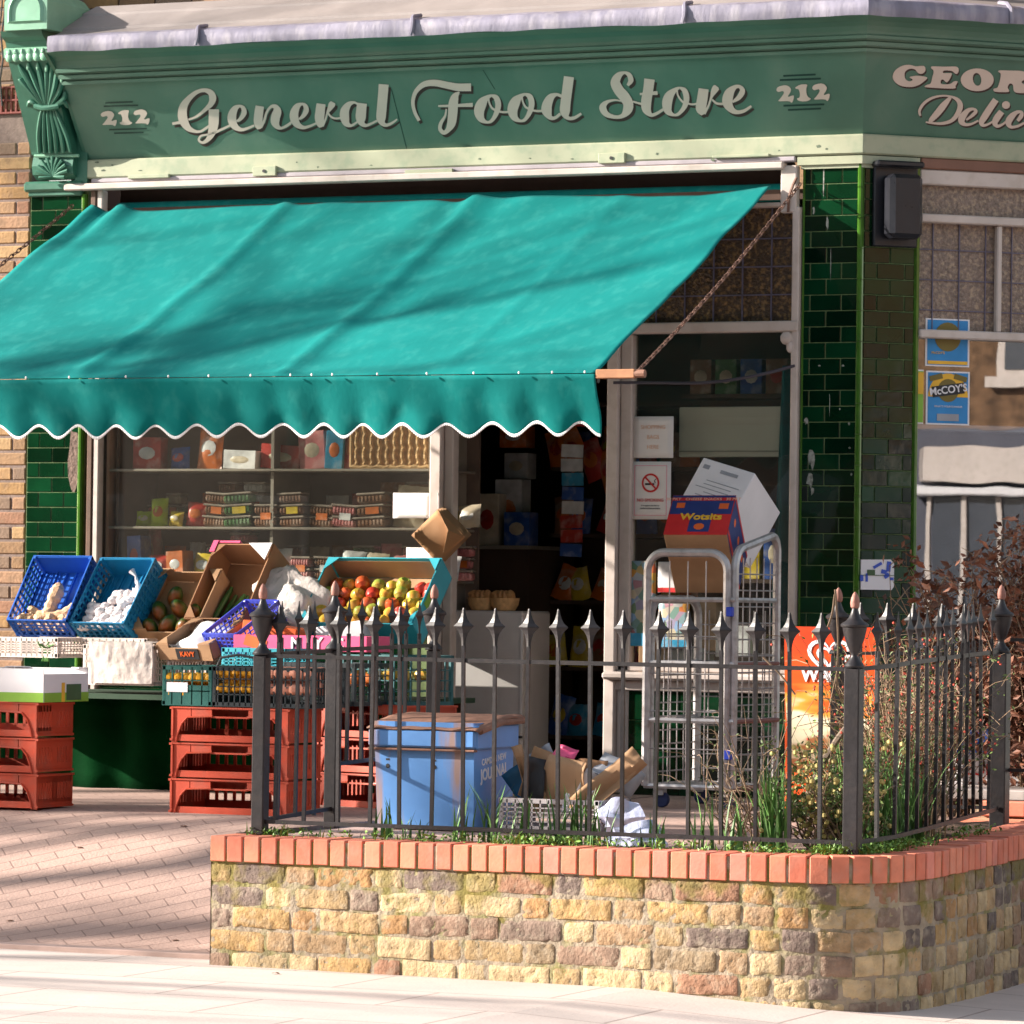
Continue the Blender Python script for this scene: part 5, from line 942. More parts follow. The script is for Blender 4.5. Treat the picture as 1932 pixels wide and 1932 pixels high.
for bc in (bc1, bc2):
    q = MB()
    for i in range(8):
        for s_ in (1, -1): q.tube([(-.16+.32*i/7, .01 if s_ > 0 else .41, .012), (-.16+.32*(7-i)/7 if s_ > 0 else -.16+.32*i/7, .2, .012)], .003, 4)
    q.build('floor_lattice', m_trayblue if bc is bc1 else m_traycyan, bc, local=True)
RR = random.Random(3)
def root(label, P_, rad, grp='pieces of ginger in the blue crate'):
    n_ = len(P_); q = MB(); P2 = cr(P_, 5); rr = []
    for i in range(len(P2)):
        t = i/(len(P2)-1)*(n_-1); a = rad[min(n_-1, int(t))]; b = rad[min(n_-1, int(t)+1)]; rr.append((a+(b-a)*(t-int(t)))*(1+.12*sin(i*1.9)))
    c0 = P2[0].copy(); q.tube(P2, rr, 9); q.blob(P2[-1], rr[-1], 8); q.blob(P2[0], rr[0], 8); return tag(q.build('ginger_root', m_ginger, loc=c0, smooth=True), label, 'ginger', grp)
I = lambda x, y, z: incrate(bc1, x, y, z)
root('tall knobbly ginger root standing up in the blue crate', [I(-.01, .10, .05), I(.0, .16, .07), I(.01, .22, .08), I(.0, .27, .07)], [.036, .030, .038, .026])
root('ginger root sprawling left in the blue crate', [I(.02, .09, .05), I(-.06, .10, .06), I(-.11, .13, .06)], [.03, .024, .022])
root('ginger root reaching up to the right corner of the blue crate', [I(.0, .08, .06), I(.07, .11, .05), I(.12, .15, .06), I(.145, .19, .06)], [.028, .026, .02, .014])
for k_ in range(7): x = -.12+.24*k_/6; root('short ginger piece at the bottom of the blue crate', [I(x, .03, .05), I(x+RR.uniform(-.03, .03), .06, .065), I(x+RR.uniform(-.04, .04), .085, .05)], [.026, .034, .024])
for k_ in range(48):
    r_, c_ = divmod(k_, 8); x = -.135+.037*c_+RR.uniform(-.010, .010); y = .03+.042*r_+RR.uniform(-.010, .010); z = .045+.030*(RR.random()**1.2)+(.018 if r_ < 3 else 0)
    if r_ > 3 and c_ < 3: continue
    p = incrate(bc2, x, y, z); q = MB(); sz = RR.uniform(.026, .032); R_ = Matrix.Rotation(RR.uniform(-.9, .9), 3, 'X') @ Matrix.Rotation(RR.uniform(-.9, .9), 3, 'Y')
    q.lathe([(.002, -sz*.8), (sz*.65, -sz*.62), (sz, -.1*sz), (sz*.85, sz*.4), (sz*.42, sz*.72), (sz*.16, sz*.88), (sz*.10, sz*1.02)], p, 10, M=R_); tag(q.build('garlic_bulb', m_garlic, loc=p, smooth=True), 'white garlic bulb in the heap in the cyan crate', 'garlic', 'garlic bulbs heaped in the cyan crate')
p = incrate(bc2, .12, .24, .06); q = MB(); q.blob(p, (.035, .03, .07), 12, k=.5, seed=2, M=Matrix.Rotation(-.3, 3, 'Y')); q.tube([p+Vector((-.02, 0, .06)), p+Vector((-.03, 0, .10)), p+Vector((-.055, 0, .125))], [.012, .006, .018], 7); tag(q.build('garlic_net', m_garlic, loc=p, smooth=True), 'knotted white net of garlic at the right side of the cyan crate', 'garlic net')
# cardboard trays
def tray(name, label, loc, w, d, h, rx, rz=0, m=m_kraft, mi=None, notch=True, cat='box', t_=.006, lips=None):
    M_ = Matrix.Rotation(rz, 4, 'Z') @ Matrix.Rotation(rx, 4, 'X'); t = thing(name, label, cat, loc, M=M_); q = MB(); q.box((0, d/2, t_/2), (w, d, t_)); q.build('base', mi or m, t, local=True)
    for nm, c, dd in (('front_panel', (0, t_/2, h/2), (w, t_, h)), ('back_panel', (0, d-t_/2, h/2), (w, t_, h)), ('side_panel', (-w/2+t_/2, d/2, h/2), (t_, d-2*t_-.002, h)), ('side_panel', (w/2-t_/2, d/2, h/2), (t_, d-2*t_-.002, h))):
        q = MB(); lo = .76 if notch else 1
        if dd[0] > dd[1]:
            q.box((c[0], c[1], h*lo/2), (dd[0], dd[1], h*lo))
            if notch:
                for s_ in (-1, 1): q.box((s_*(w/2-w*.11), c[1], h*.5+.0003), (w*.22, dd[1]*1.02, h))
        else: q.box(c, dd)
        q.build(nm, m, t, local=True)
    for s_ in (-1, 1):
        for yy in (.045, d-.045):
            q = MB(); q.prism([(s_*(w/2-t_), yy-.04*(1 if yy < d/2 else -1), h+.001), (s_*(w/2-.07), yy-.04*(1 if yy < d/2 else -1), h+.001), (s_*(w/2-t_), yy+.04*(1 if yy < d/2 else -1), h+.001)], (0, 0, .004)); q.build('corner_gusset', lips or m, t, local=True)
    return t
mt_ = tray('mango_tray', 'kraft cardboard tray of mangoes tilted beside the cyan crate', atY(322, 1212, -1.10), .37, .40, .10, radians(50), rz=-.05)
for i, (x, y) in enumerate(((-.12, .05), (-.03, .08), (.07, .06), (-.11, .16), (.0, .18), (.10, .15), (-.06, .26))):
    p = incrate(mt_, x, y, .045); q = MB(); q.blob((0, 0, 0), (.040, .038, .058), 14, M=Matrix.Rotation(RR.uniform(-.8, .8), 3, 'Y') @ Matrix.Rotation(RR.uniform(-.7, .7), 3, 'X')); o = q.build('mango', m_mango, local=True, smooth=True); o.location = p
    tag(o, 'green and red mango in the kraft tray', 'mango', 'mangoes in the kraft tray')
ct = tray('cucumber_box', 'tall open kraft box with red and white flaps tipped over some cucumbers', atY(432, 1205, -1.02), .36, .46, .17, radians(55), rz=-.12, m=m_kraftd, notch=False)
q = MB(); q.box((-.10, .47, .16), (.14, .012, .03)); q.box((-.175, .44, .178), (.03, .07, .004)); q.build('red_flap', m_red if 0 else m_pink, ct, local=True); q = MB(); q.prism([(.03, .46, .174), (.17, .462, .174), (.165, .36, .174)], (0, 0, .004)); q.build('white_flap', m_white, ct, local=True)
for i in range(7):
    a = incrate(ct, -.13+.035*i, .02+.01*(i % 2), .04+.02*(i % 2)); b = incrate(ct, -.09+.035*i+RR.uniform(-.02, .02), .26+RR.uniform(-.03, .05), .03+.02*(i % 2)); P_ = cr([a, a.lerp(b, .5)+Vector((.004, -.006, .0)), b], 5); q = MB(); n_ = len(P_); q.tube(P_, [.014*(.6+.4*min(1, 4*min(k, n_-1-k)/n_)) for k in range(n_)], 8)
    tag(q.build('cucumber', m_cuc, loc=a, smooth=True), 'dark green cucumber in the tipped kraft box', 'cucumber', 'cucumbers in the tipped kraft box')
kb = tray('fig_box', 'shallow kraft box with a black label holding folded white paper', atY(352, 1246, -1.42), .335, .30, .085, radians(24), rz=-.18, m=m_kraft)
q = MB(); q.grid(lambda u, v: Vector((-.12+.25*u, .04+.24*v, .03+.02*sin(u*5)+.03*v+.01*sin(v*7))), 12, 12); q.build('paper_liner', m_paper, kb, local=True, smooth=True, thick=.002)
q = MB(); q.box((.02, -.003, .035), (.14, .004, .055)); lb_ = q.build('black_label', m_blk, kb, local=True); vis_text('KAVY', .036, m_org, kb, rootM(kb) @ frame3((.02, -.0065, .035), (1, 0, 0), (0, 0, 1)), bold=.001)
vc = crate('periwinkle_crate', 'small periwinkle blue plastic crate tilted beside the kraft fig box', atY(428, 1236, -1.40), radians(30), .24, .34, .12, m_trayvio, rz=-.3, nx=8, nz=4)
# white sack / crumpled bag
wb = thing('white_sack', 'big crumpled white polythene sack heaped between the kraft box and turquoise box', 'sack', atY(535, 1215, -.95))
q = MB()
for c_, r_, sd_ in (((0, .02, .17), (.23, .12, .18), 11), ((.07, -.09, .07), (.17, .09, .11), 5), ((-.13, -.08, .05), (.13, .09, .12), 9)):
    n0 = len(q.v); q.blob(c_, r_, 56, k=.5, seed=sd_)
    for v_ in q.v[n0:]: p_ = v_-Vector(c_); f_ = .16*abs(noise.noise(Vector((v_.x*13+v_.z*5, v_.y*8, v_.z*7+sd_))))+.08*abs(noise.noise(v_*31+Vector((sd_, 0, 0)))); v_ -= p_*f_*1.3
q.build('sack_body', mat('crumpled_polythene', (.62, .57, .53), .3, .08, 9, bump=.8, bs=30), wb, local=True, smooth=True, ang=60)
# turquoise apple box
tq = tray('apple_box', 'turquoise printed cardboard box full of red and yellow apples', atY(690, 1215, -1.0), .64, .44, .15, radians(48), rz=-.04, m=m_turq, mi=m_kraft, notch=False, lips=m_turq)
q = MB(); q.box((-.313, .22, .075), (.002, .40, .13)); q.box((0, .4335, .07), (.62, .002, .12)); q.build('kraft_lining', m_kraft, tq, local=True)
q = MB(); q.box((.3215, .20, .10), (.002, .10, .07)); q.build('fruit_print', m_grnp, tq, local=True); q = MB(); q.blob((.323, .25, .10), (.001, .04, .03), 10); q.build('pink_print', m_pink, tq, local=True)
def apple(loc, rnd, label, grp):
    q = MB(); sz = RR.uniform(.034, .039); R_ = Matrix.Rotation(RR.uniform(-.9, .9), 3, 'X') @ Matrix.Rotation(RR.uniform(-.9, .9), 3, 'Y'); q.lathe([(.004, -sz*.75), (sz*.5, -sz*.86), (sz*.92, -sz*.45), (sz, .05*sz), (sz*.85, .6*sz), (sz*.5, .86*sz), (sz*.12, .7*sz)], (0, 0, 0), 12, r=rnd, M=R_)
    o = q.build('apple', m_apple, local=True, smooth=True); o.location = loc; tag(o, label, 'apple', grp)
for r_ in range(5):
    for c_ in range(8):
        k_ = RR.choice([0, 0, 1, 1, 2, 3]); apple(incrate(tq, -.27+.077*c_+RR.uniform(-.014, .014), .05+.072*r_+RR.uniform(-.012, .012), .05+.012*(4-r_)+RR.uniform(-.008, .012)), (k_+.5)/4, ('yellow', 'red', 'orange red', 'green')[k_]+' apple in the turquoise box', 'apples in the turquoise box')
# translucent white crates along the table front
for i, (x, y, Y_, w, h, lab) in enumerate(((40, 1240, -1.45, .42, .10, 'white plastic crate of mixed vegetables at the left picture edge on the table'), (222, 1293, -1.42, .40, .20, 'white plastic crate wrapped in clear film in the middle of the table front'), (352, 1290, -1.38, .22, .19, 'narrow white plastic crate of onions right of the film wrapped crate'))):
    o = atY(x, y, Y_); t = thing('white_crate', lab, 'crate', o); lattice(w, .34, h, m_traywht, t, 'shell', nx=14, nz=5)
    for v in t.children[0].data.vertices: v.co += Vector((0, .17, 0))
    if i == 1:
        q = MB(); q.grid(lambda u, v: Vector((-.16+.36*u, -.012-.010*sin(u*3)-.007*noise.noise(Vector((u*14, v*3, 0))), .01+.205*v)), 30, 20); q.grid(lambda u, v: Vector((-.16+.36*u, -.012+.2*v, .212+.012*noise.noise(Vector((u*7, v*5, 4))))), 20, 10); q.build('film_wrap', m_film, t, local=True, smooth=True)
    if i == 2:
        for k_ in range(6): q = MB(); q.blob(incrate(t, -.07+.07*(k_ % 3), .05+.08*(k_//3), .07), .036, 10); tag(q.build('onion', m_org if 0 else mat('onion_skin', (.42, .17, .06), .4, .2, 14), loc=incrate(t, -.07+.07*(k_ % 3), .05+.08*(k_//3), .07), smooth=True), 'brown onion in the narrow white crate', 'onion', 'onions in the narrow white crate')
t = thing('white_crate', 'low white slatted crate on the table behind the film wrapped crate', 'crate', atY(175, 1237, -1.22)); lattice(.62, .30, .09, m_traywht, t, 'shell', nx=16, nz=3)
for v in t.children[0].data.vertices: v.co += Vector((0, .15, 0))
lk = MB(); b0 = atY(88, 1240, -1.44)
for i in range(10): lk.tube([b0+Vector((RR.uniform(-.02, .02), RR.uniform(-.01, .01), -.02)), b0+Vector((RR.uniform(-.03, .03), 0, .04)), b0+Vector((RR.uniform(-.055, .055), RR.uniform(-.03, .03), RR.uniform(.06, .095)))], [.006, .006, .003], 5)
tag(lk.build('spring_onions', m_leek, loc=b0, smooth=True), 'bunch of spring onions standing in the white crate below the ginger', 'spring onions')
# white and green carton on the left stack
o = Vector((-2.91, -2.70, .982)); wcx = thing('produce_carton', 'white cardboard produce tray with lime green stripe on the left red stack', 'box', o, rz=.02); w, d, h = .40, .42, .155
for nm, c, dd in (('front_panel', (0, 0, h/2), (w, .006, h)), ('back_panel', (0, d, h/2), (w, .006, h)), ('side_panel', (-w/2, d/2, h/2), (.006, d-.01, h)), ('side_panel', (w/2, d/2, h/2-.012), (.006, d-.01, h-.024)), ('base', (0, d/2, .004), (w-.01, d-.01, .006))): q = MB(); q.box(c, dd); q.build(nm, m_white, wcx, local=True)
q = MB(); q.box((0, -.0035, .022), (w+.001, .001, .044)); q.box((w/2+.0035, d/2, .022), (.001, d, .044)); q.build('lime_stripe', m_grnp, wcx, local=True); q = MB(); q.box((w/2+.0045, d*.42, .045), (.001, .03, .09)); q.build('yellow_stripe', m_yel, wcx, local=True); q = MB(); q.box((w/2+.0045, d*.66, .045), (.001, .14, .075)); q.build('dark_green_panel', m_dgrn, wcx, local=True)
for s_ in (-1, 1): q = MB(); q.prism([(s_*w/2, d, h), (s_*(w/2-.09), d, h), (s_*w/2, d-.09, h)], (0, 0, .004)); q.build('corner_gusset', m_white, wcx, local=True)
q = MB(); q.grid(lambda u, v: Vector((-.15+.3*u, .05+.3*v, .06+.05*v+.03*noise.noise(Vector((u*5, v*5, 0))))), 14, 14); q.build('kraft_liner', m_kraft, wcx, local=True, smooth=True)
# green and charcoal crates on the right red stack
def stackcrate(nm, lab, px, m, **k):
    o = atY(px, 1334, -2.49); o.y = -2.32; o.z = .978; t = thing(nm, lab, 'crate', o); lattice(.262, .34, .185, m, t, 'shell', **k); return t
gc = stackcrate('green_crate', 'dark green plastic crate of lemons on top of the right red stack', 352, m_traygrn, nx=5, nz=3, solid=.075)
q = MB(); q.box((-.05, -.172, .085), (.11, .002, .045)); q.build('paper_tag', m_white, gc, local=True)
bk_ = stackcrate('charcoal_crate', 'charcoal grey plastic crate with a carry hoop beside the green crate', 447, m_trayblk, nx=9, nz=4)
b3_ = stackcrate('charcoal_crate', 'charcoal grey plastic crate of pinkish potatoes behind the left railing post', 543, m_trayblk, nx=9, nz=4)
q = MB(); q.tube([(-.11, -.16, .185), (-.09, -.16, .225), (0, -.16, .24), (.09, -.16, .225), (.11, -.16, .185)], .007, 6); q.build('carry_hoop', m_trayblk, bk_, local=True, smooth=True)
for c_, m_, nm, lab, grp, rr_ in ((gc, m_orange, 'lemon', 'yellow lemon inside the dark green crate', 'lemons in the dark green crate', (.028, .023, .023)), (bk_, m_orange, 'lemon', 'yellow lemon in the hooped charcoal crate', 'lemons in the hooped charcoal crate', (.028, .023, .023)), (b3_, mat('pinkish_potato', (.60, .26, .17), .7, .2, 20), 'potato', 'pinkish potato in the charcoal crate behind the post', 'potatoes in the charcoal crate behind the post', (.036, .03, .03))):
    for k_ in range(36):
        x, y, z = -.10+.040*(k_ % 6), -.145+.055*((k_//6) % 3), .055+.055*(k_//18)+.02*((k_//6) % 2)+(.03 if c_ is not gc else 0); p = rootM(c_) @ Vector((x, y, z)); q = MB(); q.blob((0, 0, 0), rr_, 9, M=Matrix.Rotation(RR.uniform(0, 3), 3, 'Z')); o = q.build(nm, m_, local=True, smooth=True); o.location = p; tag(o, lab, nm, grp)
pk = thing('pink_box', 'pink cardboard fruit boxes panel with white capitals below the apple box', 'box', (-1.93, -1.50, 1.235)); q = MB(); q.box((0, 0, .03), (.72, .26, .075), b=.003); q.build('box', m_pink, pk, local=True, smooth=True)
for xx, ch in ((.08, 'M'), (.20, 'Y'), (.31, 'C')): vis_text(ch, .075, m_white, pk, rootM(pk) @ frame3((xx-.10, -.1325, .03), (1, 0, 0), (0, 0, 1)), bold=.002)
q = MB(); q.box((-.24, -.131, .03), (.12, .002, .055), M=Matrix.Rotation(.3, 3, 'Y')); q.build('orange_print', m_org, pk, local=True)
for i, (x, y, Y_, w, d, h, m_, lab, tl_) in enumerate(((505, 1262, -1.75, .34, .30, .10, m_turq, 'shallow turquoise plastic crate under the strawberry box', 0), (735, 1330, -1.5, .50, .36, .24, mat('deep_teal_plastic', (.008, .10, .11), .4, .1, 9), 'deep teal crate of vegetables behind the left return railing', -.3), (640, 1330, -1.8, .40, .36, .20, m_trayblk, 'charcoal crate of carrots behind the left return railing', -.1))):
    t = thing('plastic_crate', lab, 'crate', atY(x, y, Y_), rz=tl_); lattice(w, d, h, m_, t, 'shell', nx=9, nz=4)
    if i:
        for k_ in range(14): p = rootM(t) @ Vector((-w*.4+w*.8*(k_ % 5)/4, -d*.3+d*.3*(k_//5), h*.6)); q = MB(); q.blob(p, (.04, .03, .03), 8, k=.3, seed=k_); tag(q.build('vegetable', (m_apple, mat('carrot_skin', (.65, .16, .02), .5, .15, 20))[i-1], loc=p, smooth=True), ('mixed red and green vegetable in the deep teal crate', 'orange carrot in the shaded charcoal crate')[i-1], 'vegetable', ('vegetables in the deep teal crate', 'carrots in the shaded charcoal crate')[i-1])
for i, (x, y, Y_, w, h, m_, lab) in enumerate(((505, 1205, -1.3, .30, .14, m_org, 'orange and white strawberry box under the white sack'), (640, 1192, -1.15, .26, .08, m_white, 'white card box under the left end of the apple box'), (905, 1330, -.55, .0, 0, m_white, ''))):
    if not w: continue
    a = atY(x, y, Y_); q = MB(); q.box(a+Vector((0, .08, 0)), (w, .16, h), M=Matrix.Rotation(.15*(1-2*i), 3, 'Y'), b=.004); tag(q.build('fruit_box', m_, loc=a, smooth=True), lab, 'box')
# ---------------------------------------------------------------- window display
sh = thing('window_shelving', 'three tier glass fronted display shelving inside the main window', 'shelving', (-3, .3, .5))
for z in (2.150, 1.845, 1.575):
    q = MB(); q.box((-2.99, .28, z), (1.94, .46, .014), b=.003); q.build('shelf', m_shelf, sh)
q = MB(); q.box((-2.99, .54, 2.0), (1.96, .02, 1.7)); q.build('back_board', mat('dark_brown_board', (.20, .14, .11), .7, .3, 4), sh)
for x in (-3.93, -3.0, -2.08): q = MB(); q.box((x, .30, 2.0), (.018, .42, 1.6)); q.build('upright', m_shelf if x > -3.5 else m_brownw, sh)
m_rw = mat('pinkish_reveal', (.50, .30, .22), .7, .15, 6); bar('reveal', -3.98, -3.96, 1.36, 2.83, .25, .40, m_rw)
def packet(mb, w, h, t, puff=.5, seed=0):
    n_ = 8
    for s_ in (-1, 1):
        mb.grid(lambda u, v: Vector((w*(u-.5)*(1-.05*sin(v*pi)), s_*t*(max(0, sin(pi*u)*sin(pi*min(1, max(0, (v-.06)/.88))))**puff)/2*(1+.3*noise.noise(Vector((u*4, v*4, seed+s_)))), h*v+.006*noise.noise(Vector((u*6, v*2, seed))))), n_, n_)
def mpk(nm, c): return mat(nm, c, .35, .35, 9, bump=.3, bs=20, dirt=(.6, .55, .5), dscale=14, damt=.35)
PK = {'orange': mpk('orange_wrapper', (.55, .13, .02)), 'yellow': mpk('yellow_wrapper', (.60, .42, .03)), 'brown': mpk('brown_wrapper', (.22, .10, .05)), 'red': mpk('red_wrapper', (.40, .03, .02)), 'cream': mpk('cream_wrapper', (.55, .45, .33)), 'blue': mpk('blue_wrapper', (.03, .09, .33)), 'green': mpk('green_wrapper', (.06, .16, .05)), 'lime': mpk('lime_wrapper', (.45, .55, .02)), 'pink': mpk('pink_wrapper', (.55, .18, .18)), 'white': mpk('white_wrapper', (.62, .60, .60)), 'cyan': mpk('cyan_wrapper', (.03, .25, .42))}
def goods(kind, col, loc, w, h, t, place, rx=0, ry=0, rz=0, seed=0, label2=None):
    nm = {'packet': 'food_packet', 'carton': 'food_carton', 'tub': 'food_tub', 'pouch': 'food_packet'}[kind]; M_ = Matrix.Rotation(rz, 4, 'Z') @ Matrix.Rotation(ry, 4, 'Y') @ Matrix.Rotation(rx, 4, 'X')
    th = thing(nm, '%s %s %s' % (col, {'packet': 'food packet', 'carton': 'food carton', 'tub': 'clear topped food tub', 'pouch': 'snack bag'}[kind], place), {'packet': 'packet', 'carton': 'carton', 'tub': 'tub', 'pouch': 'snack bag'}[kind], loc, M=M_, group='%s goods %s' % (col, place)); q = MB()
    nt_ = max(1, round(h/.062))
    if kind == 'carton': q.box((0, 0, h/2), (w, t, h), b=.003)
    elif kind == 'tub':
        for i_ in range(nt_):
            q.box((.006*sin(i_*2+seed), 0, .062*i_+.022), (w*.9, t*.9, .042), b=.009)
            for j_ in range(7): q.blob((w*(-.38+.125*j_), -t*.42, .062*i_+.024), (w*.07, .012, .018), 6)
    else: packet(q, w, h, t, seed=seed)
    q.build('body', PK[col], th, local=True, smooth=True); q = MB(); c2 = RR.choice(['white', 'cream', 'yellow', 'red', 'orange'])
    if kind == 'tub': [q.box((.006*sin(i_*2+seed), 0, .062*i_+.050), (w, t, .012), b=.004) for i_ in range(nt_)]; q.build('lid', mat('tub_lid', (.30, .25, .21), .2, .3, 10), th, local=True, smooth=True); q = MB(); q.box((w*.08, -t/2-.004, .062*(nt_-1)*.5+.024), (w*.45, .001, .036)); q.build('label', PK['orange' if c2 in ('red', 'cream') else c2], th, local=True)
    else:
        q.blob((0, -t/2*(1 if kind == 'carton' else .9), h*.5), (w*.3, .004, h*.2), 8); q.build('label', PK[c2 if c2 != col else 'white'], th, local=True, smooth=True)
    return th
for (z, yy, lst, pl) in ((1.855, .16, 'lime:packet:.10:.08 lime:packet:.10:.15 yellow:packet:.09:.08 red:packet:.11:.13 brown:tub:.14:.18 green:tub:.17:.19 brown:tub:.14:.13 brown:tub:.15:.19 brown:tub:.15:.12 pink:tub:.15:.13 brown:tub:.17:.19 cream:packet:.18:.22 yellow:packet:.18:.09 cream:packet:.14:.12', 'on the middle window shelf'),
                     (1.583, .13, 'blue:carton:.09:.22 red:packet:.15:.12 orange:carton:.11:.14 yellow:packet:.14:.13 cream:packet:.15:.18 green:packet:.12:.12 white:packet:.17:.16 pink:tub:.13:.12 brown:tub:.13:.13 white:packet:.14:.15 cream:packet:.14:.14 pink:packet:.13:.13 cream:packet:.13:.15 white:packet:.13:.13', 'on the lowest window shelf'),
                     (2.158, .20, 'red:carton:.16:.17 blue:packet:.12:.12 orange:packet:.15:.22 white:carton:.20:.10 red:carton:.24:.13 pink:carton:.15:.20 cyan:carton:.10:.20 red:carton:.05:.24', 'on the top window shelf')):
    L2 = lst.split(); x = -3.86
    for i, s_ in enumerate(L2):
        col, kind, w, h = s_.split(':'); w, h = float(w), float(h); x += w/2
        goods(kind, col, (x, yy+RR.uniform(-.03, .02), z), w, h, .06 if kind == 'packet' else .10, pl, rx=-.15 if kind == 'packet' else 0, ry=RR.uniform(-.08, .08), rz=RR.uniform(-.15, .15), seed=i)
        if RR.random() < .9 and z < 2.1: goods('tub' if RR.random() < .6 else 'packet', RR.choice(['brown', 'cream', 'pink', 'green', 'red', 'cream', 'orange', 'white']), (x, yy+.17, z), w*.9, h*1.0+.05, .1, 'at the back of '+pl[3:], rz=RR.uniform(-.2, .2), seed=i+40)
        x += w/2+.006+(.03 if z > 2.1 and i < 3 else 0)
# loaves / rolls
for k_ in range(16):
    x = -2.62+.035*k_; p = Vector((x, .10+.05*(k_ % 3), 1.59+.03*(k_ % 2)+.028)); q = MB(); q.blob(p, (.042, .035, .028), 10, k=.2, seed=k_); tag(q.build('bread_roll', mat('baked_crust', (.45, .23, .09), .5, .25, 16), loc=p, smooth=True), 'golden bread roll at the right of the lowest window shelf', 'bread roll', 'bread rolls on the lowest window shelf')
wk = thing('wicker_hamper', 'woven wicker hamper lying on the top window shelf by the mullion', 'basket', (-2.33, .18, 2.158)); w, h = .46, .26
q = MB(); q.box((0, .06, h/2), (w-.02, .2, h-.02)); wkb = q.build('body', m_wicker, wk, local=True)
q = MB()
for i in range(10): x = -w/2+.03+(w-.06)*i/9; q.tube([(x+.004*sin(k_*1.6), -.045-.006*cos(k_*pi), .02+(h-.04)*k_/12) for k_ in range(13)], [.013 if k_ % 2 else .009 for k_ in range(13)], 6)
q.build('woven_stake', m_wicker, wk, local=True, smooth=True); q = MB()
for z in (.010, h-.012): q.tube([(-w/2+w*k_/24, -.048, z+.004*sin(k_*1.7)) for k_ in range(25)], .012, 7)
for x in (-w/2, w/2): q.tube([(x, -.045, .01+(h-.02)*k_/10) for k_ in range(11)], .012, 7)
q.build('rim', m_wicker, wk, local=True, smooth=True)
for nm, lab, x0, y0, x1, y1, Y_ in (('paper_notice', 'blank white paper notice in the main window above the brown paper bags', 742, 930, 815, 978, .02), ('paper_notice', 'white paper notice low in the main window under the brown paper bags', 767, 1033, 818, 1096, .022)):
    a, b = atY(x0, y0, Y_), atY(x1, y1, Y_); q = MB(); q.grid(lambda u, v: Vector((a.x+(b.x-a.x)*u, Y_-.003*sin(u*3), b.z+(a.z-b.z)*v)), 6, 6); tag(q.build(nm, m_paper, loc=a, smooth=True, thick=.001), lab, 'notice')
# paper bags on a string at the mullion
pg = thing('paper_bags', 'sheaf of brown paper bags hung by one corner from the white mullion', 'paper bags', atY(827, 958, -.06))
T_, Lf, Rt, Bt = atY(827, 960, -.07), atY(776, 1010, -.17), atY(878, 1013, -.12), atY(828, 1064, -.07)
for i in range(4):
    o_ = Vector((.006*i, .012*i, .004*i)); q = MB()
    def bagf(u, v): p = (T_*(1-u)*(1-v)+Rt*u*(1-v)+Lf*(1-u)*v+Bt*u*v); return p+o_+Vector((0, -.02*sin(pi*u)*sin(pi*v)*(1 if i == 0 else .5)+.006*noise.noise(Vector((u*5, v*5, i))), 0))
    q.grid(bagf, 8, 8); q.build('paper_bag', m_kraft if i else mat('front_kraft_paper', (.46, .25, .12), .7, .08, 8), pg, smooth=True, thick=.0015)
q = MB(); A_ = atY(845, 1000, -.19); q.add([T_+Vector((0, -.012, 0)), A_, Bt.lerp(Rt, .25)+Vector((0, -.03, .02)), Rt+Vector((0, -.012, 0))], [(0, 1, 2, 3)]); q.build('folded_flap', mat('front_kraft_paper', ()), pg, thick=.0015)
q = MB(); q.tube([T_, atY(826, 930, -.05)], .0015, 4); q.build('string', m_trim, pg)
# ---------------------------------------------------------------- inside the doorway
gb = thing('grey_chiller', 'pale grey metal cabinet standing just inside the doorway', 'cabinet', (-1.84, .30, .52)); q = MB(); q.box((-1.86, .52, .98), (.40, .34, .90), b=.01); q.build('cabinet', mat('pale_grey_enamel', (.60, .56, .56), .4, .08, 5), gb, smooth=True); q = MB(); q.box((-1.70, .344, .78), (.09, .006, .012)); q.build('handle', m_blk, gb); q = MB(); q.box((-1.665, .345, 1.1), (.012, .006, .6)); q.build('seam', m_white, gb)
for i, x in enumerate((-1.93, -1.80)):
    q = MB(); q.lathe([(.055, 0), (.072, .03), (.078, .065)], (x, .42, 1.432), 14); wb_ = tag(q.build('wicker_basket', m_wicker, loc=(x, .42, 1.432), smooth=True), 'shallow wicker basket, %s on the grey cabinet' % ('left one' if i == 0 else 'right one'), 'basket', 'wicker baskets on the grey cabinet')
    for k_ in range(4): p = Vector((x-.04+.027*k_, .40, 1.51)); q = MB(); q.blob(p, .028, 8, k=.3, seed=k_); tag(q.build('bread_roll', mat('baked_crust', ()), loc=p, smooth=True), 'round roll in the %s basket on the grey cabinet' % ('left', 'right')[i], 'bread roll', 'rolls in the doorway baskets')
sl_ = thing('stock_shelving', 'dark five tier stock shelving of snack bags behind the doorway', 'shelving', (-1.5, 1.5, .52))
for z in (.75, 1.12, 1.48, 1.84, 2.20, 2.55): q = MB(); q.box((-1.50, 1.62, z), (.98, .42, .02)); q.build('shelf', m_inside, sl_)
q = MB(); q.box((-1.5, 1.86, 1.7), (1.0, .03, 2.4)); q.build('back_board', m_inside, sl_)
for z, row in ((2.21, ['orange', 'blue', 'orange', 'blue', 'red', 'brown', 'orange']), (1.85, ['brown', 'blue', 'red', 'orange', 'blue', 'brown']), (1.49, ['orange', 'yellow', 'orange', 'yellow', 'brown', 'yellow', 'orange']), (1.13, ['yellow', 'yellow', 'brown', 'yellow', 'red', 'yellow']), (.76, ['blue', 'cyan', 'cyan', 'blue', 'cyan', 'red'])):
    for i, col in enumerate(row): goods('pouch', col, (-1.93+.125*i+RR.uniform(-.02, .02), 1.42, z), .125, .17+RR.uniform(0, .06), .06, 'on the %s shelf seen through the doorway' % {2.21: 'top', 1.85: 'fourth', 1.49: 'third', 1.13: 'second', .76: 'bottom'}[z], ry=RR.uniform(-.45, .45), rx=-.1, seed=i)
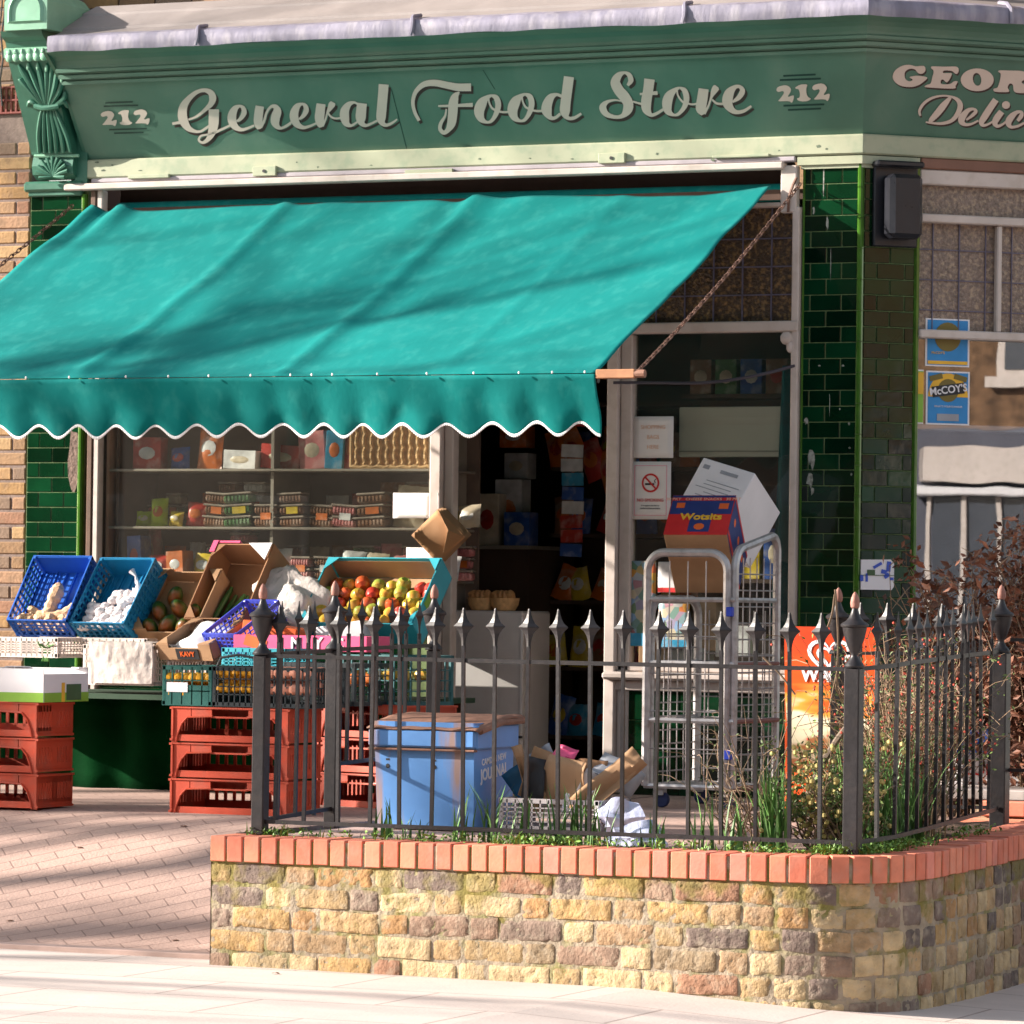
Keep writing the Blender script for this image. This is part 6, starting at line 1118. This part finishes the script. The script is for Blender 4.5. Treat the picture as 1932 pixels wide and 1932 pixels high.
for i in range(5): goods('pouch', ('orange', 'red', 'orange', 'blue', 'orange')[i], (-1.72+.10*i, 1.22, 2.20-.06*i), .14, .22, .07, 'hanging at the front of the stock shelving', ry=-.5+.1*i, seed=i+60)
for i, (x, y, z, w, h, col) in enumerate(((-2.27, 1.25, 1.78, .14, .28, 'cream'), (-2.19, 1.35, 1.78, .16, .36, 'white'), (-2.07, 1.2, 1.78, .15, .18, 'blue'), (-2.24, 1.55, 2.15, .14, .14, 'white'), (-2.26, 1.55, 2.32, .16, .12, 'orange'))): goods('carton', col, (x, y, z), w, h, .12, 'on the counter inside the doorway')
ctr = thing('shop_counter', 'dark wooden counter with pale edge inside the doorway', 'counter', (-2.4, 1.4, .52)); q = MB(); q.box((-2.45, 1.45, 1.14), (.90, .6, 1.25)); q.build('body', m_inside, ctr); q = MB(); q.box((-2.45, 1.43, 1.77), (.93, .66, .02)); q.build('top', m_shelf, ctr)
hs_ = thing('hanging_card_strip', 'vertical strip of small snack cards hanging in the doorway', 'card strip', (-1.66, .95, 1.75))
for i, (c_, h_) in enumerate((('grey', .12), ('white', .08), ('cyan', .10), ('blue', .05), ('white', .03), ('red', .07), ('red', .07), ('blue', .04))):
    z = 2.28-.075*i; q = MB(); q.box((-1.66+RR.uniform(-.006, .006), .95, z), (.125, .006, .068), M=Matrix.Rotation(RR.uniform(-.05, .05), 3, 'Y')); q.build('card', PK.get(c_, PK['white']), hs_)
q = MB(); q.box((-1.60, .93, 2.46), (.13, .006, .10)); q.build('red_header_card', m_red, hs_)
# ---------------------------------------------------------------- small window right of the door
wbd = thing('cream_box', 'long cream unlit box panel hung inside the small window by the door', 'panel', atY(1383, 815, .10)); a, b = atY(1283, 768, .10), atY(1483, 862, .10); q = MB(); q.box(((a.x+b.x)/2, .11, (a.z+b.z)/2), (b.x-a.x, .04, a.z-b.z), b=.004); q.build('panel', mat('cream_enamel', (.50, .46, .38), .5, .05, 4), wbd, smooth=True); q = MB(); q.box(((a.x+b.x)/2, .088, b.z+.028), (b.x-a.x, .01, .006)); q.build('seam', m_shelf, wbd)  # plain cream board behind the pane, no lamp in it
def notice(nm, lab, x0, y0, x1, y1, Y_, m=m_paper, cat='notice'):
    a, b = atY(x0, y0, Y_), atY(x1, y1, Y_); t = thing(nm, lab, cat, ((a.x+b.x)/2, Y_, (a.z+b.z)/2)); w, h = b.x-a.x, a.z-b.z; q = MB(); q.grid(lambda u, v: Vector((w*(u-.5), -.003*sin(pi*u), h*(v-.5))), 6, 6); q.build('sheet', m, t, local=True, smooth=True, thick=.001); return t, w, h
def wr(t, txt, size, m, x, z, off=-.0065, **k): return vis_text(txt, size, m, t, rootM(t) @ frame3((x, off, z), (1, 0, 0), (0, 0, 1)), **k)
n1, w, h = notice('paper_notice', 'white notice with faded orange lines, above the no smoking sign', 1196, 786, 1270, 864, .012)
mf = mat('faded_orange_ink', (.72, .48, .36), .7); wr(n1, 'SHOPPING', .028, mf, 0, .05); wr(n1, 'BAGS', .028, mf, 0, 0); wr(n1, 'HERE', .028, mf, 0, -.05)
n2, w, h = notice('no_smoking_sign', 'white no smoking sign with a red struck ring beside the door post', 1191, 871, 1265, 980, .012, cat='sign')
q = MB(); cx_, cz_, R1, R2 = 0, h*.13, .048, .038
for i in range(40): a0_, a1_ = 2*pi*i/40, 2*pi*(i+1)/40; q.quad((cx_+R1*cos(a0_), -.0055, cz_+R1*sin(a0_)), (cx_+R1*cos(a1_), -.0055, cz_+R1*sin(a1_)), (cx_+R2*cos(a1_), -.0055, cz_+R2*sin(a1_)), (cx_+R2*cos(a0_), -.0055, cz_+R2*sin(a0_)))
q.box((cx_, -.0062, cz_), (.085, .0005, .009), M=Matrix.Rotation(pi/4, 3, 'Y')); q.build('red_ring', m_red, n2, local=True); q = MB(); q.box((-.005, -.005, cz_-.006), (.05, .0005, .010)); q.tube([(.026, -.005, cz_), (.02, -.005, cz_+.012), (.03, -.005, cz_+.02)], .002, 4); q.build('cigarette_mark', m_blk, n2, local=True)
wr(n2, 'NO SMOKING', .023, m_red, 0, -h*.17); wr(n2, 'It is against the law to', .011, m_blk, 0, -h*.26); wr(n2, 'smoke in these premises', .011, m_blk, 0, -h*.31)
q = MB()
for s_ in (-1, 1): q.box((s_*w*.40, -.0045, 0), (.002, .0005, h*.86)); q.box((0, -.0045, s_*h*.43), (w*.8, .0005, .002))
q.build('border_line', m_pink, n2, local=True)
MP = bpy.data.materials.new('mixed_picture_print'); MP.use_nodes = True; t_ = MP.node_tree; tc = t_.nodes.new('ShaderNodeTexCoord'); v_ = t_.nodes.new('ShaderNodeTexVoronoi'); v_.inputs['Scale'].default_value = 22; t_.links.new(tc.outputs['Object'], v_.inputs[0]); r_ = t_.nodes.new('ShaderNodeValToRGB'); t_.links.new(v_.outputs['Color'], r_.inputs[0]); t_.links.new(r_.outputs[0], t_.nodes['Principled BSDF'].inputs['Base Color']); e = r_.color_ramp.elements; e[0].color = (.22, .36, .55, 1); e[0].position = .2; e[1].color = (.6, .5, .35, 1); e[1].position = .8
for p_, c in ((.35, (.5, .09, .03, 1)), (.45, (.6, .36, .05, 1)), (.55, (.30, .42, .55, 1)), (.65, (.10, .22, .12, 1))): q_ = e.new(p_); q_.color = c
for lab, x0, y0, x1, y1, mm in (('tall picture poster with a pale blue foot, left of the roll cage', 1190, 1058, 1236, 1220, MP), ('white and red printed poster behind the left upright of the roll cage', 1242, 1060, 1286, 1118, PK['white']), ('bright food picture poster behind the front mesh of the roll cage', 1243, 1128, 1300, 1222, MP)):
    t, w, h = notice('picture_poster', lab, x0, y0, x1, y1, .012, mm, 'poster'); q = MB(); q.box((0, -.006, -h*.42), (w*.98, .0005, h*.15)); q.build('pale_foot', PK['cyan'] if mm is MP else m_red, t, local=True)
for lab, x0, y0, x1, y1, Y_, col in (('large plain kraft carton standing in the small window', 1205, 1200, 1260, 1272, .12, m_kraft), ('upright kraft carton behind the middle of the roll cage', 1320, 1130, 1350, 1228, .12, m_kraft), ('white carton with blue print behind the right of the roll cage', 1350, 1178, 1412, 1240, .10, m_white), ('low grey box on the small window ledge', 1262, 1222, 1330, 1258, .10, m_grey)):
    a, b = atY(x0, y0, Y_), atY(x1, y1, Y_); q = MB(); q.box(((a.x+b.x)/2, Y_+.06, (a.z+b.z)/2), (b.x-a.x, .12, a.z-b.z), b=.004); tag(q.build('cardboard_box', col, loc=((a.x+b.x)/2, Y_, b.z), smooth=True), lab, 'box')
cl = MB(); cl.grid(lambda u, v: atY(1470+38*u-18*(1-v)*(1-u)+4*v, 690+500*(1-v) if 0 else 1190-500*v, .06)+Vector((0, .02*sin(u*14+v*2), 0)), 24, 20); tag(cl.build('teal_curtain', mat('teal_cloth', (.004, .095, .10), .8, .2, 6), loc=(-.1, .06, 1.2), smooth=True, thick=.003), 'dark teal cloth hanging inside the right edge of the small window', 'curtain')
ir_ = thing('window_rack', 'dark shelf of boxes seen high inside the small window', 'shelf', (-.5, .8, 1.2))
for z in (1.6, 2.1, 2.55): q = MB(); q.box((-.45, .8, z), (.95, .3, .02)); q.build('board', m_inside, ir_)
q = MB(); q.box((-.45, .98, 2.0), (.98, .03, 1.8)); q.build('back_board', m_inside, ir_)
for i, col in enumerate(['brown', 'green', 'blue', 'brown', 'red', 'brown']): goods('carton', col, (-.82+.14*i, .72, 2.56), .12, .18, .1, 'on the top rack board in the small window')
for i, col in enumerate(['cream', 'red', 'yellow', 'blue', 'cream', 'orange']): goods('carton', col, (-.82+.14*i, .72, 1.61), .12, .26, .1, 'on the low rack board in the small window')
# posters in the canted side window
def cposter(lab, x0, y0, x1, y1, full=True, col=None):
    o = -.022; a, b = atC(x0, y0, o), atC(x1, y1, o); w = (Vector((b.x, b.y))-Vector((a.x, a.y))).length; h = a.z-b.z; c = (a+b)/2; t = thing('snack_poster', lab, 'poster', c, M=Matrix((ce, -cn, ZU)).transposed().to_4x4())
    q = MB(); q.box((0, .004, 0), (w, .003, h)); q.build('sheet', m_white, t, local=True); q = MB(); q.box((0, .0015, 0), (w*.92, .001, h*.94)); q.build('blue_field', m_bluep if col is None else m_grnp, t, local=True); return t, w, h
p1, w, h = cposter('blue and yellow crisps poster, full one in the side window', 1748, 699, 1829, 803)
wt = lambda t, txt, size, m, x, z, y=-.003, **k: vis_text(txt, size, m, t, rootM(t) @ frame3((x, y, z), (1, 0, 0), (0, 0, 1)), **k)
q = MB(); q.add([Vector((w*.46*cos(a), -.0002, h*.02+h*.44*max(0, sin(a))*1.0)) for a in [pi*i/20 for i in range(21)]], [list(range(21))]); q.build('yellow_arch', m_yel, p1, local=True)
q = MB(); q.add([Vector((w*.24*cos(a), -.0012, h*.14+w*.24*sin(a))) for a in [2*pi*i/20 for i in range(20)]], [list(range(20))]); q.build('olive_disc', mat('olive_print', (.16, .12, .02), .5), p1, local=True)
q = MB(); q.box((0, -.002, h*.15), (w*.74, .0008, h*.20), M=Matrix.Rotation(-.14, 3, 'Y')); q.build('dark_banner', m_blk, p1, local=True); vis_text("McCOY'S", .052, m_white, p1, rootM(p1) @ frame3((0, -.004, h*.15), (1, 0, .14), (-.1, 0, 1)), bold=.001)
wt(p1, "WHAT'S YOUR FLAVOUR", .0135, m_white, 0, -h*.16); q = MB(); q.box((0, -.0005, -h*.36), (w*.5, .0008, h*.13)); q.build('grey_label', m_grey, p1, local=True)
q = MB()
for s_ in (-1, 1): q.box((s_*w*.28, -.0018, h*.38), (w*.30, .0008, h*.10), M=Matrix.Rotation(s_*.25, 3, 'Y'))
q.build('slogan_block', mat('olive_print', ()), p1, local=True)
p2, w, h = cposter('blue crisps poster above the full one, cut by the transom', 1747, 600, 1829, 693); q = MB(); q.add([Vector((w*.3*cos(a), -.0012, h*.12+w*.3*sin(a))) for a in [2*pi*i/20 for i in range(20)]], [list(range(20))]); q.build('brown_disc', mat('olive_print', ()), p2, local=True); q = MB(); q.box((0, -.001, -h*.42), (w*.9, .0008, h*.07)); q.build('yellow_foot', m_yel, p2, local=True); wt(p2, "McCOY'S", .03, m_white, 0, h*.15)
wt(p2, "McCOY'S", .018, m_yel, -w*.22, -h*.22)
p3, w, h = cposter('narrow green and yellow poster beside the pilaster in the side window', 1731, 697, 1742, 800, col=1); q = MB(); q.box((0, -.001, h*.25), (w*.9, .0008, h*.4)); q.build('yellow_field', m_yel, p3, local=True)
# blue chest sign beyond the railings
bs = thing('street_sign_box', 'blue and white box lettered in red behind the far railing post', 'box', (1.45, -1.05, .6)); q = MB(); q.box((1.42, -1.0, .735), (.66, .2, .15), b=.003); q.build('white_base', m_white, bs); q = MB(); q.prism([(1.10, -1.12, .81), (1.76, -1.12, .81), (1.76, -1.12, .96), (1.10, -1.12, .90)], (0, .22, 0)); q.build('blue_panel', mat('bright_blue_print', (.02, .13, .60), .4), bs)
vis_text('EUROPE', .075, m_red, bs, frame3((1.40, -1.104, .735), (1, 0, 0), (0, 0, 1)), bold=.001, sx=1.25)
ss = thing('white_step', 'white painted frame and step above the low brick wall at the right edge', 'step', (2.0, -1.5, .6)); q = MB(); q.box((2.0, -1.35, .645), (1.7, .5, .045), b=.004); q.box((1.16, -1.15, .80), (.03, .03, .30)); q.build('step', m_cream, ss)
# ---------------------------------------------------------------- planting
PR = random.Random(21)
def blade(mb, p, h, lean, az, w=.006, seg=4, r=0):
    d = Vector((cos(az), sin(az), 0)); s_ = Vector((-sin(az), cos(az), 0)); vs = []
    for i in range(seg+1):
        t = i/seg; c = p+d*lean*t*t*h+ZU*h*t*(1-.15*lean*t); ww = w*(1-t**2)*.5+.0004; vs += [c+s_*ww, c-s_*ww]
    mb.add(vs, [(2*i, 2*i+1, 2*i+3, 2*i+2) for i in range(seg)], r=r)
def leafq(mb, p, sz, rnd, r=None):
    a = Vector((rnd.uniform(-1, 1), rnd.uniform(-1, 1), rnd.uniform(-.6, .9))).normalized(); b = a.cross(Vector((rnd.uniform(-1, 1), rnd.uniform(-1, 1), rnd.uniform(-1, 1)))).normalized(); c = a.cross(b)
    mb.add([p-a*sz, p+b*sz*.45+c*sz*.12, p+a*sz, p-b*sz*.45+c*sz*.12], [(0, 1, 2, 3)], r=rnd.random() if r is None else r)
def coplant(nm, lab, x, y, z, n, h0, h1, spread, grp, m=m_grass, w=.008, cat='plant'):
    q = MB()
    for i in range(n): blade(q, Vector((x+PR.uniform(-spread, spread), y+PR.uniform(-spread, spread)*.6, z)), PR.uniform(h0, h1), PR.uniform(.05, .5), PR.uniform(0, 6.28), w, r=PR.random())
    return tag(q.build(nm, m, loc=(x, y, z)), lab, cat, grp)
G_ = 'daffodil shoots along the inside of the railing'
for px, h, n, lab in ((720, .20, 9, 'sparse daffodil leaves in front of the left end of the blue chest'), (770, .12, 7, 'short daffodil leaves at the foot of the blue chest'), (870, .24, 14, 'daffodil leaves at the right corner of the blue chest'), (925, .28, 16, 'tall daffodil leaves between chest and rubbish crate'), (985, .24, 14, 'daffodil leaves in front of the rubbish crate'), (1040, .26, 15, 'daffodil leaves before the torn cardboard'), (1085, .28, 16, 'dense daffodil leaves right of the rubbish crate'), (1130, .22, 12, 'daffodil leaves beside the pale blue bag'), (1230, .16, 8, 'thin daffodil leaves left of the roll cage'), (1310, .26, 14, 'broad daffodil leaves before the middle of the roll cage'), (1385, .24, 12, 'daffodil leaves right of the roll cage'), (1440, .38, 30, 'dense clump of tall rushy leaves left of the corner bush'), (1465, .42, 34, 'darkest clump of rushy leaves against the corner bush')):
    p = atY(px, 1550, -4.45); coplant('daffodil_clump', lab, p.x, -4.42+PR.uniform(-.05, .08), .52, n, h*.5, h, .05, G_, w=.011)
q = MB()                                           # low weeds rooted along the coping joint
for i in range(6500):
    s = PR.uniform(.1, 3.6) if PR.random() < .93 else PR.uniform(3.6, 4.6); den = .10+1.1*max(0, noise.noise(Vector((s*2.9, 1.5, 0)))+.16)
    if PR.random() > den*min(1, .35+s*.45): continue
    p, d, n = pth(s); o_ = PR.uniform(.105, .25); c = Vector(((p-n*o_).x, (p-n*o_).y, topz(s)-.015))
    if PR.random() < .5: blade(q, c, PR.uniform(.025, .08), PR.uniform(.2, 1.4), PR.uniform(0, 6.28), .006, 2, r=PR.random())
    else:
        for k in range(3): leafq(q, c+Vector((PR.uniform(-.012, .012), PR.uniform(-.012, .012), PR.uniform(.008, .045))), PR.uniform(.007, .015), PR)
tag(q.build('weeds', m_leaf, loc=(0, -4.6, .5)), 'low green weeds and chickweed growing behind the coping', 'weeds', kind='stuff')
def shrub(nm, lab, cat, c, R, nst, nleaf, mstem, mleaf, leaf=.018, h=.7, seed=1, extra=None, twig=.003, zb=.5, droop=.2, part2='yellow_flowers', clump=.0):
    rnd = random.Random(seed); t = thing(nm, lab, cat, (c[0], c[1], zb)); q = MB(); pts = []
    for i in range(nst):
        a = rnd.uniform(0, 6.28); rr = rnd.uniform(0, 1)**.5; p = Vector((c[0]+R[0]*.45*rr*cos(a), c[1]+R[1]*.45*rr*sin(a), zb)); tgt = Vector((c[0]+R[0]*rnd.uniform(-1, 1), c[1]+R[1]*rnd.uniform(-1, 1), zb+h*rnd.uniform(.35, 1.08))); P_ = [p]
        for k in range(1, 6):
            u = k/5; P_.append(p.lerp(tgt, u)+Vector((rnd.uniform(-1, 1), rnd.uniform(-1, 1), rnd.uniform(-.5, 1)))*.035*h*1.3-ZU*droop*h*.15*u*u)
        q.tube(P_, [twig*(1.6-.25*k) for k in range(6)], 4, r=rnd.random())
        for k in range(2, 6):
            pts.append(P_[k])
            if rnd.random() < .6:
                e2 = P_[k]+Vector((rnd.uniform(-1, 1), rnd.uniform(-1, 1), rnd.uniform(-.3, .9)))*.12*h*1.4; q.tube([P_[k], P_[k].lerp(e2, .5)+Vector((0, 0, .01)), e2], [twig*.7, twig*.6, twig*.4], 3, r=rnd.random()); pts += [P_[k].lerp(e2, .5), e2]
    q.build('twigs', mstem, t); q = MB()
    for i in range(nleaf):
        p = rnd.choice(pts)+Vector((rnd.gauss(0, 1), rnd.gauss(0, 1), rnd.gauss(0, 1)))*leaf*1.3
        if clump and noise.noise(p*6) < -clump: continue
        leafq(q, p, leaf*rnd.uniform(.6, 1.3), rnd)
    q.build('leaves', mleaf, t)
    if extra:
        mm, cnt, sz, zlo, zhi = extra; q = MB()
        for i in range(cnt):
            p = rnd.choice([v for v in pts if zlo <= v.z <= zhi] or pts)+Vector((rnd.gauss(0, 1), rnd.gauss(0, 1), rnd.gauss(0, 1)))*.02
            if sz > .012: [leafq(q, p+Vector((rnd.gauss(0, .006), rnd.gauss(0, .006), rnd.gauss(0, .006))), sz, rnd) for _ in range(2)]
            else: q.blob(p, sz, 5)
        ex = q.build(part2, mm, t)
        if part2 == 'berries': ex['kind'] = 'stuff'
    return t
shrub('corner_bush', 'bushy evergreen with pale yellow flecked leaves against the corner post', 'bush', (1.80, -4.28), (.24, .16), 70, 3300, m_twig, mat('dull_olive_leaf', (.10, .15, .04), .5, .3, 14, rv=.5), .012, .42, 3, extra=(mat('cream_yellow_flower', (.62, .50, .16), .5, .2, 14, rv=.3), 260, .011, .5, .98), clump=.3)  # small pale blobs on the bush are its yellow flowers
shrub('twiggy_shrub', 'straggly brown twigged shrub with red berries filling the corner bed', 'shrub', (1.74, -3.35), (.22, .70), 310, 3000, m_twig, mat('dull_olive_leaf', ()), .011, .80, 5, extra=(m_berry, 500, .006, .8, 1.5), part2='berries', twig=.0028)
shrub('twiggy_shrub', 'thin bare twigged shrub in front of the orange sign', 'shrub', (1.20, -3.7), (.30, .3), 34, 220, m_twig, mat('dull_olive_leaf', ()), .009, .62, 8, twig=.0026)
coplant('rush_clump', 'green rushy blades at the foot of the curved railing', 1.80, -3.9, .52, 260, .15, .50, .20, None, w=.009)
coplant('dry_grass', 'sparse dry straw blades among the twigs by the curved railing', 1.75, -3.5, .52, 60, .2, .6, .25, None, m=m_straw, w=.005)
q = MB(); st_ = [atY(1520, 1468, -3.9), atY(1552, 1440, -3.95), atY(1580, 1395, -4.0), atY(1612, 1350, -4.05)]; st_[0].z -= .1; q.tube(st_, [.018, .015, .013, .009], 7); tag(q.build('cut_stem', m_bark, loc=st_[0], smooth=True), 'thick dark cut stem leaning behind the corner post', 'branch')
for i, (a, b) in enumerate((((1555, 1200), (1575, 1122)), ((1578, 1300), (1576, 1112)), ((1440, 1240), (1500, 1310)))):
    A, B = atY(*a, -3.9), atY(*b, -3.9); q = MB(); q.tube(cr([A, A.lerp(B, .5)+Vector((.01, 0, .0)), B], 4), .0045, 5); tag(q.build('dry_stem', m_twig, loc=A, smooth=True), ('slim dry stem leaning right of the orange sign top', 'upright dry stem beside the rear acorn post', 'fallen dry stem crossing right of the roll cage')[i], 'stem')
# brown hedge beyond, in front of the canted window
shrub('copper_hedge', 'brown leaved hedge in front of the side window', 'hedge', (1.18, -.95), (.36, .28), 120, 5200, m_twig, m_brownleaf, .026, 1.16, 12, zb=.45, clump=.25, twig=.004)
shrub('copper_hedge', 'brown leaved hedge at the right picture edge behind the far post', 'hedge', (1.66, -1.05), (.34, .34), 150, 9500, m_twig, m_brownleaf, .027, 1.32, 13, zb=.4, clump=.3, twig=.004)
for i, (x, y) in enumerate(((18, 1738), (346, 1560), (330, 1775), (520, 1838), (150, 1600))):
    lo, hi = -6.5, -1.5                            # walk down the sight line to the ground surface
    for _ in range(40):
        mid = (lo+hi)/2; q_ = atY(x, y, mid); zg = fz(mid) if (mid > -4.42 and q_.x < -.7) else gz(q_.x); lo, hi = (mid, hi) if q_.z > zg else (lo, mid)
    c = atY(x, y, (lo+hi)/2); q = MB(); q.grid(lambda u, v: c+Vector(((u-.5)*.030, (v-.5)*.020, .003+.005*sin(pi*u)*(1 if i % 2 else .6))), 4, 3)
    tag(q.build('fallen_leaf', mat('dry_tan_leaf', (.26, .14, .08), .7, .2, 20), loc=c, smooth=True), 'dry curled brown leaf lying on the paving', 'leaf', 'dead leaves on the paving')
# ---------------------------------------------------------------- off frame: street trees up the road whose shadows cross the front
def bare_tree(lab, x, y, h, seed, r0=.12, cr_=None, lean=(0, 0), nb=8, sub=5):
    rnd = random.Random(seed); t = thing('bare_tree', lab, 'tree', (x, y, 0), group=None); q = MB(); P_ = [Vector((x+lean[0]*k/6+rnd.uniform(-.06, .06)*(k > 0), y+lean[1]*k/6+rnd.uniform(-.06, .06)*(k > 0), -.1+h*.62*k/6)) for k in range(7)]; q.tube(P_, [r0*(1-.08*k) for k in range(7)], 10); q.build('trunk', m_bark, t, smooth=True); q = MB()
    for i in range(nb):
        a = rnd.uniform(0, 6.28); s_ = P_[rnd.choice([3, 4, 5, 6])]; L_ = h*rnd.uniform(.25, .5); B_ = [s_]; d = Vector((cos(a), sin(a), rnd.uniform(.35, 1.1))).normalized()
        for k in range(6): d = (d+Vector((rnd.uniform(-.3, .3), rnd.uniform(-.3, .3), rnd.uniform(-.1, .25)))).normalized(); B_.append(B_[-1]+d*L_/6)
        q.tube(B_, [r0*.5*(1-.12*k) for k in range(7)], 6)
        for k in range(2, 7):
            for _ in range(sub):
                d2 = (d+Vector((rnd.uniform(-1, 1), rnd.uniform(-1, 1), rnd.uniform(-.3, .8)))).normalized(); T2 = [B_[k], B_[k]+d2*L_*.16, B_[k]+d2*L_*.33+Vector((0, 0, rnd.uniform(-.1, .1)))]; q.tube(T2, [r0*.2, r0*.13, r0*.06], 5)
    q.build('branches', m_bark, t, smooth=True); return t
sun_h = Vector((cos(SUN_AZ), sin(SUN_AZ), 0))
def upsun(x, y, d): p = Vector((x, y, 0))-sun_h*d; return p.x, p.y
bare_tree('slim leafless street tree up the road to the left', *upsun(-1.5, -3.30, 16.5), 12.6, 4, .13, nb=17, sub=1)
bare_tree('stout leafless street tree further up the road to the left', *upsun(-1.2, -4.05, 19), 13.5, 9, .20, nb=3, sub=1)
bare_tree('leafless street tree nearest the kerb to the left', *upsun(-2.2, -1.7, 21), 14.2, 16, .14, nb=10, sub=1)
# house across the side street, seen only mirrored in the canted window and glazed tiles
hs2 = thing('side_street_house', 'brick house with a white bay down the side street', 'house', (31, -9, 0))
q = MB(); q.box((31.5, -8, 6.6), (3, 24, 6)); q.build('brick_wall', mat('russet_brick', (.15, .085, .045), .9, .5, 6), hs2); q = MB(); q.box((31.52, -8, 1.8), (3, 24, 3.59)); q.build('shaded_wall', mat('shaded_wall_grey', (.085, .088, .115), .8, .15, 2), hs2)  # lower wall coloured blue-grey for the shade mirrored in the window
q = MB(); q.prism([(30, -10.2, 2.95), (29.3, -9.9, 2.95), (29.3, -6.9, 2.95), (30, -6.6, 2.95)], (0, 0, .42)); q.build('white_bay_roof', m_cream, hs2); q = MB(); q.box((29.6, -8.4, 2.84), (.9, 3.7, .10), b=.02); q.build('gutter', m_white, hs2)
q = MB(); q.prism([(30, -10.0, .5), (29.4, -9.8, .5), (29.4, -7.0, .5), (30, -6.8, .5)], (0, 0, 2.28)); q.build('bay_glass', mat('dull_dark_glass', (.05, .06, .08), .15), hs2)
for y in (-9.85, -9.42, -8.98, -8.3): q = MB(); q.box((29.38, y, 1.9), (.06, .055, 1.8)); q.build('bay_mullion', m_cream, hs2)
for y, z in ((-8.6, 4.25), (-12.5, 4.3), (-5, 4.3), (-16, 4.3), (-16, 1)):
    q = MB(); q.box((29.97, y, z+.8), (.08, 1.2, 1.7)); w_ = q.build('window', m_cream, hs2); q = MB(); q.box((29.92, y, z+.8), (.02, 1.0, 1.5)); q.build('pane', mat('dull_dark_glass', ()), w_); q = MB(); q.box((29.88, y, z-.1), (.2, 1.4, .12)); q.build('sill', m_cream, w_)
# unseen terrace across the road, added to darken the glass and tile reflections
for k in range(9):
    x = -44+11*k; t = thing('unseen_terrace_house', 'brick terraced house across the road, number %s counted from the left end' % ('one two three four five six seven eight nine'.split()[k]), 'house', (x, -38, 0), group='terrace across the road'); q = MB(); q.box((x, -40, 4.2+.2*(k % 3)), (10.9, 8, 8.8)); q.build('brick_wall', mat('dark_terrace_brick', (.13, .09, .065), .9, .2, 1), t); q = MB(); q.prism([(x-5.45, -35.9, 8.5), (x-5.45, -44, 8.5), (x-5.45, -40, 11)], (10.9, 0, 0)); q.build('roof', mat('slate_roof', (.07, .07, .08), .6), t)
    for wx in (-3, 0, 3):
        for z in (1.2, 5.0): q = MB(); q.box((x+wx, -35.98, z+.9), (1.2, .08, 1.7)); w_ = q.build('window', m_cream, t); q = MB(); q.box((x+wx, -35.92, z+.9), (1.0, .03, 1.5)); q.build('pane', mat('dull_dark_glass', ()), w_)
